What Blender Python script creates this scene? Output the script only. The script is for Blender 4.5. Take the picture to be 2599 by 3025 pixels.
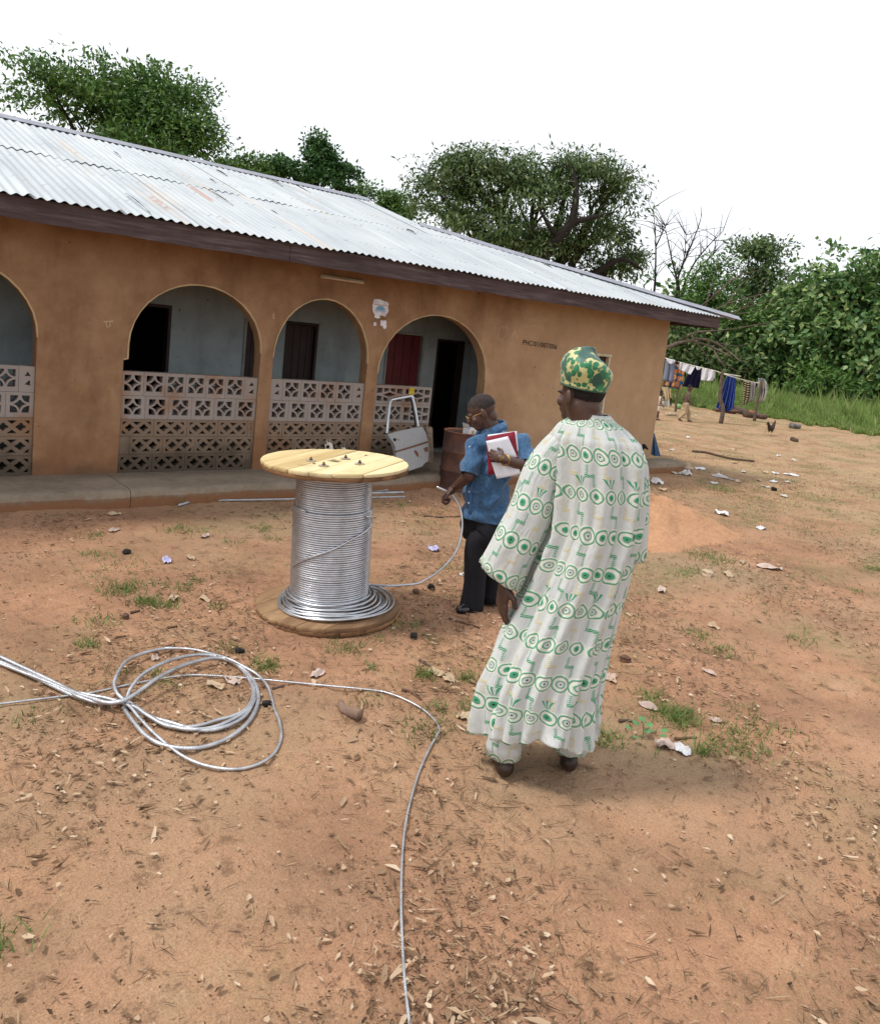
import bpy, bmesh, math, random
import numpy as np
from mathutils import Vector, Matrix
R_ = math.radians
rnd = random.Random(7)
for o in list(bpy.data.objects): bpy.data.objects.remove(o)
scene = bpy.context.scene
COL = scene.collection

# ------------------------------------------------------------------ camera
CAM_H = 1.98
FOC = 2337.66                                   # focal length in pixels of a 2599-pixel-wide picture
CF = Vector((0.63320113, 0.76133924, -0.13935168))
CR = Vector((0.77397655, -0.62379375, 0.10881938))
CU = Vector((0.00407824, 0.17675949, 0.98424563))
PPX, PPY = 1314.0, 1307.0
cam = bpy.data.cameras.new('camera')
camo = bpy.data.objects.new('camera', cam); COL.objects.link(camo)
camo.matrix_world = Matrix(((CR.x, CU.x, -CF.x, 0), (CR.y, CU.y, -CF.y, 0), (CR.z, CU.z, -CF.z, CAM_H), (0, 0, 0, 1)))
cam.sensor_fit = 'HORIZONTAL'; cam.sensor_width = 36.0; cam.lens = FOC*36/2599
cam.shift_x = (1299.5-PPX)/2599; cam.shift_y = (PPY-1512.5)/2599
cam.clip_start = 0.05; cam.clip_end = 3000
scene.camera = camo

# ------------------------------------------------------------------ sky, sun, exposure
SUN_EL, SUN_AZ = 60.0, 152.0                    # azimuth of the sun, degrees counter-clockwise from +x
w = bpy.data.worlds.new('World'); scene.world = w; w.use_nodes = True
wn = w.node_tree.nodes; wl = w.node_tree.links; wn.clear()
sky = wn.new('ShaderNodeTexSky'); sky.sky_type = 'NISHITA'; sky.sun_disc = False
sky.sun_elevation = R_(SUN_EL); sky.sun_rotation = R_(90-SUN_AZ); sky.dust_density = 1.5; sky.air_density = 1.0; sky.ozone_density = 1.0
hs = wn.new('ShaderNodeHueSaturation'); hs.inputs['Saturation'].default_value = 0.30; hs.inputs['Value'].default_value = 1.0
cloud = wn.new('ShaderNodeMix'); cloud.data_type = 'RGBA'; cloud.inputs[0].default_value = 0.72; cloud.inputs[7].default_value = (5.6, 5.75, 5.95, 1)   # even cloud deck over the blue
bgn = wn.new('ShaderNodeBackground'); bgn.inputs['Strength'].default_value = 0.15
won = wn.new('ShaderNodeOutputWorld')
wl.new(sky.outputs[0], hs.inputs['Color']); wl.new(hs.outputs[0], cloud.inputs[6]); wl.new(cloud.outputs[2], bgn.inputs['Color']); wl.new(bgn.outputs[0], won.inputs['Surface'])
sl = bpy.data.lights.new('sun', 'SUN'); sl.energy = 1.9; sl.angle = R_(10); sl.color = (1.0, 0.95, 0.87)
so = bpy.data.objects.new('sun', sl); COL.objects.link(so); so.location = (0, 0, 20)
sd = Vector((math.cos(R_(SUN_EL))*math.cos(R_(SUN_AZ)), math.cos(R_(SUN_EL))*math.sin(R_(SUN_AZ)), math.sin(R_(SUN_EL))))
so.rotation_euler = sd.to_track_quat('Z', 'Y').to_euler()
scene.view_settings.view_transform = 'Standard'; scene.view_settings.look = 'None'
scene.view_settings.exposure = 0.50; scene.view_settings.gamma = 1.0; scene.view_settings.use_curve_mapping = False
scene.render.engine = 'CYCLES'
scene.cycles.max_bounces = 8; scene.cycles.diffuse_bounces = 4; scene.cycles.transparent_max_bounces = 8
scene.cycles.use_denoising = True

# ------------------------------------------------------------------ where a sight line meets the place
CP = Vector((0, 0, CAM_H))
def ray(u, v): return CF + CR*((u-PPX)/FOC) - CU*((v-PPY)/FOC)
def on_z(u, v, z=0.0): d = ray(u, v); return CP + d*((z-CAM_H)/d.z)
def on_y(u, v, y): d = ray(u, v); return CP + d*(y/d.y)
def on_d(u, v, dist): d = ray(u, v); return CP + d*(dist/math.hypot(d.x, d.y))

# ------------------------------------------------------------------ scene helpers
def tag(o, label=None, cat=None, group=None, kind=None):
    if label: o['label'] = label
    if cat: o['category'] = cat
    if group: o['group'] = group
    if kind: o['kind'] = kind
    return o
def empty(name, loc=(0, 0, 0), rz=0.0):
    o = bpy.data.objects.new(name, None); COL.objects.link(o); o.location = loc; o.rotation_euler = (0, 0, rz); o.empty_display_size = 0.1
    return o
def link(name, me, mat=None, parent=None, loc=None, rot=None, scale=None):
    o = bpy.data.objects.new(name, me); COL.objects.link(o)
    if mat is not None and not len(me.materials): me.materials.append(mat)
    if parent is not None: o.parent = parent
    if loc is not None: o.location = loc
    if rot is not None: o.rotation_euler = rot
    if scale is not None: o.scale = scale
    return o
def smooth(me, on=True):
    me.polygons.foreach_set('use_smooth', [on]*len(me.polygons)); return me
def mesh(verts, faces, name='m', sm=False, uvs=None):
    me = bpy.data.meshes.new(name); me.from_pydata([tuple(v) for v in verts], [], faces); me.update()
    if uvs is not None:
        ul = me.uv_layers.new(name='UVMap')
        for li, l in enumerate(me.loops): ul.data[li].uv = uvs[l.vertex_index]
    if sm: smooth(me)
    return me
def mesh_np(V, F, name='m', sm=False):
    me = bpy.data.meshes.new(name); k = F.shape[1]; n = len(F)
    me.vertices.add(len(V)); me.vertices.foreach_set('co', np.asarray(V, np.float32).ravel())
    me.loops.add(n*k); me.loops.foreach_set('vertex_index', np.asarray(F, np.int32).ravel())
    me.polygons.add(n); me.polygons.foreach_set('loop_start', np.arange(0, n*k, k, dtype=np.int32))
    me.polygons.foreach_set('loop_total', np.full(n, k, np.int32))
    me.update(calc_edges=True)
    if sm: smooth(me)
    return me
class MB:
    """collects faces of one piece"""
    def __init__(s): s.v = []; s.f = []
    def add(s, vs, fs):
        b = len(s.v); s.v += [tuple(p) for p in vs]; s.f += [tuple(b+i for i in f) for f in fs]; return s
    def box(s, x0, x1, y0, y1, z0, z1):
        return s.add([(x0,y0,z0),(x1,y0,z0),(x1,y1,z0),(x0,y1,z0),(x0,y0,z1),(x1,y0,z1),(x1,y1,z1),(x0,y1,z1)],
                     [(3,2,1,0),(4,5,6,7),(0,1,5,4),(1,2,6,5),(2,3,7,6),(3,0,4,7)])
    def tube(s, pts, rad, n=8, cap=True):
        pts = [Vector(p) for p in pts]; m = len(pts)
        rads = rad if isinstance(rad, (list, tuple)) else [rad]*m
        vs = []; prev = None
        for i, p in enumerate(pts):
            t = (pts[min(i+1, m-1)] - pts[max(i-1, 0)]).normalized()
            if prev is None:
                a = Vector((0, 0, 1)) if abs(t.z) < 0.9 else Vector((1, 0, 0)); u = t.cross(a).normalized()
            else:
                u = (prev - t*prev.dot(t)); u = u.normalized() if u.length > 1e-6 else t.orthogonal().normalized()
            prev = u; w_ = t.cross(u)
            vs += [p + (u*math.cos(2*math.pi*k/n) + w_*math.sin(2*math.pi*k/n))*rads[i] for k in range(n)]
        fs = [(i*n+k, i*n+(k+1) % n, (i+1)*n+(k+1) % n, (i+1)*n+k) for i in range(m-1) for k in range(n)]
        if cap: fs += [tuple(range(n-1, -1, -1)), tuple((m-1)*n+k for k in range(n))]
        return s.add(vs, fs)
    def lathe(s, prof, n=24, axis=(0, 0)):
        vs = [(axis[0]+r*math.cos(2*math.pi*k/n), axis[1]+r*math.sin(2*math.pi*k/n), z) for r, z in prof for k in range(n)]
        m = len(prof)
        fs = [(i*n+k, i*n+(k+1) % n, (i+1)*n+(k+1) % n, (i+1)*n+k) for i in range(m-1) for k in range(n)]
        return s.add(vs, fs)
    def mesh(s, name='m', sm=False): return mesh(s.v, s.f, name, sm)
    def build(s, name, mat, parent=None, sm=False, **k): return link(name, s.mesh(name, sm), mat, parent, **k)
def bevel(me, w_=0.004, seg=1):
    bm = bmesh.new(); bm.from_mesh(me)
    bmesh.ops.bevel(bm, geom=bm.edges[:], offset=w_, segments=seg, profile=0.5, affect='EDGES', clamp_overlap=True)
    bm.to_mesh(me); bm.free(); return me
def plate(outer, holes, thick, name='plate', bev=0.0):
    """flat plate in local x/y with holes, thickness along z centred; returned mesh turned so that local y -> z (upright, front towards -y)"""
    cu = bpy.data.curves.new(name, 'CURVE'); cu.dimensions = '2D'; cu.fill_mode = 'BOTH'; cu.extrude = thick/2 - bev; cu.bevel_depth = bev; cu.bevel_resolution = 0
    if bev: cu.offset = -bev
    for ring in [outer] + list(holes):
        sp = cu.splines.new('POLY'); sp.points.add(len(ring)-1); sp.use_cyclic_u = True
        for p, q in zip(sp.points, ring): p.co = (q[0], q[1], 0, 1)
    o = bpy.data.objects.new(name, cu); COL.objects.link(o)
    me = bpy.data.meshes.new_from_object(o.evaluated_get(bpy.context.evaluated_depsgraph_get()))
    bpy.data.objects.remove(o); bpy.data.curves.remove(cu)
    me.transform(Matrix(((1,0,0,0),(0,0,-1,0),(0,1,0,0),(0,0,0,1)))); me.name = name
    me.materials.clear()
    return me
def text_mesh(txt, size, ext=0.0008, shear=0.0, space=1.0, bold=0.0):
    cu = bpy.data.curves.new('text', 'FONT'); cu.body = txt; cu.size = size; cu.extrude = ext; cu.shear = shear; cu.space_character = space; cu.offset = bold
    o = bpy.data.objects.new('text', cu); COL.objects.link(o)
    me = bpy.data.meshes.new_from_object(o.evaluated_get(bpy.context.evaluated_depsgraph_get()))
    bpy.data.objects.remove(o); me.transform(Matrix(((1,0,0,0),(0,0,-1,0),(0,1,0,0),(0,0,0,1)))); me.materials.clear()
    return me
def loft(rings, closed=True, cap0=False, cap1=False, name='loft', uv=None):
    n = len(rings[0]); vs = [p for r in rings for p in r]; m = len(rings); fs = []
    for i in range(m-1):
        for k in range(n if closed else n-1): fs.append((i*n+k, i*n+(k+1) % n, (i+1)*n+(k+1) % n, (i+1)*n+k))
    if cap0: fs.append(tuple(range(n-1, -1, -1)))
    if cap1: fs.append(tuple((m-1)*n+k for k in range(n)))
    return mesh(vs, fs, name, True, uv)
def blob(parts, voxel=0.01, it=4, name='body'):
    """one continuous surface grown from overlapping tapered limbs and masses"""
    bm = bmesh.new()
    for q in parts:
        if q[0] == 'c':                                     # tapered limb p0 r0 -> p1 r1
            p0, r0, p1, r1 = Vector(q[1]), q[2], Vector(q[3]), q[4]
            t = (p1-p0); L = t.length; t.normalize(); u = t.orthogonal().normalized(); w_ = t.cross(u); n = 14
            prof = [(-math.cos(a)*r0, math.sin(a)*r0) for a in (0.25, 0.7, 1.15)] + [(0, r0), (L*0.5, (r0+r1)/2), (L, r1)] + [(L+math.cos(a)*r1, math.sin(a)*r1) for a in (1.15, 0.7, 0.25)]
            rows = [[bm.verts.new(p0 + t*z + (u*math.cos(2*math.pi*k/n)+w_*math.sin(2*math.pi*k/n))*r) for k in range(n)] for z, r in prof]
            for i in range(len(rows)-1):
                for k in range(n): bm.faces.new((rows[i][k], rows[i][(k+1) % n], rows[i+1][(k+1) % n], rows[i+1][k]))
            bm.faces.new(rows[0][::-1]); bm.faces.new(rows[-1])
        else:                                               # mass: centre, radii, optional rotation matrix
            M = Matrix.Translation(q[1]) @ (q[3].to_4x4() if len(q) > 3 else Matrix()) @ Matrix.Diagonal((*q[2], 1))
            bmesh.ops.create_uvsphere(bm, u_segments=20, v_segments=14, radius=1, matrix=M)
    bmesh.ops.recalc_face_normals(bm, faces=bm.faces[:])
    me = bpy.data.meshes.new(name); bm.to_mesh(me); bm.free()
    o = bpy.data.objects.new(name, me); COL.objects.link(o)
    m = o.modifiers.new('r', 'REMESH'); m.mode = 'VOXEL'; m.voxel_size = voxel
    s = o.modifiers.new('s', 'SMOOTH'); s.iterations = it; s.factor = 0.5
    me2 = bpy.data.meshes.new_from_object(o.evaluated_get(bpy.context.evaluated_depsgraph_get()))
    bpy.data.objects.remove(o); bpy.data.meshes.remove(me); me2.name = name
    return smooth(me2)
def copy_tree(o, parent=None):
    c = o.copy(); COL.objects.link(c); c.parent = parent
    for ch in o.children: copy_tree(ch, c)
    return c
def spline(pts, n=8):
    """smooth curve through points"""
    P = [Vector(p) for p in pts]; P = [P[0]*2-P[1]] + P + [P[-1]*2-P[-2]]; out = []
    for i in range(1, len(P)-2):
        for k in range(n):
            t = k/n; a, b, c, d = P[i-1], P[i], P[i+1], P[i+2]
            out.append(0.5*((2*b) + (c-a)*t + (2*a-5*b+4*c-d)*t*t + (3*b-a-3*c+d)*t**3))
    out.append(P[-2]); return out

# ------------------------------------------------------------------ node materials
class S:
    def __init__(s, b, k): s.b = b; s.k = k
    def _m(s, op, o=None, c=None): return s.b.math(op, s, o, c)
    def __add__(s, o): return s._m('ADD', o)
    __radd__ = __add__
    def __sub__(s, o): return s._m('SUBTRACT', o)
    def __rsub__(s, o): return s.b.math('SUBTRACT', o, s)
    def __mul__(s, o): return s._m('MULTIPLY', o)
    __rmul__ = __mul__
    def __truediv__(s, o): return s._m('DIVIDE', o)
    def frac(s): return s._m('FRACT')
    def floor(s): return s._m('FLOOR')
    def abs(s): return s._m('ABSOLUTE')
    def sin(s): return s._m('SINE')
    def lt(s, o): return s._m('LESS_THAN', o)
    def gt(s, o): return s._m('GREATER_THAN', o)
    def max(s, o): return s._m('MAXIMUM', o)
    def min(s, o): return s._m('MINIMUM', o)
    def step(s, a, b): return s.b.step(s, a, b)
class B:
    def __init__(s, name):
        s.m = bpy.data.materials.new(name); s.m.use_nodes = True; s.t = s.m.node_tree; s.t.nodes.clear()
        s.out = s.t.nodes.new('ShaderNodeOutputMaterial')
    def n(s, kind, **k):
        nd = s.t.nodes.new(kind)
        for a, b in k.items(): setattr(nd, a, b)
        return nd
    def put(s, sock, v):
        if v is None: return
        if isinstance(v, S): s.t.links.new(v.k, sock)
        elif isinstance(v, (tuple, list)): sock.default_value = tuple(v) if len(v) == len(sock.default_value) else (*v, 1.0)
        else: sock.default_value = v
    def math(s, op, a, b=None, c=None, clamp=False):
        nd = s.n('ShaderNodeMath', operation=op, use_clamp=clamp); s.put(nd.inputs[0], a); s.put(nd.inputs[1], b); s.put(nd.inputs[2], c); return S(s, nd.outputs[0])
    def step(s, v, a, b, o0=0.0, o1=1.0):
        nd = s.n('ShaderNodeMapRange', interpolation_type='SMOOTHSTEP'); s.put(nd.inputs[0], v); nd.inputs[1].default_value = a; nd.inputs[2].default_value = b
        nd.inputs[3].default_value = o0; nd.inputs[4].default_value = o1; return S(s, nd.outputs[0])
    def pos(s): return S(s, s.n('ShaderNodeNewGeometry').outputs['Position'])
    def isl(s): return S(s, s.n('ShaderNodeNewGeometry').outputs['Random Per Island'])
    def obj(s): return S(s, s.n('ShaderNodeTexCoord').outputs['Object'])
    def uv(s): return S(s, s.n('ShaderNodeTexCoord').outputs['UV'])
    def rnd(s): return S(s, s.n('ShaderNodeObjectInfo').outputs['Random'])
    def xyz(s, v):
        nd = s.n('ShaderNodeSeparateXYZ'); s.put(nd.inputs[0], v); return [S(s, o) for o in nd.outputs]
    def vec(s, x=0.0, y=0.0, z=0.0):
        nd = s.n('ShaderNodeCombineXYZ'); s.put(nd.inputs[0], x); s.put(nd.inputs[1], y); s.put(nd.inputs[2], z); return S(s, nd.outputs[0])
    def vscale(s, v, k):
        nd = s.n('ShaderNodeVectorMath', operation='MULTIPLY'); s.put(nd.inputs[0], v); s.put(nd.inputs[1], k); return S(s, nd.outputs[0])
    def vadd(s, v, k):
        nd = s.n('ShaderNodeVectorMath', operation='ADD'); s.put(nd.inputs[0], v); s.put(nd.inputs[1], k); return S(s, nd.outputs[0])
    def noise(s, v, scale=5.0, detail=4.0, rough=0.55, col=False):
        nd = s.n('ShaderNodeTexNoise'); s.put(nd.inputs['Vector'], v); nd.inputs['Scale'].default_value = scale; nd.inputs['Detail'].default_value = detail; nd.inputs['Roughness'].default_value = rough
        return S(s, nd.outputs['Color' if col else 'Fac'])
    def voro(s, v, scale=5.0, feature='F1', out='Distance', rand=1.0):
        nd = s.n('ShaderNodeTexVoronoi', feature=feature); s.put(nd.inputs['Vector'], v); nd.inputs['Scale'].default_value = scale; nd.inputs['Randomness'].default_value = rand
        return S(s, nd.outputs[out])
    def mix(s, f, a, b, mode='MIX'):
        nd = s.n('ShaderNodeMix', data_type='RGBA', blend_type=mode); s.put(nd.inputs[0], f); s.put(nd.inputs[6], a); s.put(nd.inputs[7], b); return S(s, nd.outputs[2])
    def ramp(s, f, stops, interp='LINEAR'):
        nd = s.n('ShaderNodeValToRGB'); cr = nd.color_ramp; cr.interpolation = interp; s.put(nd.inputs[0], f)
        while len(cr.elements) < len(stops): cr.elements.new(0.5)
        for e, (p, c) in zip(cr.elements, stops): e.position = p; e.color = (*c, 1)
        return S(s, nd.outputs[0])
    def fin(s, color, rough=0.8, metal=0.0, bump=None, bstr=0.3, bdist=0.01, spec=0.3, trans=None, sheen=0.0, alpha=None, coat=0.0):
        p = s.n('ShaderNodeBsdfPrincipled'); s.put(p.inputs['Base Color'], color); s.put(p.inputs['Roughness'], rough); s.put(p.inputs['Metallic'], metal)
        s.put(p.inputs['Specular IOR Level'], spec); s.put(p.inputs['Sheen Weight'], sheen); s.put(p.inputs['Coat Weight'], coat)
        if alpha is not None: s.put(p.inputs['Alpha'], alpha)
        if bump is not None:
            bn = s.n('ShaderNodeBump'); bn.inputs['Strength'].default_value = bstr; bn.inputs['Distance'].default_value = bdist
            s.put(bn.inputs['Height'], bump); s.t.links.new(bn.outputs[0], p.inputs['Normal'])
        sh = p.outputs[0]
        if trans is not None:
            t = s.n('ShaderNodeBsdfTranslucent'); s.put(t.inputs[0], trans[1]); mx = s.n('ShaderNodeMixShader'); mx.inputs[0].default_value = trans[0]
            s.t.links.new(sh, mx.inputs[1]); s.t.links.new(t.outputs[0], mx.inputs[2]); sh = mx.outputs[0]
        s.t.links.new(sh, s.out.inputs[0]); return s.m
def flat(name, col, rough=0.7, var=0.12, scale=8.0, metal=0.0, spec=0.3, bstr=0.15, bdist=0.004, bscale=60.0, sheen=0.0, coat=0.0):
    """a plain colour with uneven tone and fine relief"""
    b = B(name); P = b.obj(); k = b.noise(P, scale, 5)
    lo = [c*(1-var*1.6) for c in col]; hi = [min(1, c*(1+var*1.4)) for c in col]
    return b.fin(b.ramp(k, [(0.25, lo), (0.75, hi)]), rough, metal, b.noise(P, bscale, 3), bstr, bdist, spec, sheen=sheen, coat=coat)
# ------------------------------------------------------------------ ground
def gnoise(x, y):
    return 0.008*math.sin(1.7*x+0.6*y)+0.007*math.sin(0.9*y-1.3*x+2.0)+0.004*math.sin(4.1*x+3.3*y+1.0)+0.003*math.sin(5.3*y-3.9*x)
def gh(x, y):
    """height of the yard at a place"""
    return gnoise(x, y)
def m_ground():
    b = B('dirt'); P = b.pos(); x, y, z = b.xyz(P)
    big = b.noise(P, 0.35, 4, 0.6); med = b.noise(P, 1.6, 6, 0.62); fine = b.noise(P, 9, 6, 0.7); grain = b.noise(P, 55, 4, 0.7)
    c = b.ramp(med, [(0.26, (0.25, 0.138, 0.084)), (0.45, (0.35, 0.192, 0.116)), (0.60, (0.44, 0.243, 0.145)), (0.78, (0.50, 0.320, 0.208))])
    c = b.mix(b.step(big, 0.42, 0.66), c, b.mix(fine, (0.30, 0.205, 0.125), (0.42, 0.29, 0.18)))
    far = b.step(b.math('ADD', x, y*0.2), 9.0, 15.0)
    c = b.mix(far*b.step(med, 0.3, 0.62)*0.75, c, (0.45, 0.315, 0.185))
    gr = b.step(b.noise(b.vadd(P, (7, 3, 0)), 0.9, 6, 0.65), 0.46, 0.64)*b.step(b.math('ADD', x, y*0.3), 2.0, 12.0, 0.22, 0.9)*b.step(fine, 0.38, 0.58)
    c = b.mix(gr, c, (0.19, 0.180, 0.078))
    ffar = b.step(b.math('POWER', x*x+y*y, 0.5)+(med-0.5)*5, 33.5, 35.5)
    c = b.mix(ffar, c, b.mix(fine, (0.10, 0.16, 0.045), (0.17, 0.22, 0.07)))
    dk = b.step(b.noise(b.vadd(P, (3, 9, 0)), 7, 7, 0.78), 0.53, 0.64)*0.6
    c = b.mix(dk, c, (0.13, 0.075, 0.045))
    spk = b.step(b.noise(P, 38, 3, 0.6), 0.64, 0.70)*0.6
    c = b.mix(spk, c, (0.09, 0.055, 0.035))
    pale = b.step(b.noise(b.vadd(P, (5, 1, 2)), 24, 3, 0.6), 0.68, 0.74)*0.5
    c = b.mix(pale, c, (0.55, 0.43, 0.32))
    c = b.mix(b.step(b.noise(P, 130, 3, 0.7), 0.40, 0.66)*0.38, c, (0.13, 0.068, 0.040))
    c = b.mix(b.step(b.noise(b.vadd(P, (8, 2, 1)), 75, 3, 0.7), 0.58, 0.70)*0.35, c, (0.60, 0.40, 0.26))
    h = fine*0.7 + med*0.8 + grain*0.25 + b.noise(P, 22, 4, 0.7)*0.5
    return b.fin(c, 0.95, 0, h, 0.75, 0.035, 0.12)
def axis(lo, hi, c0, c1, step, grow):
    out = []; x = c0
    while x <= c1: out.append(x); x += step
    s = step; x = c1
    while x < hi: s *= grow; x += s; out.append(x)
    s = step; x = c0; left = []
    while x > lo: s *= grow; x -= s; left.append(x)
    return left[::-1] + out
gx = axis(-600, 900, -1.0, 6.6, 0.036, 1.09); gy = axis(-300, 1200, 0.3, 7.5, 0.036, 1.09)
rg = random.Random(3)
prints = []
for k in range(15):                                            # trails of footprints pressed into the dirt
    px, py, pa_ = rg.uniform(-0.5, 6.0), rg.uniform(0.4, 7.0), rg.uniform(0, 6.28)
    for j in range(8):
        sd_ = 0.09*(1 if j % 2 else -1); prints.append((px-math.sin(pa_)*sd_, py+math.cos(pa_)*sd_, pa_+rg.uniform(-0.2, 0.2))); px += math.cos(pa_)*0.36; py += math.sin(pa_)*0.36; pa_ += rg.uniform(-0.15, 0.15)
cells = {}
for p in prints:
    for i in (-1, 0, 1):
        for j in (-1, 0, 1): cells.setdefault((int(p[0]//0.3)+i, int(p[1]//0.3)+j), []).append(p)
def trodden(x, y):
    z = 0.0
    for qx, qy, a in cells.get((int(x//0.3), int(y//0.3)), ()):
        dx, dy = x-qx, y-qy; u = (dx*math.cos(a)+dy*math.sin(a))/0.14; v = (-dx*math.sin(a)+dy*math.cos(a))/0.058; q = u*u+v*v
        z += -0.013*math.exp(-q*q)+0.006*math.exp(-3*(q-1.7)**2)
    return z
gv = []
for yy in gy:
    for xx in gx:
        near = 1.0 if (-2 < xx < 10 and 0 < yy < 8.2) else 0.3
        gv.append((xx, yy, gh(xx, yy) + rg.uniform(-0.0025, 0.0025)*near + (trodden(xx, yy)+0.004*math.sin(13*xx+5*math.sin(7*yy))*math.sin(11*yy+4*math.sin(9*xx)) if near == 1.0 else 0)))
nx = len(gx)
gf = [(j*nx+i, j*nx+i+1, (j+1)*nx+i+1, (j+1)*nx+i) for j in range(len(gy)-1) for i in range(nx-1)]
tag(link('ground', mesh(gv, gf, 'ground', True), m_ground()), kind='structure')

# ------------------------------------------------------------------ house
WY = 8.238                                       # front face of the house
ZB = 0.17                                        # top of the paving at its foot
XL, XC = -3.2, 11.524                            # ends of the front wall
def m_plaster(name, c0, c1, c2, low=True):
    b = B(name); P = b.pos(); x, y, z = b.xyz(P)
    k = b.noise(P, 1.1, 6, 0.6); k2 = b.noise(P, 5.0, 6, 0.65); k3 = b.noise(b.vscale(P, (1.0, 1.0, 0.22)), 3.2, 5, 0.6)
    c = b.ramp(k*0.6+k2*0.4, [(0.36, c0), (0.5, c1), (0.64, c2)])
    c = b.mix(b.step(k3, 0.50, 0.72)*0.42, c, [q*0.55 for q in c0])                          # run-off stains
    if low:
        c = b.mix(b.step(z + (k2-0.5)*0.5, 0.75, 0.2)*0.55, c, (0.26, 0.115, 0.052))          # splashed red earth
        c = b.mix(b.step(z + (k2-0.5)*0.35, 0.42, 0.18)*0.5*b.step(k, 0.35, 0.6), c, (0.055, 0.04, 0.03))
    if low: c = b.mix(b.step(x+(k-0.5)*5, 5.5, 9.5)*0.6, c, b.mix(k2, (0.46, 0.300, 0.175), (0.60, 0.42, 0.26)))                      # colour turns paler rightwards: the shade on the left end is painted in
    sp = b.step(b.noise(P, 16, 2, 0.5), 0.73, 0.77)*0.8
    c = b.mix(sp, c, (0.05, 0.035, 0.025))
    c = b.mix(b.step(b.noise(b.vadd(P, (4, 4, 1)), 2.6, 7, 0.75), 0.60, 0.72)*0.3, c, [min(1, q*1.25+0.03) for q in c2])
    return b.fin(c, 0.9, 0, k2*0.8+b.noise(P, 45, 4)*0.35, 0.35, 0.015, 0.15)
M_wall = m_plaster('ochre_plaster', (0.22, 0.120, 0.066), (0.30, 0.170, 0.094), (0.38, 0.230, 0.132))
M_porch = m_plaster('pale_limewash', (0.20, 0.225, 0.225), (0.26, 0.295, 0.30), (0.31, 0.345, 0.35), False)
M_reveal = flat('arch_edge_render', (0.50, 0.36, 0.20), 0.9, 0.15, 5)
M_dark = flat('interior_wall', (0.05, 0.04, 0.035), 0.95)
house = tag(empty('house', (4.2, WY, 0)), 'long ochre plastered house with three arches and a corrugated metal roof', 'house')
HL = Vector((4.2, WY, 0))
def hp(name, me, mat, loc=(0, 0, 0), parent=None, **k):
    """a part of the house, given in yard coordinates"""
    if parent is None or parent == house: return link(name, me, mat, house, loc=Vector(loc)-HL, **k)
    off = Vector((0, 0, 0)); p = parent
    while p is not None: off += p.location; p = p.parent
    return link(name, me, mat, parent, loc=Vector(loc)-off, **k)
def arch(x0, x1, spring, top, base, n=18, notch=None):
    cx, a, h = (x0+x1)/2, (x1-x0)/2, top-spring
    pts = [(x1, base), (x1, spring)]
    pts += [(cx + a*math.cos(math.pi*i/n), spring + h*math.sin(math.pi*i/n)) for i in range(1, n)]
    pts += [(x0, spring)]
    if notch: pts += [(x0, notch+0.01), (x0-0.045, notch)]; pts += [(x0-0.05, base)]
    else: pts += [(x0, base)]
    return pts
A1 = arch(2.592, 4.036, 1.50, 2.168, ZB-0.02, notch=1.34)
A2 = arch(4.192, 5.470, 1.47, 2.188, ZB-0.02)
A3 = arch(5.638, 7.455, 1.36, 2.166, ZB-0.02)
A0 = arch(0.30, 1.75, 1.50, 2.168, ZB-0.02)
WT = 0.16
WIN = (9.30, 10.06, 0.93, 1.855)
front = plate([(XL, 0.0), (XC, 0.0), (XC, 2.80), (XL, 2.80)], [A0, A1, A2, A3, [(WIN[0], WIN[2]), (WIN[1], WIN[2]), (WIN[1], WIN[3]), (WIN[0], WIN[3])]], WT, 'front_wall')
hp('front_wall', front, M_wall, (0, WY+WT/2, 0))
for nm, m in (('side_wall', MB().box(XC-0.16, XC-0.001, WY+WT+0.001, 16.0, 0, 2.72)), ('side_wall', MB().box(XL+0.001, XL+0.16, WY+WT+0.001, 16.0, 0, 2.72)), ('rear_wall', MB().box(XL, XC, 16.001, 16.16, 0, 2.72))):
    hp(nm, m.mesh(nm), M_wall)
# pale raised line round each arch
def arch_line(A, name='arch_edging'):
    pts = [p for p in A if p[1] > 0.9]
    cx = sum(p[0] for p in pts)/len(pts)
    m = MB(); vs = []; n = len(pts); r0 = random.Random(int(cx*10))
    for i, p in enumerate(pts):
        q = pts[min(i+1, n-1)]; o = pts[max(i-1, 0)]; t = Vector((q[0]-o[0], q[1]-o[1], 0)).normalized(); nn = Vector((t.y, -t.x, 0))
        w_ = 0.011 + r0.uniform(-0.004, 0.004)
        a = Vector((p[0], 0, p[1])); d = Vector((nn.x, 0, nn.y))
        vs += [a - d*0.003 + Vector((0, WY-0.004, 0)), a + d*w_ + Vector((0, WY-0.004, 0)), a + d*w_ + Vector((0, WY+0.004, 0)), a - d*0.003 + Vector((0, WY+0.03, 0))]
    fs = [(i*4+k, i*4+(k+1) % 4, (i+1)*4+(k+1) % 4, (i+1)*4+k) for i in range(n-1) for k in range(4)]
    hp(name, m.add(vs, fs).mesh(name), M_reveal)
for A in (A0, A1, A2, A3): arch_line(A)

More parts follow.
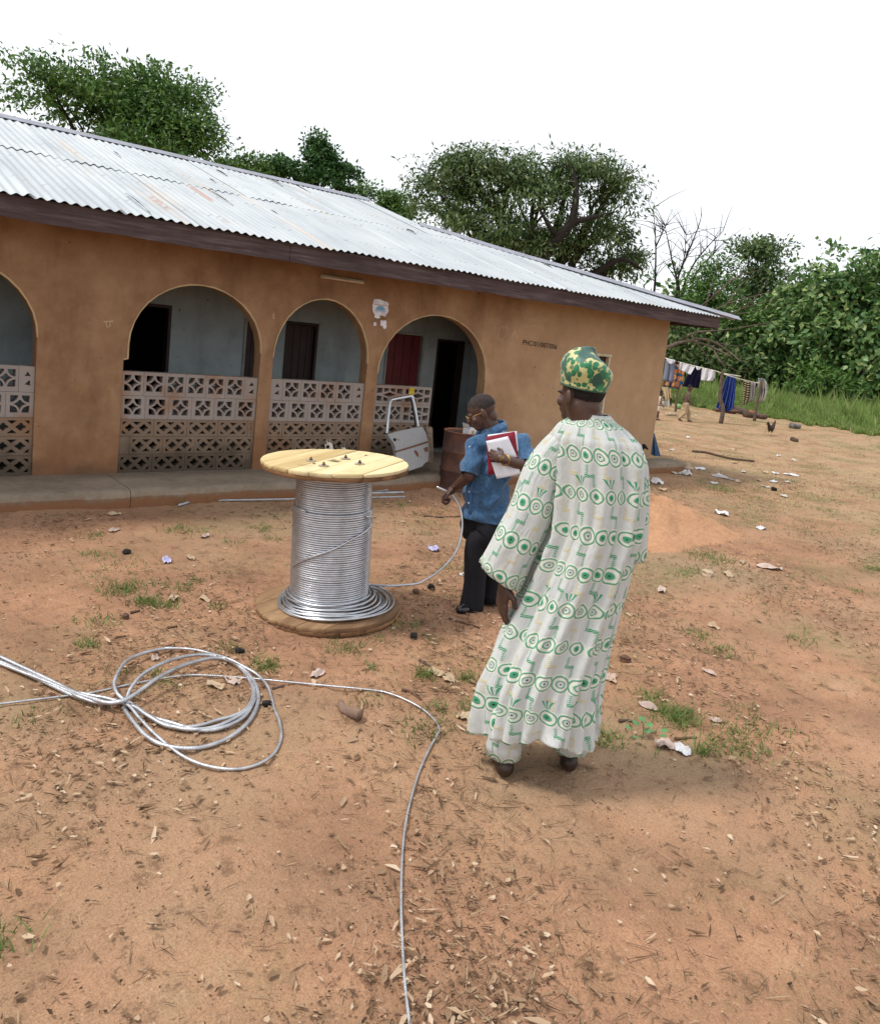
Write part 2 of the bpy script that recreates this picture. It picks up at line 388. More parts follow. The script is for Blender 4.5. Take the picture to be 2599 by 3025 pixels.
# porch behind the arches: back wall with doors
PY = WY + 1.05
D = [(0.6, 1.25, 1.90), (2.70, 3.385, 1.92), (4.30, 4.72, 1.87), (4.872, 5.345, 1.885), (6.45, 7.125, 1.90), (7.37, 7.90, 1.85)]
holes = [[(a, ZB+0.001), (b, ZB+0.001), (b, t), (a, t)] for a, b, t in D]
hp('porch_wall', plate([(XL+0.17, 0.0), (XC-0.17, 0.0), (XC-0.17, 2.60), (XL+0.17, 2.60)], holes, 0.14, 'porch_wall'), M_porch, (0, PY+0.07, 0))
hp('porch_partition', MB().box(8.06, 8.2, WY+WT+0.002, PY-0.002, 0, 2.6).mesh(), M_porch)
hp('porch_ceiling', MB().box(XL+0.17, XC-0.17, WY+WT+0.002, 15.9, 2.602, 2.63).mesh(), flat('ceiling_board', (0.20, 0.17, 0.14), 0.9))
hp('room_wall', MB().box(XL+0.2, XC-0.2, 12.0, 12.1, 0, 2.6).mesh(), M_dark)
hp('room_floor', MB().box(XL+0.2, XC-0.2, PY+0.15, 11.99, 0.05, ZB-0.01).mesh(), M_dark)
M_doorr = flat('red_door_paint', (0.085, 0.008, 0.009), 0.55, 0.2, 6)
M_doorb = flat('brown_door_wood', (0.028, 0.014, 0.012), 0.6, 0.25, 6)
M_jamb = flat('door_frame_wood', (0.20, 0.20, 0.19), 0.8, 0.2, 6)
def door(a, b, t, mat, openw=0.0):
    d = hp('door', bevel(MB().box(a+0.04, b-0.04, PY+0.05, PY+0.09, ZB+0.01, t-0.04).mesh()), mat)
    w_ = (b-a-0.08)
    for k in range(4):
        x0 = a+0.04+w_*k/4
        hp('door_plank', MB().box(x0+0.004, x0+w_/4-0.004, PY+0.038, PY+0.0495, ZB+0.02, t-0.05).mesh(), mat, parent=d)
    hp('door_handle', MB().tube([(b-0.10, PY+0.04, 1.02), (b-0.10, PY+0.0, 1.02), (b-0.16, PY+0.0, 1.02)], 0.008).mesh(), M_jamb, parent=d)
for i, (a, b, t) in enumerate(D):
    fr = MB().box(a, a+0.035, PY-0.012, PY+0.12, ZB+0.002, t-0.002).box(b-0.035, b, PY-0.012, PY+0.12, ZB+0.002, t-0.002).box(a+0.036, b-0.036, PY-0.012, PY+0.12, t-0.037, t-0.002)
    hp('door_frame', fr.mesh(), M_doorb if i in (1, 3, 5) else M_jamb)
    if i in (0, 2, 3): door(a, b, t, M_doorb)
    if i == 4: door(a, b, t, M_doorr)

# breeze blocks
def circ(cx, cy, r, a0, a1, n): return [(cx+r*math.cos(a0+(a1-a0)*i/n), cy+r*math.sin(a0+(a1-a0)*i/n)) for i in range(n+1)]
def rect(x0, y0, x1, y1): return [(x0, y0), (x1, y0), (x1, y1), (x0, y1)]
def star_holes(cx, cy, s):
    """a square opening crossed by four quarter rings"""
    h = s/2; ri = h-0.013; hs_ = []
    for sx, sy in ((1, 1), (-1, 1), (-1, -1), (1, -1)):
        kx, ky = cx+sx*h, cy+sy*h; a = math.atan2(-sy, -sx)
        hs_.append([(kx, ky)] + circ(kx, ky, ri, a-math.pi/4, a+math.pi/4, 4))
    ro = h+0.004; st = []
    for q in range(4):
        a = math.pi/4 + q*math.pi/2; kx, ky = cx+h*math.copysign(1, math.cos(a)), cy+h*math.copysign(1, math.sin(a))
        pts = circ(kx, ky, ro, a+math.pi+0.56, a+math.pi-0.56, 4); st += pts
    hs_.append(st); return hs_
def quatre_holes(cx, cy, w_, h_):
    """a lattice cell: four-lobed hole in a diamond, triangles at the corners"""
    st = []
    for q in range(4):
        a = q*math.pi/2; kx, ky = cx+0.225*w_*math.cos(a), cy+0.225*h_*math.sin(a)
        st += [(kx+0.105*w_*math.cos(a+b), ky+0.105*h_*math.sin(a+b)) for b in (-1.7, -0.7, 0.7, 1.7)]
    return [st]
def tri_holes(x0, x1, cy, h_, n):
    """triangles above and below between n lattice cells"""
    w_ = (x1-x0)/n; out = []
    for sy in (1, -1):
        e = cy+sy*h_/2
        for i in range(n+1):
            x = x0+i*w_; l = x-0.30*w_ if i > 0 else x; r = x+0.30*w_ if i < n else x
            apex = (x, e-sy*0.30*h_) if 0 < i < n else (x, e-sy*0.30*h_)
            out.append([(l, e), (r, e), apex])
    return out
BT = 0.11
def block_star(w_, h_, s): return plate(rect(0, 0, w_, h_), star_holes(w_/2, h_/2+0.006, s), BT, 'breeze_block')
def block_lattice(w_, h_, n=2):
    mx, my = 0.030, 0.028; x0, x1 = mx, w_-mx; hs_ = tri_holes(x0, x1, h_/2, h_-2*my, n); cw = (x1-x0)/n
    for i in range(n): hs_ += quatre_holes(x0+cw*(i+0.5), h_/2, cw, h_-2*my)
    return plate(rect(0, 0, w_, h_), hs_, BT, 'breeze_block')
def block_diamond(w_, h_):
    mx, my = 0.025, 0.035; x0, x1, y0, y1 = mx, w_-mx, my, h_-my; cx, cy = w_/2, h_/2; W, H = x1-x0, y1-y0; hs_ = []
    hs_.append([(cx-0.26*W, cy), (cx, cy-0.20*H), (cx+0.26*W, cy), (cx, cy+0.20*H)])
    for sy in (1, -1):
        e = cy+sy*H/2
        for sx in (1, -1):
            hs_.append([(cx+sx*0.5*W, e), (cx+sx*0.28*W, e), (cx+sx*0.28*W, e-sy*0.36*H), (cx+sx*0.5*W, e-sy*0.42*H)])
            hs_.append([(cx+sx*0.22*W, e), (cx+sx*0.03*W, e), (cx+sx*0.03*W, e-sy*0.20*H), (cx+sx*0.22*W, e-sy*0.32*H)])
    return plate(rect(0, 0, w_, h_), hs_, BT, 'breeze_block')
def block_plain(w_, h_, k=0):
    hs_ = []
    if k and w_ > 0.07: hs_ = [[(w_*0.35, h_*0.62), (w_*0.75, h_*0.62), (w_*0.55, h_*0.80)], [(w_*0.35, h_*0.30), (w_*0.75, h_*0.25), (w_*0.7, h_*0.48)]]
    return plate(rect(0, 0, w_, h_), hs_, BT, 'breeze_block')
def m_block(name, c0, c1, grime):
    b = B(name); P = b.pos(); x, y, z = b.xyz(P); k = b.noise(P, 4, 6, 0.65); r = b.rnd()
    c = b.mix(k, c0, c1); c = b.mix(r*0.25, c, [q*0.7 for q in c0])
    c = b.mix(b.step(b.noise(P, 2.2, 5, 0.6), 0.50, 0.68)*0.55, c, (0.27, 0.125, 0.055))
    c = b.mix(b.step(z+(k-0.5)*0.5, 0.62, 0.22)*grime, c, (0.045, 0.038, 0.028))
    return b.fin(c, 0.92, 0, k+b.noise(P, 50, 4)*0.5, 0.4, 0.01, 0.12)
M_blk1 = m_block('grey_cement', (0.28, 0.235, 0.21), (0.38, 0.33, 0.305), 0.3)
M_blk2 = m_block('earth_stained_cement', (0.20, 0.140, 0.100), (0.29, 0.215, 0.160), 0.75)
R1, R2, R3, R4 = 0.976, 0.734, 0.550, 0.362      # course lines
cache = {}
def put(me_key, fn, x, z, mat):
    if me_key not in cache: cache[me_key] = fn()
    hp('breeze_block', cache[me_key], mat, (x, WY+0.075, z))
def course(x0, x1, z0, z1, kinds, mat, gap=0.003):
    """kinds: list of (kind, width); the widths fill x0..x1"""
    tot = sum(k[1] for k in kinds); x = x0; s = (x1-x0)/tot; h = z1-z0-gap
    for kd, w_ in kinds:
        ww = round(w_*s-gap, 4); key = (kd, ww, round(h, 4))
        fn = {'star': lambda: block_star(ww, h, 0.166), 'lat': lambda: block_lattice(ww, h, 2), 'lat1': lambda: block_lattice(ww, h, 1), 'dia': lambda: block_diamond(ww, h), 'plain': lambda: block_plain(ww, h), 'broken': lambda: block_plain(ww, h, 1)}[kd]
        put(key, fn, x+gap/2, z0, mat); x += w_*s
ZT = 1.223
S1 = [('star', .222)]*6 + [('broken', .158)]
course(2.545, 4.034, R1, ZT, S1, M_blk1)
course(2.545, 4.034, R2, R1, [('star', .248)]*6, M_blk1)
course(2.545, 4.034, R3, R2, [('lat', .352)]*4 + [('lat1', .08)], M_blk2)
course(2.545, 4.034, R4, R3, [('plain', .11)] + [('lat', .345)]*4, M_blk2)
course(2.545, 4.034, ZB, R4, [('lat', .352)]*4 + [('plain', .08)], M_blk2)
course(4.194, 5.469, R1, ZT, [('broken', .155)] + [('star', .235)]*4 + [('broken', .16)], M_blk1)
course(4.194, 5.469, R2, R1, [('star', .255)]*5, M_blk1)
course(4.194, 5.469, R3, R2, [('lat1', .19)] + [('lat', .355)]*3, M_blk2)
course(4.194, 5.469, R4, R3, [('lat', .37)]*3 + [('lat1', .18)], M_blk2)
course(4.194, 5.469, ZB, R4, [('plain', .1), ('lat', .37), ('lat', .37), ('lat', .37), ('plain', .1)], M_blk2)
course(5.640, 6.545, R1, ZT-0.008, [('dia', .45), ('dia', .45)], M_blk1)
course(5.640, 6.545, R2, R1, [('star', .225), ('star', .225), ('dia', .45)], M_blk1)
course(5.640, 6.545, R3, R2, [('lat', .45), ('lat', .45)], M_blk2)
course(5.640, 6.545, R4, R3, [('lat', .45), ('lat', .45)], M_blk2)
course(5.640, 6.545, ZB, R4, [('lat', .45), ('lat', .45)], M_blk2)
course(0.302, 1.748, R1, ZT, [('star', .222)]*6 + [('broken', .14)], M_blk1)
course(0.302, 1.748, R2, R1, [('star', .245)]*6, M_blk1)
course(0.302, 1.748, R3, R2, [('lat', .352)]*4, M_blk2)
course(0.302, 1.748, R4, R3, [('lat', .352)]*4, M_blk2)
course(0.302, 1.748, ZB, R4, [('lat', .352)]*4, M_blk2)

# window in the right-hand wall
M_winf = flat('window_frame_paint', (0.55, 0.47, 0.33), 0.75, 0.15, 9)
win = hp('window', bevel(MB().box(WIN[0]-0.03, WIN[1]+0.03, WY-0.028, WY+0.03, WIN[3]-0.006, WIN[3]+0.036).mesh()), M_winf)
for x in (WIN[0]-0.012, WIN[1]-0.028): hp('window_jamb', MB().box(x, x+0.04, WY-0.018, WY+0.06, WIN[2], WIN[3]-0.008).mesh(), M_winf, parent=win)
hp('window_sill', MB().box(WIN[0]-0.03, WIN[1]+0.03, WY-0.03, WY+0.06, WIN[2]-0.035, WIN[2]-0.002).mesh(), M_winf, parent=win)
hp('window_mullion', MB().box(9.665, 9.695, WY-0.002, WY+0.04, WIN[2], WIN[3]-0.008).mesh(), M_winf, parent=win)
M_shut = flat('shutter_wood', (0.055, 0.030, 0.022), 0.65, 0.25, 5)
for x0, x1 in ((WIN[0]+0.03, 9.664), (9.696, WIN[1]-0.03)):
    sh = hp('shutter', MB().box(x0, x1, WY+0.045, WY+0.07, WIN[2], WIN[3]-0.01).mesh(), M_shut, parent=win)
# roof: front slope of corrugated sheets, a hipped right end, a small gable above it
EY, EZ, RY, RZ = 7.60, 2.715, 12.24, 4.095
XE, XG, GY = 12.03, 7.75, 10.59                  # right eave, gable edge, foot of the gable on the front slope
sl_ = (RZ-EZ)/(RY-EY)
def roof_z(y): return EZ + (y-EY)*sl_
def m_roof():
    b = B('corrugated_metal'); P = b.pos(); x, y, z = b.xyz(P); Q = b.vscale(P, (1.0, 0.14, 0.3))
    k = b.noise(Q, 3.0, 6, 0.65); k2 = b.noise(P, 1.1, 4)
    c = b.ramp(k*0.7+k2*0.3, [(0.3, (0.33, 0.36, 0.385)), (0.5, (0.45, 0.485, 0.51)), (0.7, (0.55, 0.57, 0.575))])
    c = b.mix(b.rnd()*0.22, c, (0.36, 0.38, 0.40))
    st = b.step(b.noise(b.vscale(P, (1.6, 0.10, 0.2)), 2.6, 5, 0.6), 0.56, 0.72)
    c = b.mix(st*0.5, c, (0.52, 0.40, 0.28))
    left = b.step(x, 6.0, 2.2)
    ru = b.step(b.noise(b.vscale(b.vadd(P, (2.2, 0.4, 0)), (1.0, 0.35, 0.5)), 2.9, 6, 0.7), 0.63, 0.70)*left
    c = b.mix(ru*0.35, c, (0.30, 0.105, 0.045))
    for rx, ya, yb, rw_ in ((3.68, 9.10, 9.75, 0.075), (2.84, 8.10, 8.60, 0.05)):      # rusted streaks
        mk = b.step((x-rx+(k-0.5)*0.10).abs(), rw_, rw_*0.4)*b.step(y+(k-0.5)*0.4, ya-0.08, ya+0.05)*b.step(y+(k-0.5)*0.4, yb+0.08, yb-0.05)
        c = b.mix(mk*b.step(b.noise(P, 7, 5, 0.7), 0.38, 0.52)*0.6, c, (0.38, 0.17, 0.10))
    ln = b.step((((y-EY)/1.17).frac()-0.5).abs(), 0.012, 0.004)*b.step(b.noise(P, 9, 2), 0.45, 0.6)
    c = b.mix(ln*0.6, c, (0.10, 0.10, 0.10))
    return b.fin(c, 0.50, 0.25, k, 0.1, 0.01, 0.35)
M_roof = m_roof()
roof = hp('roof', mesh([(XL-0.4, EY+0.03, EZ-0.05), (XE-0.02, EY+0.03, EZ-0.05), (XG, GY, roof_z(GY)-0.05), (XG, RY, RZ-0.05), (XL-0.4, RY, RZ-0.05),
                        (XE-0.02, 2*RY-EY, EZ-0.05), (XG, 2*RY-GY, roof_z(GY)-0.05), (XL-0.4, 2*RY-EY, EZ-0.05)],
                       [(0, 1, 2, 3, 4), (1, 5, 6, 2), (2, 6, 3), (4, 3, 6, 5, 7), (0, 4, 7)], 'roof'), M_roof)
PITCH, SW = 0.092, 0.736
def hipmax(x):
    """how far up the front slope the sheets run at x"""
    if x <= XG: return RY
    return GY + (x-XG)/(XE+0.06-XG)*(EY-0.02-GY)
rr = random.Random(5)
xx = XL-0.45; ci = 0
while xx < XE+0.02:
    x1 = min(xx+SW+0.05, XE+0.05)
    for row, (ya, yb) in enumerate(((EY-0.06, 9.95), (9.83, RY-0.01))):
        cols = []; n = int((x1-xx)/PITCH*6)
        jog = rr.uniform(-0.012, 0.016) if row == 0 else 0.0; lift = 0.003*(ci % 2) + 0.0015*row + rr.uniform(0, 0.003); warp = rr.uniform(0, 0.012)
        for i in range(n+1):
            x = xx + (x1-xx)*i/n; top = min(yb, hipmax(x))
            if top <= ya+0.02:
                top = ya+0.02
                if x > XE-0.1 or row == 1: break
            cols.append((x, top))
        if len(cols) < 4: continue
        vs = []; m_ = 7; curl = rr.choice((0, 0, 0.02, 0.035)) if xx < 8 else 0; cph = rr.choice((0, 1.5, -1.5))
        for x, top in cols:
            for k in range(m_):
                y = ya+jog + (top-ya-jog)*k/(m_-1)
                z = roof_z(y) + 0.011*math.cos(2*math.pi*(x-xx)/PITCH) + lift + curl*math.exp(-((x-x1)/0.09)**2)*max(0, math.sin(math.pi*((k+cph)/(m_-1)))) + (warp*math.sin((x-xx)/SW*3.1) if k == 0 else 0)
                vs.append((x, y, z))
        fs = [(i*m_+k, (i+1)*m_+k, (i+1)*m_+k+1, i*m_+k+1) for i in range(len(cols)-1) for k in range(m_-1)]
        hp('roof_sheet', mesh(vs, fs, 'roof_sheet', True), M_roof, parent=roof)
    xx += SW; ci += 1
M_gap = flat('shaded_gap', (0.06, 0.06, 0.062), 0.8)  # dark lip colour paints in the shade of the gap under a lifted edge
for sx, ya, yb in ((5.80, 11.54, 12.08), (6.23, 11.43, 12.03), (3.90, 8.95, 9.70), (2.55, 7.70, 8.45), (4.45, 8.87, 9.13), (4.80, 11.29, 11.70), (4.27, 10.39, 10.62), (9.26, 8.96, 9.18), (9.78, 8.77, 8.84), (3.2, 10.9, 11.2), (7.0, 9.6, 9.85)):
    vs = []; n = 8                                             # sprung edge of a sheet, curling up off its neighbour
    for i in range(n+1):
        t = i/n; y = ya+(yb-ya)*t; h = 0.030*math.sin(math.pi*t)**0.7+0.004; z = roof_z(y)+0.017
        vs += [(sx+0.012, y, z), (sx-0.006, y, z+h*0.6), (sx-0.006, y, z+h*0.6-0.003)]
    hp('sprung_edge', mesh(vs, [(i*3+k, (i+1)*3+k, (i+1)*3+k+1, i*3+k+1) for i in range(n) for k in range(2)], 'sprung_edge'), M_gap, parent=roof)
M_cap = flat('ridge_flashing', (0.30, 0.31, 0.36), 0.5, 0.12, 5, metal=0.3)
def cap_strip(p0, p1, name, wid=0.17, seg=9):
    p0, p1 = Vector(p0), Vector(p1); d = (p1-p0).normalized(); sd_ = d.cross(Vector((0, 0, 1))).normalized(); r_ = random.Random(2); vs = []
    for i in range(seg+1):
        p = p0.lerp(p1, i/seg) + Vector((0, 0, r_.uniform(-0.006, 0.008)))
        vs += [p+sd_*wid-Vector((0, 0, wid*0.30)), p+Vector((0, 0, 0.025)), p-sd_*wid-Vector((0, 0, wid*0.30))]
    fs = [(i*3+k, i*3+k+1, (i+1)*3+k+1, (i+1)*3+k) for i in range(seg) for k in range(2)]
    hp(name, mesh(vs, fs, name), M_cap, parent=roof)
cap_strip((XL-0.45, RY, RZ+0.02), (XG+0.05, RY, RZ+0.02), 'ridge_cap')
cap_strip((XG+0.02, GY, roof_z(GY)+0.02), (XE+0.30, EY-0.13, EZ+0.015), 'hip_cap', 0.15)
hp('gable_board', mesh([(XG+0.03, GY, roof_z(GY)-0.04), (XG+0.03, RY, RZ-0.03), (XG+0.03, 2*RY-GY, roof_z(GY)-0.04)], [(0, 1, 2)], 'gable_board'), M_cap, parent=roof)
def m_fascia():
    b = B('weathered_fascia'); P = b.pos(); k = b.noise(b.vscale(P, (0.35, 1, 6.0)), 6, 6, 0.7); k2 = b.noise(P, 1.3, 4)
    c = b.ramp(k*0.65+k2*0.35, [(0.28, (0.030, 0.020, 0.022)), (0.5, (0.085, 0.060, 0.062)), (0.75, (0.20, 0.165, 0.16))])
    return b.fin(c, 0.85, 0, k, 0.5, 0.01, 0.2)
M_fas = m_fascia()
xf = [XL-0.4, 0.6, 3.97, 8.06, XE-0.018]
for i in range(4):
    z0 = 2.505 + (0.006 if i % 2 else 0); yb = EY+0.008+0.004*(i % 2)
    m = MB(); n = 10; vs = []
    for k in range(n+1):
        x = xf[i]+0.002+(xf[i+1]-xf[i]-0.004)*k/n; s_ = rr.uniform(-0.007, 0.007)
        vs += [(x, yb, z0+s_), (x, yb+0.028, z0+s_), (x, yb+0.028, 2.70), (x, yb, 2.70)]
    fs = [(k*4+j, k*4+(j+1) % 4, (k+1)*4+(j+1) % 4, (k+1)*4+j) for k in range(n) for j in range(4)] + [(3, 2, 1, 0), (n*4, n*4+1, n*4+2, n*4+3)]
    hp('fascia_board', m.add(vs, fs).mesh(), M_fas, parent=roof)
hp('fascia_board', MB().box(XE-0.016, XE+0.012, EY+0.03, 2*RY-EY, 2.51, 2.70).mesh(), M_fas, parent=roof)
hp('soffit_board', MB().box(XL-0.35, XE-0.02, EY+0.05, WY-0.003, 2.70, 2.712).mesh(), M_fas, parent=roof)
for k in range(13):
    x = -2.6+k*1.15
    hp('rafter_end', MB().box(x, x+0.05, EY+0.045, WY-0.004, 2.60, 2.698).mesh(), M_fas, parent=roof)
# paving along the foot of the house
def m_cement():
    b = B('worn_cement'); P = b.pos(); x, y, z = b.xyz(P); k = b.noise(P, 2.0, 6, 0.65); k2 = b.noise(P, 14, 5, 0.7)
    c = b.ramp(k*0.6+k2*0.4, [(0.3, (0.15, 0.115, 0.085)), (0.52, (0.255, 0.205, 0.155)), (0.72, (0.34, 0.27, 0.20))])
    c = b.mix(b.step(z+(k2-0.5)*0.12, 0.13, 0.05), c, (0.27, 0.135, 0.07))
    c = b.mix(b.step(y, 7.9, 8.2)*b.step(k, 0.35, 0.55)*0.5, c, (0.10, 0.075, 0.055))
    return b.fin(c, 0.92, 0, k2+k*0.5, 0.4, 0.012, 0.15)
M_cem = m_cement()
def slab(xa, xb, name):
    def fy(x): return 7.49 + 0.025*math.sin(x*2.1) + 0.012*math.sin(x*7.3+1) + max(0, (x-5.0))*0.052
    n = max(3, int((xb-xa)/0.12)); vs = []; r_ = random.Random(int(xa*7))
    for i in range(n+1):
        x = xa+(xb-xa)*i/n; y = fy(x); j = r_.uniform(-0.012, 0.012)
        vs += [(x, y+j+0.02, -0.03), (x, y+j, 0.10), (x, y+0.022+j, ZB-0.012), (x, y+0.06+j*0.5, ZB-0.002+r_.uniform(-0.003, 0.002)), (x, WY+0.0 if x > 7.46 else PY-0.001, ZB-0.001), (x, 9.2, -0.03)]
    fs = [(i*6+k, (i+1)*6+k, (i+1)*6+k+1, i*6+k+1) for i in range(n) for k in range(5)] + [tuple(range(6)), tuple(n*6+k for k in range(5, -1, -1))]
    return mesh(vs, fs, name)
paving = link('pavement', slab(-3.6, 2.44, 'pavement'), M_cem); tag(paving, kind='structure')
for xa, xb in ((2.446, 7.40), (7.404, 12.02)): link('paving_slab', slab(xa, xb, 'paving_slab'), M_cem, paving)

# things fixed to and painted on the front wall
lamp = hp('lamp_batten', bevel(MB().box(4.705, 5.29, WY-0.035, WY-0.001, 2.425, 2.465).mesh()), flat('batten_paint', (0.60, 0.49, 0.36), 0.7))
hp('lamp_tube', MB().tube([(4.72, WY-0.05, 2.437), (5.275, WY-0.05, 2.437)], 0.013, 8).mesh('lamp_tube', True), flat('dusty_tube', (0.66, 0.56, 0.44), 0.4), parent=lamp)
M_ink = flat('black_paint', (0.012, 0.010, 0.010), 0.7); M_chalk = flat('chalk', (0.52, 0.37, 0.24), 0.95)
hp('wall_lettering', text_mesh('PHC/01/007/006', 0.098, space=1.10, bold=0.0018), M_ink, (8.09, WY-0.0012, 1.905), rot=(0, R_(1.5), 0))
hp('chalk_writing', text_mesh('(Company 2007', 0.075, shear=0.3), M_chalk, (8.06, WY-0.0012, 2.255))
hp('chalk_writing', text_mesh('18cp.M/N/016', 0.075, shear=0.35), M_chalk, (8.05, WY-0.0012, 2.145))
hp('chalk_writing', text_mesh('Ps', 0.13, shear=0.2), M_chalk, (7.86, WY-0.0012, 1.985))
def chalk_line(pts, r=0.004):
    P3 = [(x, WY-0.0015, z) for x, z in pts]; m = MB()
    for a, b in zip(P3, P3[1:]):
        d = Vector(b)-Vector(a); nn = Vector((-d.z, 0, d.x)).normalized()*r
        m.add([Vector(a)-nn, Vector(b)-nn, Vector(b)+nn, Vector(a)+nn], [(0, 1, 2, 3)])
    hp('chalk_mark', m.mesh(), M_chalk)
chalk_line(circ(7.70, 2.02, 0.11, 0.4, 5.6, 14), 0.003); chalk_line([(7.64, 1.96), (7.68, 1.93), (7.78, 2.05)], 0.003); chalk_line([(7.90, 2.12), (7.88, 1.88)], 0.003)
for x, z in ((9.60, 2.08), (9.73, 2.08), (9.86, 2.08), (9.62, 2.52), (9.80, 2.30)): chalk_line([(x, z), (x+0.015, z+0.05)], 0.007)
chalk_line([(2.335, 1.70), (2.43, 1.715)], 0.005); chalk_line([(2.36, 1.70), (2.37, 1.65), (2.40, 1.66), (2.40, 1.70)], 0.004)
chalk_line([(4.14, 1.93), (4.16, 1.97), (4.15, 1.90), (4.17, 1.92)], 0.004)
def scrap(cx, cz, w_, h_, seed, name, mat, n=22, yo=0.003):
    r_ = random.Random(seed); pts = []
    for i in range(n):
        a = 2*math.pi*i/n; q = 1/max(abs(math.cos(a)), abs(math.sin(a))); q = min(q, 1.25)*r_.uniform(0.80, 1.0)
        pts.append((cx+w_/2*q*math.cos(a), cz+h_/2*q*math.sin(a)))
    return plate(pts, [], 0.002, name), mat, yo
def m_poster():
    b = B('torn_poster'); P = b.pos(); x, y, z = b.xyz(P)
    d = b.noise(P, 9, 4); r = ((x-5.585)*(x-5.585)+(z-2.12)*(z-2.12))
    c = b.mix(b.step(d, 0.4, 0.6), (0.62, 0.58, 0.62), (0.78, 0.76, 0.78))
    c = b.mix(b.step(r, 0.0075, 0.004)*b.step(z, 2.10, 2.16), c, (0.16, 0.36, 0.55))
    c = b.mix(b.step((z-2.205).abs(), 0.006, 0.002), c, (0.45, 0.30, 0.25))
    return b.fin(c, 0.7, 0)
M_post = m_poster()
poster = None
for i, (cx, cz, w_, h_, sd_) in enumerate(((5.582, 2.175, 0.27, 0.20, 4), (5.545, 2.075, 0.09, 0.08, 7), (5.65, 2.10, 0.05, 0.07, 8), (5.645, 1.985, 0.10, 0.08, 5), (5.52, 1.965, 0.05, 0.05, 9), (5.67, 1.945, 0.06, 0.05, 11))):
    me, mt, yo = scrap(cx, cz, w_, h_, sd_, 'poster_scrap', M_post, yo=0.003+0.0011*i)
    hp('poster_scrap', me, mt, (0, WY-yo, 0))
# ------------------------------------------------------------------ zoomed picture corners -> picture pixels (only used to look up places)
def Zm(x0, y0, s): return lambda a, b: (x0+a/s, y0+b/s)
Z4, Z5, Z6, B1, B2, B3, B4, B5, B6, B7, B8 = Zm(250,780,2.543), Zm(750,850,2.543), Zm(1300,850,2.225), Zm(1850,900,2.967), Zm(700,1280,2.967), Zm(1250,1100,2.762), Zm(1350,1000,2.738), Zm(1350,1550,2.96), Zm(200,1400,2.543), Zm(700,1700,2.373), Zm(1700,1400,2.354)
def G(zf, a, b, z=0.0): return on_z(*zf(a, b), z)

# ------------------------------------------------------------------ cable spool
M_alu = flat('aluminium_strand', (0.58, 0.595, 0.63), 0.30, 0.10, 20, metal=0.85, spec=0.5, bstr=0.25, bdist=0.002, bscale=180)
def m_wood(name, c0, c1, c2, ang, sc=1.0):
    b = B(name); P = b.obj(); ca, sa = math.cos(ang), math.sin(ang); x, y, z = b.xyz(P)
    u = x*ca + y*sa; v = y*ca - x*sa; r = b.rnd()
    Q = b.vec(u*0.7+r*9, v*9+r*31, z*9)
    k = b.noise(Q, 2.2*sc, 6, 0.6); k2 = b.noise(b.vadd(P, (3, 1, 0)), 5, 5, 0.6)
    c = b.ramp(k*0.6+r*0.34+0.02, [(0.28, c0), (0.48, c1), (0.7, c2)])
    c = b.mix(b.step(k2, 0.56, 0.72)*0.45, c, [q*0.5 for q in c0])
    return b.fin(c, 0.75, 0, k+b.noise(Q, 14, 4)*0.4, 0.35, 0.006, 0.25)
sp_c = Vector((2.81, 4.422, gh(2.80, 4.43)-0.010))
spool = tag(empty('cable_spool', sp_c), 'wooden reel wound with silver wire, pale yellow planked top, standing in the yard', 'cable reel')
tl = Vector((-0.78, 0.63, 0)); spool.rotation_euler = Matrix.Rotation(R_(2.4), 3, tl.cross(Vector((0, 0, -1)))).to_euler()
pa = G(B2, 385, 305, 1.04); pb = G(B2, 980, 165, 1.04); pang = math.atan2((pb-pa).y, (pb-pa).x)
M_pine = m_wood('fresh_pine', (0.46, 0.33, 0.15), (0.64, 0.50, 0.26), (0.72, 0.61, 0.38), pang)
M_pine2 = m_wood('dirty_pine', (0.16, 0.090, 0.048), (0.27, 0.160, 0.085), (0.40, 0.26, 0.14), pang)
M_edge = m_wood('sawn_edge', (0.13, 0.065, 0.032), (0.24, 0.125, 0.060), (0.36, 0.20, 0.095), pang+1.57)
def plank_piece(R, o0, o1, ang, z0, z1, seed, hole=None, mat=None, bite=None):
    r_ = random.Random(seed); o0 += 0.003; o1 -= 0.003; pts = []
    def end(s):
        n = 7; L = []
        for i in range(n):
            o = o0+(o1-o0)*i/(n-1); x = math.sqrt(max(0.0004, R*R-o*o)) + r_.uniform(-0.006, 0.004)
            if bite: x *= bite(s*x, o)
            L.append((s*x, o))
        return L
    pts = end(1) + end(-1)[::-1]
    me = plate(pts, [hole] if hole else [], z1-z0, 'plank', 0.0015)
    me.transform(Matrix.Translation((0, 0, (z0+z1)/2)) @ Matrix.Rotation(ang, 4, 'Z') @ Matrix(((1,0,0,0),(0,0,1,0),(0,-1,0,0),(0,0,0,1))))
    return me
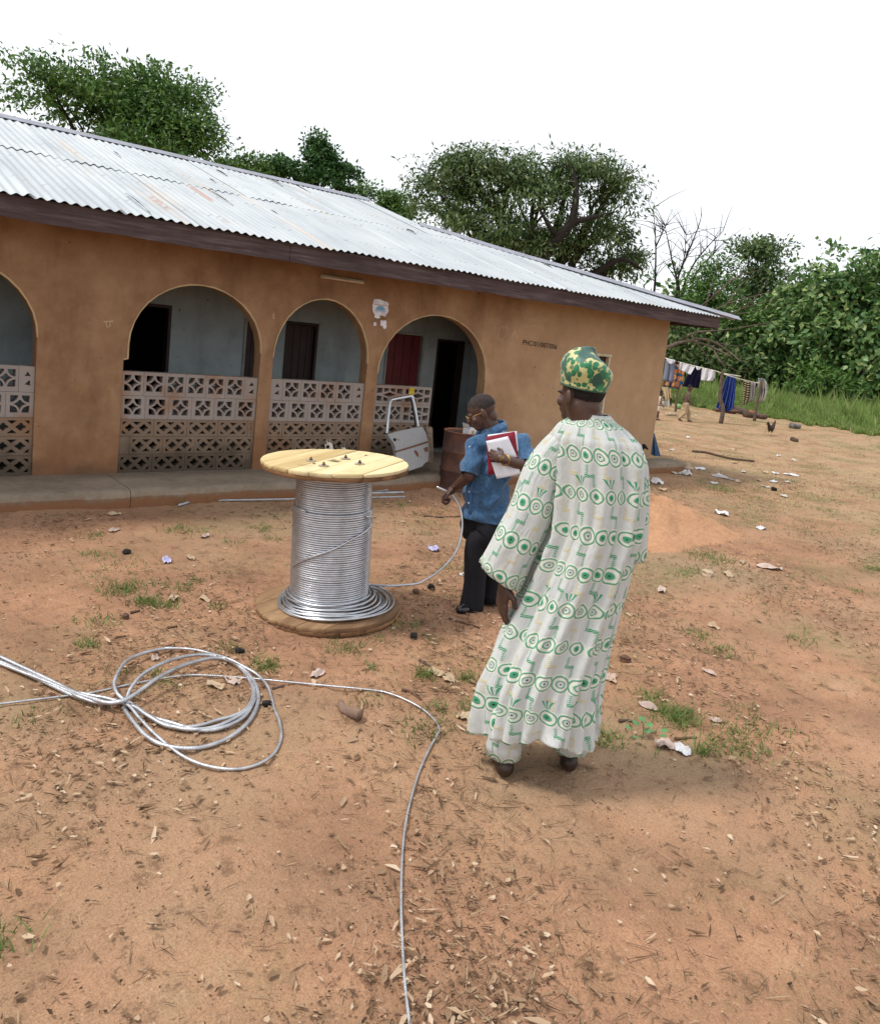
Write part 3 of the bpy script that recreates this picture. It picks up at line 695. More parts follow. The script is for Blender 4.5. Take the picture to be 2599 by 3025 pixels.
def flange(R, zlo, zhi, matT, matB, nplk, seed, hole, angT, bite=None, name='flange'):
    zm = (zlo+zhi)/2
    # ring core that carries the planks (the hidden middle of the two layers)
    m = MB().lathe([(0.085, zm-0.001), (R*0.9, zm-0.001), (R*0.9, zm+0.001), (0.085, zm+0.001)], 24)
    fl = m.build(name, matB, spool)
    cuts = [-R]; w_ = 2*R/nplk; r_ = random.Random(seed)
    for i in range(1, nplk): cuts.append(-R+w_*i + r_.uniform(-0.02, 0.02))
    cuts.append(R)
    for layer, (z0, z1, a, mt) in enumerate(((zm+0.0012, zhi, angT, matT), (zlo, zm-0.0012, angT+R_(90), matB))):
        for i in range(nplk):
            a0, a1 = max(cuts[i], -R+0.002), min(cuts[i+1], R-0.002)
            hl = rect(-0.055, max(a0+0.01, -0.045), 0.055, min(a1-0.01, 0.045)) if (hole and a0 < -0.03 and a1 > 0.03) else None
            link('plank', plank_piece(R, a0, a1, a, z0-(r_.uniform(0, 0.003) if layer == 0 else 0), z1-(r_.uniform(0, 0.006) if layer == 0 else 0), seed*50+i+20*layer, hl, bite=bite if layer == 0 else None), mt, fl)
    return fl
RT = 0.487
ftop = flange(RT, 0.990, 1.045, M_pine, M_edge, 7, 3, True, pang, name='top_flange')
fbot = flange(RT, 0.0, 0.060, M_pine2, M_edge, 6, 6, False, pang-0.25, name='bottom_flange')
M_rust = flat('rusty_iron', (0.16, 0.075, 0.040), 0.8, 0.3, 40)
M_zinc = flat('zinc_washer', (0.50, 0.46, 0.38), 0.5, 0.1, 40, metal=0.6)
for a, b in ((648, 235), (952, 228), (760, 285), (1075, 280)):
    q = Matrix(spool.rotation_euler.to_matrix()).inverted() @ (G(B2, a, b, 1.048) - sp_c); x, y = q.x, q.y
    wsh = MB().lathe([(0.0005, 1.0452), (0.034, 1.0452), (0.034, 1.0486), (0.0005, 1.0486)], 16, (x, y)).build('washer', M_zinc, spool)
    MB().lathe([(0.0125, 1.0488), (0.013, 1.058), (0.011, 1.060), (0.0075, 1.061), (0.0075, 1.070), (0.0005, 1.071)], 6, (x, y)).build('bolt', M_rust, wsh)
for a, b in ((675, 262), (1130, 205)):
    q = Matrix(spool.rotation_euler.to_matrix()).inverted() @ (G(B2, a, b, 1.046) - sp_c)
    MB().lathe([(0.0005, 1.0462), (0.012, 1.0462), (0.0005, 1.0468)], 8, (q.x, q.y)).build('knot', M_rust, ftop)
MB().lathe([(0.225, 0.061), (0.225, 0.989)], 32).build('drum_core', flat('drum_core', (0.12, 0.10, 0.08)), spool)
r_ = random.Random(11)
def helix(r0, z0, z1, pitch, wire, name, jit=0.0012):
    turns = (z1-z0)/pitch; n = int(turns*44); pts = []
    js = [r_.uniform(-jit, jit) for _ in range(int(turns)+3)]
    for i in range(n+1):
        t = i/44; a = 2*math.pi*t; f_ = t-int(t); j = js[int(t)]*(1-f_)+js[int(t)+1]*f_
        pts.append((math.cos(a)*(r0+j), math.sin(a)*(r0+j), z0+pitch*t+j*1.2))
    return link(name, MB().tube(pts, wire, 6).mesh(name, True), M_alu, spool)
helix(0.247, 0.070, 0.984, 0.0146, 0.0080, 'wire_winding')
helix(0.2605, 0.070, 0.735, 0.0146, 0.0080, 'wire_winding')
rotI = spool.rotation_euler.to_matrix().inverted()
def spool_local(p): return rotI @ (Vector(p)-sp_c)
def drum_pt(a, b, rr_):
    """the point of the winding seen at a zoom position, at radius rr_"""
    d = rotI @ ray(*B2(a, b)); o = spool_local(CP); A = d.x*d.x+d.y*d.y; Bq = 2*(o.x*d.x+o.y*d.y); C_ = o.x*o.x+o.y*o.y-rr_*rr_; q = Bq*Bq-4*A*C_
    t = (-Bq-math.sqrt(max(q, 0)))/(2*A); return o+d*t
link('crossing_wire', MB().tube(spline([drum_pt(486, 1160, 0.272), drum_pt(560, 1118, 0.274), drum_pt(700, 1070, 0.274), drum_pt(850, 1015, 0.274), drum_pt(1000, 935, 0.274), drum_pt(1110, 870, 0.276), drum_pt(1172, 810, 0.285), drum_pt(1185, 765, 0.290), drum_pt(1172, 735, 0.284), drum_pt(1130, 732, 0.272)], 6), 0.0076, 8).mesh('w', True), M_alu, spool)
dr = rotI @ Vector((0.78, -0.63, 0)); 
for i in range(11):
    t = i/10; R0 = 0.276 + 0.112*t**1.2 + r_.uniform(-0.008, 0.012); off = 0.068*t*r_.uniform(0.6, 1.1); z0 = 0.072 + 0.013*(5-i) if i < 5 else 0.070+0.006*(i % 3)
    pts = []; ph = r_.uniform(0, 6.28)
    for k in range(49):
        a = 2*math.pi*k/48
        rr_ = R0*(1+0.03*math.sin(2*a+ph)); pts.append((math.cos(a)*rr_+dr.x*off, math.sin(a)*rr_+dr.y*off, z0+0.006*math.sin(a*3+ph)+0.003))
    link('wire_loop', MB().tube(pts, 0.0076, 6, cap=False).mesh('wire_loop', True), M_alu, spool)
# loose end of the wire, carried up to the man's hand
HAND_D = 5.62
tail = [on_d(*B2(1100, 1345), 5.40), on_d(*B2(1165, 1332), 5.38), on_d(*B2(1330, 1337), 5.33), on_d(*B2(1560, 1322), 5.32), on_d(*B3(10, 1698), 5.34), on_d(*B3(130, 1620), 5.38), on_d(*B3(250, 1490), 5.43), on_d(*B3(308, 1340), 5.48), on_d(*B3(318, 1200), 5.53), on_d(*B3(296, 1090), HAND_D-0.03), on_d(*B3(245, 1012), HAND_D), on_d(*B3(190, 972), HAND_D), on_d(*B3(110, 935), HAND_D)]
tl_m = MB().tube([spool_local(p) for p in spline(tail, 6)], 0.0085, 8)
link('loose_wire_end', tl_m.mesh('w', True), M_alu, spool)

# ------------------------------------------------------------------ wire lying on the ground in front
M_cond = flat('bright_conductor', (0.52, 0.53, 0.56), 0.40, 0.20, 14, metal=0.75, spec=0.5, bstr=0.7, bdist=0.003, bscale=140)
def ground_path(zf, pts, hs_, n=8):
    out = []
    for (a, b), h in zip(pts, hs_ if isinstance(hs_, (list, tuple)) else [hs_]*len(pts)):
        p = G(zf, a, b, h); out.append(Vector((p.x, p.y, gh(p.x, p.y)+h)))
    return spline(out, n)
coil = tag(empty('wire_coil', G(B6, 700, 1600)), 'loose coil of thick silver wire lying on the red dirt in front of the reel', 'wire coil')
def coil_part(zf, pts, h, rad):
    P = [p - coil.location for p in ground_path(zf, pts, h)]
    link('wire_strand', MB().tube(P, rad, 8).mesh('wire_strand', True), M_cond, coil)
coil_part(B6, [(-900, 1180), (-150, 1520), (40, 1612), (200, 1672), (310, 1702), (430, 1685), (560, 1605), (700, 1512), (880, 1432), (1080, 1384), (1210, 1398), (1330, 1478), (1410, 1580), (1432, 1690), (1400, 1790), (1330, 1880), (1180, 1980), (980, 2040), (760, 2030), (600, 1960), (480, 1830), (420, 1740)], [0.02, 0.02, 0.03, 0.04, 0.05, 0.06, 0.07, 0.08, 0.06, 0.04, 0.03, 0.02, 0.015, 0.015, 0.015, 0.015, 0.015, 0.015, 0.015, 0.015, 0.015, 0.015], 0.0105)
coil_part(B6, [(440, 1720), (448, 1660), (480, 1590), (560, 1500), (700, 1422), (860, 1372), (1020, 1356), (1180, 1386), (1300, 1460), (1372, 1560), (1392, 1660), (1345, 1752), (1250, 1805), (1130, 1835), (960, 1880), (760, 1880), (600, 1800), (500, 1735), (300, 1670), (120, 1630), (-60, 1570), (-900, 1240)], [0.02, 0.03, 0.05, 0.07, 0.07, 0.05, 0.03, 0.02, 0.02, 0.015, 0.015, 0.015, 0.015, 0.015, 0.015, 0.02, 0.03, 0.03, 0.02, 0.02, 0.02, 0.02], 0.0095)
coil_part(B6, [(780, 1292), (640, 1316), (520, 1352), (432, 1402), (372, 1490), (350, 1560), (372, 1632), (432, 1690), (500, 1742), (590, 1800), (760, 1850), (1000, 1910), (1200, 1880), (1340, 1800), (1408, 1680)], [0.02, 0.03, 0.04, 0.05, 0.05, 0.04, 0.03, 0.02, 0.02, 0.015, 0.015, 0.015, 0.015, 0.015, 0.02], 0.0100)
coil_part(B6, [(720, 1298), (900, 1306), (1040, 1336), (1200, 1386), (1330, 1450), (1430, 1512), (1500, 1592), (1532, 1680), (1552, 1760), (1592, 1860), (1600, 1990), (1520, 2120), (1330, 2200), (1100, 2190), (880, 2110), (680, 1960), (540, 1820), (450, 1720), (330, 1690)], [0.025, 0.025, 0.02, 0.04, 0.03, 0.02, 0.02, 0.01, 0.01, 0.01, 0.01, 0.01, 0.01, 0.01, 0.01, 0.02, 0.03, 0.04, 0.04], 0.0075)
coil_part(B6, [(-900, 1215), (-200, 1530), (40, 1640), (210, 1690), (330, 1712), (450, 1700), (560, 1770), (700, 1850), (880, 1900), (1080, 1890), (1240, 1830), (1360, 1750), (1400, 1660), (1385, 1570)], 0.02, 0.0095)
coil_part(B6, [(-900, 1260), (-100, 1560), (80, 1650), (240, 1700), (380, 1690), (480, 1650)], 0.028, 0.008)
tw = [p for p in ground_path(B6, [(-900, 1760), (0, 1642), (200, 1620), (450, 1572), (700, 1532), (900, 1510), (1100, 1516), (1400, 1536)], 0.012)] + [p for p in ground_path(B7, [(300, 740), (600, 775), (860, 806), (1040, 832), (1200, 892), (1320, 962), (1390, 1032), (1416, 1082), (1400, 1125), (1340, 1230), (1260, 1420), (1180, 1750), (1150, 2200), (1170, 2800), (1240, 3400)], 0.012)]
tag(link('thin_wire', MB().tube(tw, 0.0055, 6).mesh('thin_wire', True), M_cond), 'single thin silver wire curving across the foreground dirt past the coil', 'wire')

# ------------------------------------------------------------------ drum, car door and pipes by the house
def m_drum():
    b = B('rusty_drum_paint'); P = b.obj(); k = b.noise(P, 4, 6, 0.7); k2 = b.noise(b.vscale(P, (1, 1, 0.25)), 9, 4)
    c = b.ramp(k*0.7+k2*0.3, [(0.3, (0.045, 0.028, 0.026)), (0.5, (0.095, 0.050, 0.042)), (0.68, (0.19, 0.085, 0.05))])
    return b.fin(c, 0.75, 0.1, k, 0.3, 0.006, 0.3)
dl = G(B3, 150, 962); dr_ = 0.265; DH = 0.755
dc = on_z(*B3(345, 975)); dc = Vector((dc.x+0.02, dc.y+0.16, gh(dc.x, dc.y)-0.012))
drum = tag(empty('oil_drum', dc), 'rusty dark oil drum standing beside the doorway arch', 'drum')
prof = [(0.002, 0.0), (dr_, 0.0), (dr_+0.006, 0.008), (dr_, 0.02)]
for zc in (DH*0.345, DH*0.66): prof += [(dr_, zc-0.022), (dr_+0.010, zc-0.010), (dr_+0.012, zc), (dr_+0.010, zc+0.010), (dr_, zc+0.022)]
prof += [(dr_, DH-0.015), (dr_+0.007, DH-0.006), (dr_+0.005, DH), (dr_-0.006, DH), (dr_-0.008, DH-0.02), (0.002, DH-0.022)]
M_drum = m_drum(); MB().lathe(prof, 40).build('drum_shell', M_drum, drum, sm=True)
M_rim = flat('rust_rim', (0.26, 0.11, 0.055), 0.8, 0.3, 20)
MB().lathe([(dr_-0.010, DH-0.019), (dr_-0.009, DH+0.0025), (dr_+0.0065, DH+0.0025), (dr_+0.008, DH-0.006)], 40).build('drum_rim', M_rim, drum, sm=True)
M_pack = flat('white_carton', (0.72, 0.72, 0.74), 0.6); M_packb = flat('carton_print', (0.55, 0.30, 0.10), 0.6)
ppos = on_d(*B3(385, 452), math.hypot(dc.x, dc.y)-0.05); pk = tag(empty('carton', (ppos.x, ppos.y, dc.z+DH-0.0215), R_(20)), 'small torn white carton lying on top of the oil drum', 'carton')
bevel(MB().box(-0.10, 0.10, -0.05, 0.05, 0, 0.075).mesh()); link('carton_box', bevel(MB().box(-0.10, 0.10, -0.05, 0.05, 0, 0.075).mesh()), M_pack, pk)
link('carton_flap', mesh([(-0.10, -0.05, 0.075), (-0.10, 0.05, 0.075), (-0.15, 0.04, 0.15), (-0.135, -0.05, 0.13)], [(0, 1, 2, 3)]), M_pack, pk)
link('carton_print', MB().box(-0.05, 0.02, -0.0515, -0.0505, 0.01, 0.05).mesh(), M_packb, pk)
# car door: traced in its own leaning plane
def m_doorpaint():
    b = B('grey_car_paint'); P = b.obj(); k = b.noise(P, 5, 6, 0.7)
    c = b.mix(b.noise(P, 2, 4), (0.25, 0.245, 0.245), (0.34, 0.34, 0.345))
    c = b.mix(b.step(k, 0.60, 0.66), c, (0.24, 0.12, 0.06))
    c = b.mix(b.step(b.noise(P, 18, 4), 0.62, 0.70)*0.6, c, (0.28, 0.17, 0.11))
    return b.fin(c, 0.5, 0.0, k, 0.15, 0.005, 0.4)
M_cdoor = m_doorpaint(); M_chrome = flat('door_chrome', (0.60, 0.62, 0.65), 0.35, 0.1, 20, metal=0.8)
def cd(a, b, dy=0.0):
    y = 8.13 - (b-815)/(1390-815)*0.52; return on_y(*Z5(a, b), y+dy)
cdo = cd(1180, 1380); cdoor = tag(empty('car_door', (cdo.x, cdo.y, ZB)), 'dented grey car door with an empty window frame leaning against the block screen', 'car door')
def cdm(pts2, th, dz=0.0):
    A_ = [cd(a, b) - cdoor.location + Vector((0, -dz, 0)) for a, b in pts2]
    nrm = Vector((0.0, -0.90, 0.42)).normalized(); n = len(A_)
    return A_ + [p - nrm*th for p in A_], [tuple(range(n)), tuple(range(2*n-1, n-1, -1))] + [(i, n+i, n+(i+1) % n, (i+1) % n) for i in range(n)]
up = [(1003, 1100), (1080, 1078), (1170, 1058), (1262, 1044), (1290, 1085), (1308, 1150), (1180, 1190), (1065, 1225), (1062, 1195), (1045, 1160), (1022, 1130)]
lo = [(1065, 1230), (1180, 1195), (1308, 1156), (1312, 1220), (1308, 1300), (1272, 1325), (1265, 1340), (1170, 1372), (1090, 1398), (1072, 1330), (1064, 1270)]
link('door_panel', mesh(*cdm(up, 0.06)), M_cdoor, cdoor); link('door_panel', mesh(*cdm(lo, 0.06, 0.006)), M_cdoor, cdoor)
link('trim_strip', mesh(*cdm([(1064, 1222), (1180, 1188), (1309, 1150), (1309, 1160), (1180, 1200), (1065, 1234)], 0.02, 0.014)), M_rust, cdoor)
link('lock_hole', mesh(*cdm([(1045, 1132), (1058, 1127), (1068, 1138), (1062, 1150), (1048, 1146)], 0.01, 0.010)), flat('black_hole', (0.01, 0.01, 0.01)), cdoor)
link('rust_patch', mesh(*cdm([(1198, 1222), (1215, 1218), (1235, 1250), (1230, 1272), (1212, 1252)], 0.004, 0.011)), M_rust, cdoor)
link('rust_patch', mesh(*cdm([(1270, 1205), (1300, 1190), (1306, 1225), (1285, 1232)], 0.004, 0.0115)), M_rust, cdoor)
for q in ([(1008, 1098), (1018, 985), (1033, 862), (1040, 846)], [(1040, 846), (1110, 832), (1198, 816)], [(1200, 816), (1212, 868), (1228, 950), (1243, 1046)]):
    link('window_frame', MB().tube([cd(a, b) - cdoor.location + Vector((0, 0.03, 0)) for a, b in q], 0.017, 6).mesh(), M_chrome, cdoor)
link('window_seal', MB().tube([cd(a-9, b+4) - cdoor.location + Vector((0, 0.045, 0)) for a, b in [(1203, 830), (1214, 880), (1228, 950), (1240, 1040)]], 0.013, 6).mesh(), flat('rubber', (0.015, 0.015, 0.018)), cdoor)
bo = [on_y(*Z5(a, b), 7.98-(b-1055)/280*0.2) for a, b in ((1292, 1054), (1342, 1052), (1346, 1190), (1350, 1308), (1300, 1332), (1312, 1180))]
bo_c = Vector((bo[3].x, bo[3].y, ZB)); n = len(bo)
tag(link('scrap_board', mesh([p-bo_c for p in bo]+[p-bo_c+Vector((0.01, 0.05, 0.01)) for p in bo], [tuple(range(n)), tuple(range(2*n-1, n-1, -1))]+[(i, n+i, n+(i+1) % n, (i+1) % n) for i in range(n)]), m_wood('weathered_board', (0.10, 0.07, 0.05), (0.22, 0.16, 0.11), (0.34, 0.27, 0.20), 1.5), loc=bo_c), 'weathered brown board propped against the edge of the car door', 'board')
tag(link('yellow_sticker', plate([(-0.045, -0.045), (0.042, -0.05), (0.045, 0.042), (-0.042, 0.045)], [], 0.004), flat('yellow_packet', (0.48, 0.34, 0.03), 0.5, 0.35, 22), loc=(on_y(*Z5(1185, 775), WY+0.01).x, WY+0.012, on_y(*Z5(1185, 775), WY+0.01).z)), 'crumpled yellow packet stuffed into a hole of the right block screen', 'packet')
M_pipe = flat('galvanised_pipe', (0.40, 0.42, 0.45), 0.45, 0.15, 10, metal=0.5)
pipes = [(G(B6, 1228, 186), G(Z5, 1000, 1538), 0.022, 0.022, 'lowest galvanised pipe of the bundle behind the reel'), (G(B6, 1290, 166), G(Z5, 985, 1528), 0.020, 0.058, 'upper galvanised pipe of the bundle lying along the paving'),
         (G(B6, 1250, 176), G(Z5, 1120, 1552), 0.016, 0.016, 'long thin galvanised pipe jutting out right of the reel'), (G(B6, 985, 206), G(Z5, 1130, 1585), 0.011, 0.011, 'thin straight rod nearest the camera beside the pipe bundle')]
for i, (a, b, rd, hz, lb) in enumerate(pipes):
    a = Vector((a.x, a.y, gh(a.x, a.y)+hz)); b = Vector((b.x, b.y, gh(b.x, b.y)+hz)); c = (a+b)/2
    mm = MB().tube([a-c, b-c], rd, 10, cap=False).mesh('p', True); tag(link('metal_pipe', mm, M_pipe, loc=c), lb, 'pipe', 'pipes lying by the paving')
bp = [Vector((p.x, p.y, gh(p.x, p.y)+0.02)) for p in (G(B6, 832, 246), G(B6, 900, 225), G(B6, 955, 200), G(B6, 972, 188))]
tag(link('metal_pipe', MB().tube([p-bp[1] for p in bp], 0.014, 8).mesh('p', True), M_pipe, loc=bp[1]), 'short bent grey pipe with its end lifted, left of the pipe bundle', 'pipe', 'pipes lying by the paving')
# blue boards against the corner of the house
M_blue = flat('faded_blue_paint', (0.045, 0.10, 0.20), 0.7, 0.25, 6)
for i, (q, lb) in enumerate((([(238, 1120), (247, 1128), (300, 1328), (252, 1326)], 'blue painted board leaning on the house corner, outermost of two'), ([(232, 1170), (238, 1150), (246, 1326), (216, 1308)], 'narrower blue board tucked close against the house corner'))):
    P4 = [on_y(*B1(a, b), 8.30+0.03*i) for a, b in q]; base = Vector((P4[2].x, P4[2].y, min(p.z for p in P4)))
    tag(link('blue_board', mesh([p-base for p in P4]+[p-base+Vector((0.012, 0.03, 0)) for p in P4], [(0, 1, 2, 3), (7, 6, 5, 4)]+[(k, 4+k, 4+(k+1) % 4, (k+1) % 4) for k in range(4)]), M_blue, loc=base), lb, 'board')
# ------------------------------------------------------------------ people
def m_skin(name, c):
    b = B(name); P = b.obj(); k = b.noise(P, 9, 4)
    return b.fin(b.mix(k, [q*0.72 for q in c], [q*1.25 for q in c]), 0.48, 0, b.noise(P, 120, 3), 0.12, 0.002, 0.45)
M_skin1 = m_skin('dark_skin', (0.075, 0.036, 0.025)); M_skin2 = m_skin('dark_skin_warm', (0.070, 0.034, 0.023)); M_skin3 = m_skin('child_skin', (0.10, 0.054, 0.038))
M_hair = flat('short_black_hair', (0.014, 0.012, 0.012), 0.9, 0.3, 40, bstr=0.6, bdist=0.003, bscale=220)
M_greyhair = flat('greying_hair', (0.036, 0.026, 0.024), 0.9, 0.3, 40, bstr=0.6, bdist=0.003, bscale=220)
def rz(a): return Matrix.Rotation(a, 3, 'Z')
def head_parts(c, s, yaw, pitch, h=0.235):
    """head masses: c = centre of the head (local), facing local +y turned by yaw, bowed by pitch"""
    Rm = rz(yaw) @ Matrix.Rotation(-pitch, 3, 'X'); k = h/0.235*s
    def E_(p, r, tw=0.0): return ('e', Vector(c)+Rm @ (Vector(p)*k), Vector(r)*k, Rm @ Matrix.Rotation(tw, 3, 'Z'))
    return [E_((0, -0.012, 0.030), (0.076, 0.096, 0.085)), E_((0, 0.030, -0.030), (0.060, 0.066, 0.078)), E_((0, 0.050, -0.085), (0.038, 0.040, 0.030)),
            E_((0, 0.098, -0.018), (0.015, 0.020, 0.024)), E_((0, 0.108, -0.030), (0.019, 0.013, 0.010)), E_((0, 0.092, -0.058), (0.026, 0.012, 0.008)), E_((0, 0.089, -0.070), (0.022, 0.012, 0.008)),
            E_((0.030, 0.085, 0.012), (0.022, 0.012, 0.008)), E_((-0.030, 0.085, 0.012), (0.022, 0.012, 0.008)), E_((0.040, 0.066, -0.030), (0.022, 0.022, 0.022)), E_((-0.040, 0.066, -0.030), (0.022, 0.022, 0.022)),
            E_((0.083, -0.004, -0.012), (0.012, 0.021, 0.036), 0.35), E_((-0.083, -0.004, -0.012), (0.012, 0.021, 0.036), -0.35), E_((0, -0.045, -0.045), (0.050, 0.045, 0.058))], Rm, k
def hand_parts(w_, d, up, s, curl, flip=1, spread=0.5):
    """hand from wrist w_: d = along the fingers, up = back of the hand; thumb on side `flip`"""
    d = Vector(d).normalized(); up = Vector(up); up = (up-d*up.dot(d)).normalized(); sd_ = d.cross(up)*flip; w_ = Vector(w_); out = []
    Rm = Matrix((sd_*flip, d, up)).transposed() if flip > 0 else Matrix((-sd_*flip, d, up)).transposed()
    pc = w_+d*0.048*s; out.append(('e', pc, Vector((0.040, 0.054, 0.017))*s, Rm)); out.append(('c', w_-d*0.02*s, 0.026*s, w_+d*0.03*s, 0.026*s))
    for i, (o, L) in enumerate(((0.030, 0.070), (0.010, 0.080), (-0.011, 0.074), (-0.030, 0.058))):
        a = w_+d*(0.088-0.006*abs(i-1))*s+sd_*o*s; c = curl[i] if isinstance(curl, (list, tuple)) else curl
        dd = (d+sd_*(o*spread*4)).normalized(); q = a; ang = 0.0
        for j, f in enumerate((0.45, 0.31, 0.24)):
            ang += c*(0.7 if j == 0 else 1.0); dj = dd*math.cos(ang)-up*math.sin(ang); e = q+dj*L*f*s
            out.append(('c', q, (0.0100-0.0008*j)*s, e, (0.0094-0.0010*j)*s)); q = e
    b0 = w_+d*0.022*s+sd_*0.026*s-up*0.004*s; b1 = b0+(d*0.6+sd_*0.7-up*0.25).normalized()*0.040*s; b2 = b1+(d*0.95+sd_*0.1-up*0.35).normalized()*0.034*s
    out += [('c', b0, 0.0135*s, b1, 0.0115*s), ('c', b1, 0.0112*s, b2, 0.0095*s)]
    return out
def ring(c, ax, ay, a, b, n, fold=None):
    c, ax, ay = Vector(c), Vector(ax), Vector(ay)
    return [c + ax*(a*math.cos(2*math.pi*k/n)*(1+(fold(2*math.pi*k/n) if fold else 0))) + ay*(b*math.sin(2*math.pi*k/n)*(1+(fold(2*math.pi*k/n) if fold else 0))) for k in range(n)]
def tube_cloth(pts, rads, n=28, amp=0.05, seed=1, name='cloth', frame=None, uoff=0.0, sub=4, hem=None, flat_=1.0, cap0=False):
    """a cloth tube along points, with folds; uv in metres"""
    r_ = random.Random(seed); P = spline(pts, sub); m = len(P); Rr = []
    for i in range(m):
        t = i/sub; k = min(int(t), len(rads)-2); f = t-k; a, b = rads[k], rads[k+1]; f = f*f*(3-2*f)
        Rr.append(a+(b-a)*f)
    ph = [r_.uniform(0, 6.28) for _ in range(6)]; rings = []; uvs = []; prev = None; dist = 0
    for i, p in enumerate(P):
        t = (P[min(i+1, m-1)]-P[max(i-1, 0)]).normalized()
        if prev is None: u = (frame or Vector((1, 0, 0))); u = (u-t*u.dot(t)).normalized()
        else: u = (prev-t*prev.dot(t)).normalized()
        prev = u; w_ = t.cross(u); s = i/(m-1)
        if i: dist += (P[i]-P[i-1]).length
        A = amp if not callable(amp) else amp(s)
        def fo(a, s=s, A=A): return A*(0.5*math.sin(3*a+ph[0]+s*1.5)+0.35*math.sin(5*a+ph[1]-s*2)+0.25*math.sin(8*a+ph[2]+s)+0.2*math.sin(2*a+9*s+ph[3])+0.15*math.sin(a*1.0+14*s+ph[4]))
        rg_ = ring(p, u, w_, Rr[i], Rr[i]*flat_, n, fo)
        if hem and i >= m-2: rg_ = [q+t*hem(2*math.pi*k/n) for k, q in enumerate(rg_)]
        rings.append(rg_); uvs += [(uoff+k/n*2*math.pi*max(rads), dist) for k in range(n)]
    return loft(rings, True, cap0=cap0, name=name, uv=uvs)
def solidify(o, th=0.004):
    m = o.modifiers.new('thick', 'SOLIDIFY'); m.thickness = th; m.offset = -1; return o

# ---- man in denim beside the reel
bf = on_z(*B3(400, 1935)); BD = math.hypot(bf.x, bf.y)
bz = gh(bf.x, bf.y)
base_b = Vector((bf.x+0.03, bf.y+0.02, bz)); hb = R_(178)                    # facing left, half towards the camera
man_b = tag(empty('person', base_b, hb-R_(90)), 'man in blue denim shirt and dark trousers looking down, holding a wire end and papers', 'person')
MBw = (Matrix.Translation(base_b) @ Matrix.Rotation(hb-R_(90), 4, 'Z')).inverted()
def bl(a, b, dd=0.0): return MBw @ on_d(*B3(a, b), BD+dd)
hipc = bl(500, 1185, 0.05); chest = bl(610, 690, 0.05); neck = bl(575, 430, 0.06); headc = bl(475, 320, 0.04)
shL, shR = bl(800, 572, 0.10), bl(432, 592, -0.02)          # his left is on the right of the picture
elL, wrL = bl(845, 770, -0.06), bl(660, 712, -0.25); elR, wrR = bl(372, 845, -0.10), bl(255, 945, HAND_D-BD)
hdR = bl(190, 985, HAND_D-BD)
hp_, hRm, hk = head_parts(headc, 1.0, R_(-34), R_(30), 0.248)
toe1 = bl(318, 1935, -0.10); ank1 = bl(400, 1880, 0.0); ank2 = bl(560, 1800, 0.18)
body_parts = hp_ + [('c', neck-Vector((0, 0, 0.03)), 0.062, headc-Vector((0, 0.005, 0.03)), 0.060), ('e', chest, (0.14, 0.085, 0.18)), ('c', hipc+Vector((0, 0, 0.04)), 0.095, chest-Vector((0, 0, 0.1)), 0.10),
    ('c', shL, 0.050, elL, 0.045), ('c', elL, 0.045, wrL, 0.030), ('c', shR, 0.050, elR, 0.043), ('c', elR, 0.044, wrR, 0.030), ('c', chest+Vector((0, 0, 0.08)), 0.06, shL, 0.045), ('c', chest+Vector((0, 0, 0.08)), 0.06, shR, 0.045),
    ('c', hipc+Vector((0.06, 0, -0.06)), 0.075, ank2+Vector((0, 0, 0.40)), 0.060), ('c', ank2+Vector((0, 0, 0.40)), 0.060, ank2, 0.040), ('c', hipc-Vector((0.06, 0, 0.06)), 0.075, ank1+Vector((0, 0, 0.42)), 0.060), ('c', ank1+Vector((0, 0, 0.42)), 0.060, ank1, 0.040)]
fistd = (hdR-wrR).normalized()
body_parts += hand_parts(wrR, fistd+Vector((0, 0, -0.15)), (0.2, -0.1, 1), 1.12, [1.05, 1.1, 1.15, 1.2], -1) + hand_parts(wrL, (bl(500, 650, -0.2)-wrL), (0.0, 1, 0.25), 0.95, [0.35, 0.4, 0.5, 0.55], 1)
link('body', blob(body_parts, 0.005, 3, 'body'), M_skin1, man_b)
def hair_cap(c, Rm, k, mat, par, lo=-0.35):
    bm = bmesh.new(); bmesh.ops.create_uvsphere(bm, u_segments=24, v_segments=16, radius=1); vs = bm.verts[:]
    bmesh.ops.delete(bm, geom=[v for v in vs if v.co.z < lo+(0.4-lo)*max(0, v.co.y)], context='VERTS'); me = bpy.data.meshes.new('hair'); bm.to_mesh(me); bm.free(); smooth(me)
    me.transform(Matrix.Translation(Vector(c)+Rm @ (Vector((0, -0.014, 0.032))*k)) @ Rm.to_4x4() @ Matrix.Diagonal((0.0772*k, 0.0968*k, 0.0860*k, 1)))
    return link('hair', me, mat, par)
hair_cap(headc, hRm, hk, M_greyhair, man_b)
M_gold = flat('gold_metal', (0.34, 0.22, 0.07), 0.40, 0.1, 30, metal=0.9); M_lens = flat('spectacle_lens', (0.10, 0.09, 0.08), 0.1, 0.05, 5, spec=0.6)
def fp(p): return Vector(headc)+hRm @ (Vector(p)*hk)
gl = MB()
for s in (1, -1):
    gl.tube([fp((s*0.033+0.020*math.cos(a), 0.106, -0.004+0.017*math.sin(a))) for a in [i*math.pi/6 for i in range(13)]], 0.0009, 5, cap=False)
    gl.tube([fp((s*0.053, 0.105, 0.002)), fp((s*0.079, 0.06, 0.004)), fp((s*0.086, 0.0, 0.004))], 0.0010, 5)
gl.tube([fp((-0.013, 0.108, 0.0)), fp((0.013, 0.108, 0.0))], 0.0016, 5); gl.build('spectacles', M_gold, man_b)
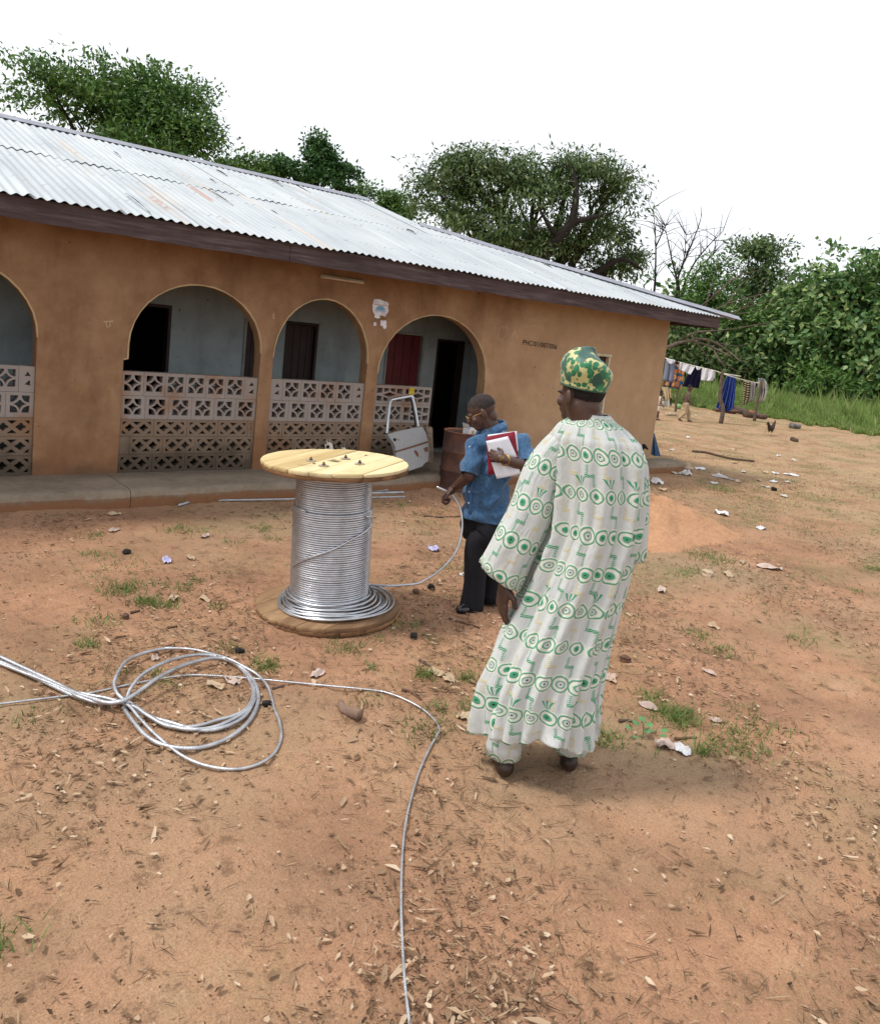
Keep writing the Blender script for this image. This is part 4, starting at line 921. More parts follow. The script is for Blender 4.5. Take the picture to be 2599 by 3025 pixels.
def m_denim():
    b = B('blue_denim'); P = b.obj(); k = b.noise(P, 3.5, 5); k2 = b.noise(b.vscale(P, (1, 1, 1)), 16, 5, 0.7)
    c = b.ramp(k*0.35+b.noise(P, 45, 5, 0.7)*0.65, [(0.32, (0.022, 0.058, 0.130)), (0.50, (0.045, 0.108, 0.210)), (0.68, (0.10, 0.185, 0.300))])
    return b.fin(c, 0.9, 0, k2+b.noise(P, 240, 2)*0.5, 0.3, 0.006, 0.15, sheen=0.2)
M_denim = m_denim(); M_seam = flat('denim_seam', (0.055, 0.13, 0.29), 0.9); M_trs = flat('black_trousers', (0.010, 0.010, 0.014), 0.85, 0.3, 5, bscale=30, bstr=0.3)
M_shoe = flat('black_leather', (0.010, 0.009, 0.010), 0.25, 0.2, 10, spec=0.6); M_btn = flat('pearl_button', (0.7, 0.7, 0.7), 0.4)
# shirt: torso loft with an untucked hem
hem_z = bl(440, 1195).z; top_z = neck.z-0.015; lean = (neck-hipc)
def mid(f): return Vector((hipc.x+lean.x*f, hipc.y+lean.y*f, hem_z+(top_z-hem_z)*f))
def cloth(parts, voxel, it, cuts, disp=None, name='cloth'):
    """a garment: grown surface, cut open at hem and cuffs, pushed into folds"""
    me = blob(parts, voxel, it, name); bm = bmesh.new(); bm.from_mesh(me)
    for co, no in cuts:
        near = cuts_geom(bm, co, no); bmesh.ops.bisect_plane(bm, geom=near, plane_co=co, plane_no=no, clear_outer=True)
    if disp:
        bm.normal_update()
        for v in bm.verts: v.co += v.normal*disp(v.co)
    bm.to_mesh(me); bm.free(); return smooth(me)
def cuts_geom(bm, co, no):
    rad = 0.42 if abs(Vector(no).z) > 0.99 else 0.15; vs = [v for v in bm.verts if (v.co-Vector(co)).length < rad]; st = set(vs)
    return vs + [e for e in bm.edges if all(v in st for v in e.verts)] + [f for f in bm.faces if all(v in st for v in f.verts)]
def folds(p):
    return 1.5*(0.0045*math.sin(31*p.z+14*p.x+6*math.sin(9*p.y))+0.0035*math.sin(47*p.x-12*p.z+3*math.sin(13*p.z))+0.003*math.sin(60*p.z+33*p.y)+0.003*math.sin(23*p.y-35*p.x))
sp_ = [('e', mid(0.99)-Vector((0, 0, 0.015)), (0.075, 0.070, 0.05)), ('e', mid(0.90), (0.140, 0.095, 0.075)), ('e', mid(0.82), (0.170, 0.110, 0.10)), ('e', mid(0.70), (0.172, 0.122, 0.18)), ('e', mid(0.5)+Vector((0, 0.010, 0)), (0.176, 0.142, 0.22)), ('e', mid(0.25)+Vector((0, 0.006, 0)), (0.184, 0.146, 0.24)), ('e', mid(0.02), (0.192, 0.146, 0.26)),
       ('c', mid(0.86)+Vector((0.06, 0, 0.0)), 0.078, shL.lerp(elL, 0.05), 0.064), ('c', mid(0.86)-Vector((0.06, 0, 0.0)), 0.078, shR.lerp(elR, 0.05), 0.064)]
shirt = solidify(link('shirt', cloth(sp_, 0.011, 5, [((hipc.x, hipc.y, hem_z), Vector((0, 0, -1)))], folds, 'shirt'), M_denim, man_b))
for a_, b_ in ((shL, elL), (shR, elR)):
    e_ = a_.lerp(b_, 1.0); mid_ = a_.lerp(b_, 0.5)
    solidify(link('sleeve', cloth([('c', a_.lerp(mid(0.86), 0.30), 0.066, a_, 0.066), ('c', a_, 0.066, mid_, 0.074), ('c', mid_, 0.074, e_, 0.078)], 0.010, 4, [(a_.lerp(b_, 0.95), (b_-a_).normalized())], folds, 'sleeve'), M_denim, man_b))
lv = [(mid(f).z, a, b, mid(f).x, mid(f).y+o) for f, a, b, o in ((1.0, 0.07, 0.07, 0), (0.88, 0.165, 0.102, 0), (0.7, 0.192, 0.134, 0), (0.45, 0.193, 0.155, 0.012), (0.2, 0.198, 0.155, 0.008), (-0.02, 0.20, 0.150, 0))]
from mathutils.bvhtree import BVHTree
shirt_tree = BVHTree.FromPolygons([v.co.copy() for v in shirt.data.vertices], [tuple(p.vertices) for p in shirt.data.polygons])
def front_y(x, z):
    """front of the shirt at a place"""
    h_ = shirt_tree.ray_cast(Vector((x, 1.0, z)), Vector((0, -1, 0)))
    return h_[0].y if h_[0] is not None else chest.y+0.12
pl = []
for k in range(15):
    z = top_z-0.06-(top_z-0.06-hem_z-0.04)*k/14; cx = neck.x+(hipc.x-neck.x)*k/14; pl.append((cx, front_y(cx, z)+0.003, z))
vs = []; 
for p in pl: vs += [(p[0]-0.018, p[1], p[2]), (p[0]+0.018, p[1], p[2])]
solidify(link('placket', mesh(vs, [(2*i, 2*i+1, 2*i+3, 2*i+2) for i in range(14)], 'p', True), M_seam, man_b), 0.004)
for k in (2, 4, 6, 8, 10, 12):
    p = pl[k]; link('button', mesh([(p[0]+0.007*math.cos(a), p[1]+0.006, p[2]+0.007*math.sin(a)) for a in [i*math.pi/4 for i in range(8)]], [tuple(range(8))]), M_btn, man_b)
cw = MB()
for s in (1, -1):
    c0 = neck+Vector((0, -0.06, 0.035)); pts = [neck+Vector((s*0.015, 0.075, -0.035)), neck+Vector((s*0.065, 0.030, 0.012)), neck+Vector((s*0.060, -0.045, 0.035)), neck+Vector((0, -0.075, 0.040))]
    low = [neck+Vector((s*0.065, 0.105, -0.085)), neck+Vector((s*0.105, 0.040, -0.045)), neck+Vector((s*0.085, -0.060, -0.012)), neck+Vector((0, -0.095, -0.008))]
    P1, P2 = spline(pts, 4), spline(low, 4); b0 = len(P1); cw.add(P1+P2, [(i, i+1, b0+i+1, b0+i) for i in range(b0-1)])
solidify(link('collar', cw.mesh('collar', True), M_denim, man_b), 0.005)
pz = top_z-0.20
for s in (-1,):
    px_ = s*0.105+chest.x; vs = []
    for i in range(5):
        for j in range(5): x = px_-0.055+0.11*i/4; z = pz-0.12+0.12*j/4; vs.append((x, front_y(x, z)+0.004, z))
    pk_ = solidify(link('pocket', mesh(vs, [(i*5+j, i*5+5+j, i*5+6+j, i*5+1+j) for i in range(4) for j in range(4)], 'p', True), M_denim, man_b), 0.004)
    vs = []
    for i in range(5):
        x = px_-0.06+0.12*i/4; vs += [(x, front_y(x, pz+0.012)+0.006, pz+0.012), (x, front_y(x, pz-0.03)+0.010, pz-0.022-0.02*(1-abs(i-2)/2))]
    solidify(link('pocket_flap', mesh(vs, [(2*i, 2*i+1, 2*i+3, 2*i+2) for i in range(4)], 'f', True), M_seam, man_b), 0.003)
lk = ank1+Vector((0, 0.01, 0.44)); rk = ank2+Vector((0, 0.01, 0.42))
tz = hem_z+0.10
solidify(link('trouser_leg', tube_cloth([hipc+Vector((-0.055, 0.005, tz-0.05-hipc.z)), hipc+Vector((-0.075, 0.01, tz-0.20-hipc.z)), lk+Vector((0, 0.01, 0)), ank1.lerp(lk, 0.35), ank1+Vector((0, 0.005, -0.055))], [0.105, 0.110, 0.088, 0.080, 0.090], 24, 0.05, 8, frame=Vector((1, 0, 0))), M_trs, man_b))
solidify(link('trouser_leg', tube_cloth([hipc+Vector((0.055, 0.005, tz-0.05-hipc.z)), hipc+Vector((0.075, 0.01, tz-0.20-hipc.z)), rk+Vector((0, 0.01, 0)), ank2.lerp(rk, 0.35), ank2+Vector((0, 0.005, -0.055))], [0.105, 0.110, 0.088, 0.080, 0.090], 24, 0.05, 9, frame=Vector((1, 0, 0))), M_trs, man_b))
def shoe(ank, par, ang=0.0, L=0.27):
    Rm = rz(ang); c = Vector((ank.x, ank.y, 0))
    P_ = lambda p: c+Rm @ Vector(p)
    link('shoe', blob([('e', P_((0, -0.03, 0.042)), (0.040, 0.060, 0.042)), ('c', P_((0, 0.0, 0.040)), 0.040, P_((0, 0.10, 0.032)), 0.034), ('e', P_((0, 0.125, 0.028)), (0.044, 0.060, 0.028)), ('c', P_((0, -0.02, 0.05)), 0.04, P_((0, -0.015, 0.09)), 0.040)], 0.006, 4, 'shoe'), M_shoe, par)
    link('shoe_sole', mesh(*(lambda pr: ([P_((x, y, z)) for z in (0.0, 0.014) for x, y in pr], [tuple(range(len(pr)-1, -1, -1)), tuple(range(len(pr), 2*len(pr)))]+[(i, (i+1) % len(pr), len(pr)+(i+1) % len(pr), len(pr)+i) for i in range(len(pr))]))([(0.038*math.cos(a)*(1.15 if math.sin(a) > 0 else 1), 0.045+0.145*math.sin(a)) for a in [i*math.pi/8 for i in range(16)]])), M_shoe, par)
shoe(ank1, man_b, R_(20)); shoe(ank2, man_b, R_(-10))
# watch
wd = (elL-wrL).normalized(); wc = wrL+wd*0.012; wu = wd.orthogonal().normalized(); wv = wd.cross(wu)
link('watch_strap', MB().tube([wc+(wu*math.cos(a)+wv*math.sin(a))*0.034 for a in [i*math.pi/10 for i in range(21)]], 0.0085, 6, cap=False).mesh('w', True), M_gold, man_b)
link('watch_face', MB().tube([wc+Vector((0.0, 0.030, 0.01)), wc+Vector((0.0, 0.044, 0.012))], 0.015, 10).mesh(), M_gold, man_b)
# papers held against the chest
M_paper = flat('white_paper', (0.74, 0.74, 0.80), 0.8, 0.04, 6); M_fold = flat('maroon_folder', (0.22, 0.012, 0.028), 0.6)
def sheet(q, dd, name, mat, par, bend=0.0, off=Vector((0, 0, 0))):
    c = [Vector(on_d(*B3(a, b), BD+dd+e)) for a, b, e in q]; vs = []; N_ = 6
    for i in range(N_+1):
        for j in range(N_+1):
            u, v = i/N_, j/N_; p = c[0]*(1-u)*(1-v)+c[1]*u*(1-v)+c[2]*u*v+c[3]*(1-u)*v
            vs.append(p - Vector((CF.x, CF.y, 0))*bend*math.sin(u*3.1)*(0.4+v) - (par.location if par else off))
    me = mesh(vs, [(i*(N_+1)+j, (i+1)*(N_+1)+j, (i+1)*(N_+1)+j+1, i*(N_+1)+j+1) for i in range(N_) for j in range(N_)], name, True)
    return solidify(link(name, me, mat, par), 0.003)
fold_o = tag(empty('document_folder', on_d(*B3(640, 690), BD-0.19)), 'maroon folder stuffed with white papers under the arm of the denim-shirted man', 'folder')
sheet([(512, 525, 0.0), (745, 482, 0.06), (790, 800, 0.05), (530, 838, -0.01)], -0.185, 'folder_cover', M_fold, fold_o)
sheet([(525, 508, 0.0), (762, 478, 0.07), (775, 640, 0.06), (532, 660, 0.0)], -0.175, 'paper_sheet', M_paper, fold_o)
sheet([(512, 560, 0.0), (690, 520, 0.03), (765, 690, 0.05), (545, 700, 0.0)], -0.200, 'paper_sheet', M_paper, fold_o, 0.008)
sheet([(555, 735, 0.0), (770, 720, 0.05), (790, 825, 0.05), (600, 868, 0.0)], -0.200, 'paper_sheet', M_paper, fold_o, 0.010)
# ---- man in the embroidered white and green robe, seen from behind
def DD(a, b): return (a*1.46, b*1.46)
GD = 3.5
g0 = on_d(*DD(1100, 1500), GD); base_g = Vector((g0.x, g0.y, gh(g0.x, g0.y)))
vd = Vector((g0.x, g0.y, 0)).normalized(); rh = Vector((vd.y, -vd.x, 0))       # away from the camera / to its right
hg = math.atan2(vd.y, vd.x)+R_(16)
man_g = tag(empty('person', base_g, hg-R_(90)), 'man seen from behind in a white robe with green embroidered rings and a patterned cap', 'person')
MGw = (Matrix.Translation(base_g) @ Matrix.Rotation(hg-R_(90), 4, 'Z')).inverted(); MG3 = MGw.to_3x3()
rl, vl = MG3 @ rh, MG3 @ vd
def gl_(a, b, dd=0.0): return MGw @ on_d(*DD(a, b), GD+dd)
def lace():
    b = B('embroidered_lace'); U = b.uv(); u, v, _ = b.xyz(U); P = b.obj()
    wv = b.noise(P, 14, 3); u = u+(wv-0.5)*0.018; v = v+(b.noise(b.vadd(P, (4, 4, 4)), 11, 3)-0.5)*0.022
    BH, CP_ = 0.172, 0.070
    vb = v/BH+0.18; j = vb.floor(); dv = (vb.frac()-0.5)*BH
    cu = u/CP_+j*0.37; iu = cu.floor(); du = (cu.frac()-0.5)*CP_
    hsh = ((iu*12.9898+j*78.233).sin()*43758.5).frac(); h2 = ((iu*39.3+j*11.1).sin()*9123.7).frac()
    r = b.math('POWER', du*du+dv*dv, 0.5)/(h2*0.25+0.88)
    def band(x, a, c, e=0.0026): return b.step(x, a-e, a+e)*b.step(x, c+e, c-e)
    outer = band(r, 0.0288, 0.0345); inner = band(r, 0.0, 0.0150)*b.math('GREATER_THAN', hsh, 0.48); dot = b.step(r, 0.0045, 0.0030); ring2 = band(r, 0.0125, 0.0165)*b.math('LESS_THAN', hsh, 0.48)
    green = b.math('MAXIMUM', outer, inner)
    halo = band(r, 0.0175, 0.0270)+band(r, 0.0360, 0.0405)
    # stepped chains between the bands
    ZP = 0.086; tv = (vb+0.5); tj = tv.floor(); tv = (tv.frac()-0.5)*BH
    cz = u/ZP+tj*0.5; zi = cz.floor(); dz = (cz.frac()-0.5)*ZP
    sgn = ((zi*0.5).frac()*4-1)*0+1
    off = b.step(tv, -0.002, 0.002)*0.030-0.015
    lnv = b.step((dz-off).abs(), 0.0078, 0.0062)*b.step(tv.abs(), 0.050, 0.047)
    lnh = b.step(dz.abs(), 0.022, 0.020)*b.step(tv.abs(), 0.0085, 0.0065)
    dots = b.step(b.math('SINE', (tv+dz*0.6)*700), -0.9, -0.3)
    core = 1-0.6*b.step((dz-off).abs(), 0.0012, 0.0022)*b.step(tv.abs(), 0.006, 0.010)
    z = b.math('MAXIMUM', lnv*core, lnh)*dots
    par = b.math('LESS_THAN', (zi*0.5+tj*0.25).frac(), 0.45)
    base = b.mix(b.noise(P, 7, 3), (0.56, 0.59, 0.585), (0.68, 0.705, 0.70))
    c = b.mix(halo, base, (0.76, 0.78, 0.68))
    c = b.mix(z*(1-par), c, (0.66, 0.60, 0.38)); c = b.mix(z*par, c, (0.060, 0.34, 0.165))
    gcol = b.mix(b.noise(P, 60, 3), (0.040, 0.27, 0.135), (0.10, 0.43, 0.245))
    # a fan-edged band every third row
    fan = b.math('LESS_THAN', ((j+1)*0.3334).frac(), 0.2)*band(dv, -0.080, -0.040)*b.step(b.math('SINE', b.math('ARCTAN2', du, dv+0.032)*14), -0.1, 0.5)*b.math('LESS_THAN', du.abs()*1.1, (dv.abs()-0.028)*0.75)*b.math('GREATER_THAN', (iu*0.5).frac(), 0.3)
    green = b.math('MAXIMUM', green, fan); green = b.math('MAXIMUM', green, ring2)
    c = b.mix(green, c, gcol); c = b.mix(dot, c, (0.02, 0.03, 0.02))
    return b.fin(c, 0.85, 0, green*0.5+z*0.4+b.noise(P, 30, 4)*0.4+b.noise(b.vec(u*1.0, v*0.16, 0.0), 34, 4, 0.6)*2.2, 0.5, 0.010, 0.15, trans=(0.12, base), sheen=0.1)
M_lace = lace()
# robe: rings follow the drape; centre, half width and depth at each height
RB = [(1200, 838, 0.070, 0.072, 0.0), (1198, 850, 0.100, 0.085, 0.0), (1200, 866, 0.150, 0.105, 0.0), (1203, 890, 0.195, 0.130, 0.0), (1207, 930, 0.214, 0.150, 0.01), (1208, 1000, 0.212, 0.165, 0.02), (1200, 1080, 0.200, 0.170, 0.02), (1172, 1160, 0.208, 0.178, 0.02), (1146, 1230, 0.222, 0.185, 0.02), (1115, 1310, 0.242, 0.195, 0.01), (1090, 1390, 0.262, 0.205, 0.0), (1086, 1450, 0.266, 0.212, 0.0), (1084, 1478, 0.268, 0.215, 0.0)]
NR = 150; lv2 = []
for i in range(len(RB)-1):
    for k in range(6): f = k/6; f2 = f; lv2.append([RB[i][j]*(1-f2)+RB[i+1][j]*f2 for j in range(5)])
lv2.append(list(RB[-1])); m = len(lv2); rings = []; uvs = []; dist = 0; pc = None
def fcurve(x): return 1-abs(math.sin(x*0.5))**0.75*1.0
for i, (u_, v_, a, b_, dd) in enumerate(lv2):
    c = gl_(u_, v_, dd); t = i/(m-1)
    if pc is not None: dist += math.sqrt((c-pc).length**2+(a-pa_)**2)
    pc, pa_ = c, a; amp = 0.012+0.165*t**1.2+0.060*math.sin(min(1, t*1.3)*math.pi)
    def fo(q, t=t, amp=amp):
        s = 0.55*fcurve(7*q+7.5*t+1.0)+0.40*fcurve(11*q+9*t+4.0)+0.30*fcurve(4*q-3*t+2.0)+0.18*math.sin(19*q+8*t)
        return amp*(s-0.55)*2.0
    rg_ = ring(c, rl, vl, a, b_, NR, fo)
    if t > 0.72:
        w_ = ((t-0.72)/0.28)**1.5
        rg_ = [p+Vector((0, 0, w_*(0.055*math.exp(-((((k/NR*2*math.pi)-4.71+3.14) % 6.283-3.14)/0.5)**2)+0.018*math.sin(5*k/NR*6.283+1)-0.035*max(0, -math.cos(k/NR*6.283))))) for k, p in enumerate(rg_)]
    rings.append(rg_); uvs += [((k/NR)*2*math.pi*0.235, dist) for k in range(NR)]
solidify(link('robe', loft(rings, True, name='robe', uv=uvs), M_lace, man_g), 0.004)
shl, ell, wrl = gl_(1122, 905, 0.0), gl_(1068, 1055, -0.03), gl_(1022, 1180, -0.02)
shr, elr, wrr = gl_(1256, 925, 0.03), gl_(1268, 1060, 0.08), gl_(1262, 1150, 0.11)
solidify(link('sleeve', tube_cloth([gl_(1185, 885, 0.0), gl_(1135, 905, 0.0), gl_(1098, 962, -0.01), gl_(1072, 1040, -0.03), gl_(1040, 1105, -0.03), gl_(1010, 1168, -0.02)], [0.02, 0.082, 0.096, 0.100, 0.106, 0.112], 64, lambda s: 0.02+0.09*s, 21, frame=rl, sub=7, flat_=0.80, uoff=0.31, hem=lambda q: 0.022*math.cos(q+0.4)), M_lace, man_g), 0.004)
solidify(link('sleeve', tube_cloth([gl_(1225, 890, 0.02), gl_(1268, 918, 0.03), gl_(1280, 985, 0.05), gl_(1274, 1060, 0.08), gl_(1264, 1128, 0.10)], [0.02, 0.068, 0.070, 0.078, 0.084], 56, lambda s: 0.02+0.11*s, 22, frame=rl, sub=7, flat_=0.9, uoff=0.77), M_lace, man_g), 0.004)
ghc = gl_(1176, 800, 0.0)
gp, gRm, gk = head_parts(ghc, 1.02, R_(34), R_(4), 0.245)
nk = gl_(1186, 850, -0.01)
gbody = gp + [('c', nk, 0.075, ghc-Vector((0, 0.02, 0.045)), 0.068), ('e', gl_(1202, 950, 0.02), (0.135, 0.075, 0.18)), ('c', gl_(1202, 905, 0.02), 0.07, shl, 0.055), ('c', gl_(1202, 905, 0.02), 0.07, shr, 0.055), ('c', gl_(1195, 1010, 0.02), 0.085, gl_(1165, 1170, 0.02), 0.10),
    ('c', shl, 0.058, ell, 0.050), ('c', ell, 0.048, wrl, 0.033), ('c', shr, 0.058, elr, 0.048), ('c', elr, 0.046, wrr, 0.030)]
ftL, ftR = gl_(1018, 1530, -0.06), gl_(1150, 1530, 0.10); ftL.z = ftR.z = 0.0
hpL, hpR = gl_(1150, 1190)-rl*0.09, gl_(1150, 1190)+rl*0.09
for h_, f_ in ((hpL, ftL), (hpR, ftR)):
    kn = h_.lerp(f_, 0.5)+Vector((0, 0.03, 0)); an = f_+Vector((0, 0, 0.09)); gbody += [('c', h_, 0.085, kn, 0.058), ('c', kn, 0.057, an, 0.038)]
dn = (gl_(1008, 1262, -0.02)-wrl)
gbody += hand_parts(wrl, dn, -rl*0.8-vl*0.6, 1.18, [0.22, 0.26, 0.30, 0.34], -1, 0.3) + hand_parts(wrr, (gl_(1254, 1200, 0.14)-wrr), rl, 1.0, 0.3, -1)
link('body', blob(gbody, 0.0055, 3, 'body'), M_skin2, man_g)
hair_cap(ghc, gRm, gk, M_hair, man_g, -0.72)
for i, (h_, f_) in enumerate(((hpL, ftL), (hpR, ftR))):
    kn = h_.lerp(f_, 0.5)+Vector((0, 0.03, 0)); solidify(link('trouser_leg', tube_cloth([h_.lerp(kn, 0.6), kn.lerp(f_, 0.1), f_+Vector((0, 0, 0.28)), f_+Vector((0, 0, 0.085))], [0.075, 0.078, 0.084, 0.082], 40, 0.06, 30+i, frame=rl), M_lace, man_g), 0.003)
M_leath = flat('brown_leather', (0.035, 0.020, 0.014), 0.4, 0.2, 12)
def shoe2(an, par, ang):
    Rm = rz(ang); c = Vector((an.x, an.y, 0)); P_ = lambda p: c+Rm @ Vector(p)
    link('shoe', blob([('e', P_((0, -0.04, 0.045)), (0.042, 0.055, 0.045)), ('c', P_((0, 0.0, 0.04)), 0.041, P_((0, 0.10, 0.033)), 0.036), ('e', P_((0, 0.13, 0.030)), (0.046, 0.062, 0.030)), ('c', P_((0, -0.03, 0.05)), 0.04, P_((0, -0.03, 0.09)), 0.040)], 0.007, 4, 'shoe'), M_leath, par)
shoe2(ftL, man_g, R_(6)); shoe2(ftR, man_g, R_(-12))
def m_cap():
    b = B('leaf_print_brocade'); P = b.obj(); w_ = b.noise(P, 6, 2, col=True); Q = b.vadd(P, b.vscale(w_, (0.06, 0.06, 0.06)))
    d = b.voro(Q, 36, 'F1'); e = b.voro(b.vadd(Q, (2, 1, 0)), 23, 'F1'); sw = b.math('SINE', b.noise(Q, 9, 1)*44)
    c = b.mix(b.noise(P, 30, 3), (0.44, 0.42, 0.16), (0.60, 0.56, 0.29))
    c = b.mix(b.step(d, 0.52, 0.46), c, (0.018, 0.165, 0.070)); c = b.mix(b.step(e, 0.33, 0.29), c, (0.022, 0.21, 0.095)); c = b.mix(b.step(sw, 0.80, 0.92)*0.8, c, (0.02, 0.12, 0.06))
    c = b.mix(b.step(b.noise(b.vadd(P, (9, 2, 0)), 11, 1), 0.54, 0.57), c, (0.022, 0.085, 0.065))
    return b.fin(c, 0.5, 0, b.noise(P, 18, 4), 0.5, 0.010, 0.4, sheen=0.2)
M_cap2 = m_cap()
hats = [(-0.004, 0.084, 0.100, 0, 0), (0.004, 0.090, 0.107, 0, 0), (0.020, 0.091, 0.108, 0, 0), (0.045, 0.097, 0.113, -0.004, 0), (0.080, 0.104, 0.118, -0.008, -0.004), (0.112, 0.102, 0.114, -0.008, -0.008), (0.138, 0.090, 0.100, -0.004, -0.010), (0.156, 0.066, 0.075, 0.004, -0.010), (0.165, 0.035, 0.040, 0.012, -0.010), (0.166, 0.008, 0.008, 0.015, -0.010)]
hr = []; h0 = ghc+Vector((0, -0.012, 0.038)); tilt = gRm @ Matrix.Rotation(R_(9), 3, 'X')
hl = []
for i in range(len(hats)-1):
    for k in range(3): f = k/3; hl.append([hats[i][j]*(1-f)+hats[i+1][j]*f for j in range(5)])
hl.append(hats[-1])
for i, (z, a, b_, ox, oy) in enumerate(hl):
    t = i/(len(hl)-1)
    def fo(q, t=t): return 0.055*t*math.sin(2*q+1+5*t)+0.035*math.sin(3*q-6*t)*min(1, t*2)+0.03*t*math.sin(5*q+9*t)
    sag = 0.030*max(0, math.sin(2.2))*t
    r0 = [Vector((ox, oy, z)) + Vector((a*math.cos(q)*(1+fo(q)), b_*math.sin(q)*(1+fo(q)), -0.085*t*max(0, math.cos(q+0.9))*(0.4+0.6*t)+0.012*t*math.sin(3*q))) for q in [2*math.pi*k/44 for k in range(44)]]
    hr.append([h0+tilt @ p for p in r0])
solidify(link('cap', loft(hr, True, cap1=True, name='cap'), M_cap2, man_g), 0.004)
link('cap_band', MB().tube([h0+tilt @ Vector((0.0875*math.cos(q), 0.104*math.sin(q), -0.002)) for q in [2*math.pi*k/40 for k in range(41)]], 0.0045, 6, cap=False).mesh('b', True), flat('cap_hem', (0.03, 0.075, 0.05), 0.6), man_g)
# ------------------------------------------------------------------ trees and bushes
def m_leaf(name, stops, tr=0.28, rough=0.55):
    b = B(name); i = b.isl(); P = b.pos(); k = b.noise(P, 0.9, 3)
    c = b.ramp(i*0.65+k*0.45-0.05, stops)
    return b.fin(c, rough, 0, None, spec=0.35, trans=(tr, c))
def m_bark(name, c): return flat(name, c, 0.95, 0.3, 6, bstr=0.6, bdist=0.03, bscale=12)
M_bark = m_bark('dark_bark', (0.026, 0.020, 0.017)); M_bark2 = m_bark('pale_bark', (0.13, 0.10, 0.078))
M_lfA = m_leaf('mango_leaf', [(0.15, (0.030, 0.068, 0.020)), (0.42, (0.070, 0.125, 0.036)), (0.68, (0.13, 0.19, 0.062)), (0.9, (0.24, 0.25, 0.10))])
M_lfB = m_leaf('fresh_leaf', [(0.15, (0.030, 0.085, 0.016)), (0.45, (0.075, 0.165, 0.030)), (0.75, (0.135, 0.235, 0.050)), (0.95, (0.21, 0.27, 0.09))])
M_lfC = m_leaf('teak_leaf', [(0.10, (0.026, 0.078, 0.022)), (0.36, (0.075, 0.165, 0.045)), (0.60, (0.15, 0.255, 0.080)), (0.82, (0.29, 0.36, 0.13)), (1.0, (0.42, 0.43, 0.18))], 0.28, 0.42)
M_lfD = m_leaf('vine_leaf', [(0.15, (0.018, 0.065, 0.016)), (0.5, (0.045, 0.125, 0.030)), (0.85, (0.090, 0.185, 0.055))])
def leaf_mesh(P, out, L, W, seed, droop=0.3, name='crown'):
    """N leaves: two triangles each, folded on the midrib"""
    g = np.random.default_rng(seed); N_ = len(P); L = L*g.uniform(0.65, 1.3, (N_, 1)); W = W*g.uniform(0.7, 1.25, (N_, 1))
    d = g.normal(size=(N_, 3))*0.75 + out*0.6; d[:, 2] -= droop; d /= np.linalg.norm(d, axis=1, keepdims=True)+1e-9
    nn = out*0.7 + np.array([0, 0, 0.8]) + g.normal(size=(N_, 3))*0.55; s = np.cross(d, nn); s /= np.linalg.norm(s, axis=1, keepdims=True)+1e-9; nn = np.cross(s, d)
    a = P; t = P+d*L; m_ = P+d*L*0.45; l = m_+s*W/2+nn*W*0.15; r = m_-s*W/2+nn*W*0.15
    V = np.stack([a, l, t, r], 1).reshape(-1, 3); i = np.arange(N_)[:, None]*4
    return mesh_np(V, np.concatenate([i+np.array([0, 1, 2]), i+np.array([0, 2, 3])]), name)
def crown(lobes, clump, per, L, W, seed, sig=0.3, droop=0.3, flatn=0.0):
    g = np.random.default_rng(seed); Ps, Os, tips = [], [], []
    for c, r, n in lobes:
        c = np.array(c); r = np.array(r); q = g.normal(size=(n, 3)); q /= np.linalg.norm(q, axis=1, keepdims=True); q[:, 2] = np.where(q[:, 2] < -0.55, -q[:, 2]*0.4, q[:, 2])
        rad = g.uniform(0.25, 1.0, (n, 1))**0.5; cl = c+q*r*rad*g.uniform(0.80, 1.22, (n, 1)); tips += [tuple(x) for x in cl[:4]]
        k = np.repeat(np.arange(n), per); off = np.clip(g.normal(size=(n*per, 3)), -1.7, 1.7)*clump*sig*3*np.array([1, 1, 0.62])*np.repeat(g.uniform(0.6, 1.35, (n, 1)), per, 0)
        p = cl[k]+off; o = off/(np.linalg.norm(off, axis=1, keepdims=True)+1e-6)*0.6+q[k]*0.6; Ps.append(p); Os.append(o)
    return leaf_mesh(np.concatenate(Ps), np.concatenate(Os), L, W, seed+1, droop), tips
def limb(m, a, b, r0, r1, seed, wob=0.12):
    r_ = random.Random(seed); a, b = Vector(a), Vector(b); Ln = (b-a).length; pts = [a]
    for i in range(1, 5): pts.append(a.lerp(b, i/5)+Vector((r_.uniform(-1, 1), r_.uniform(-1, 1), r_.uniform(-0.4, 1)))*wob*Ln*0.35*math.sin(i/5*3.1))
    pts.append(b); P_ = spline(pts, 3); n = len(P_); m.tube(P_, [r0+(r1-r0)*i/(n-1) for i in range(n)], 7)
    return P_
def lob(u, v, ru, rv, dist, n, dep=1.0, jit=0.0):
    """a lobe of foliage seen at D-picture place (u, v) with half sizes ru, rv, standing dist metres off"""
    c = on_d(*DD(u, v), dist+jit); k = dist*1.46/FOC; return (tuple(c), (ru*k, ru*k*dep, rv*k), n)
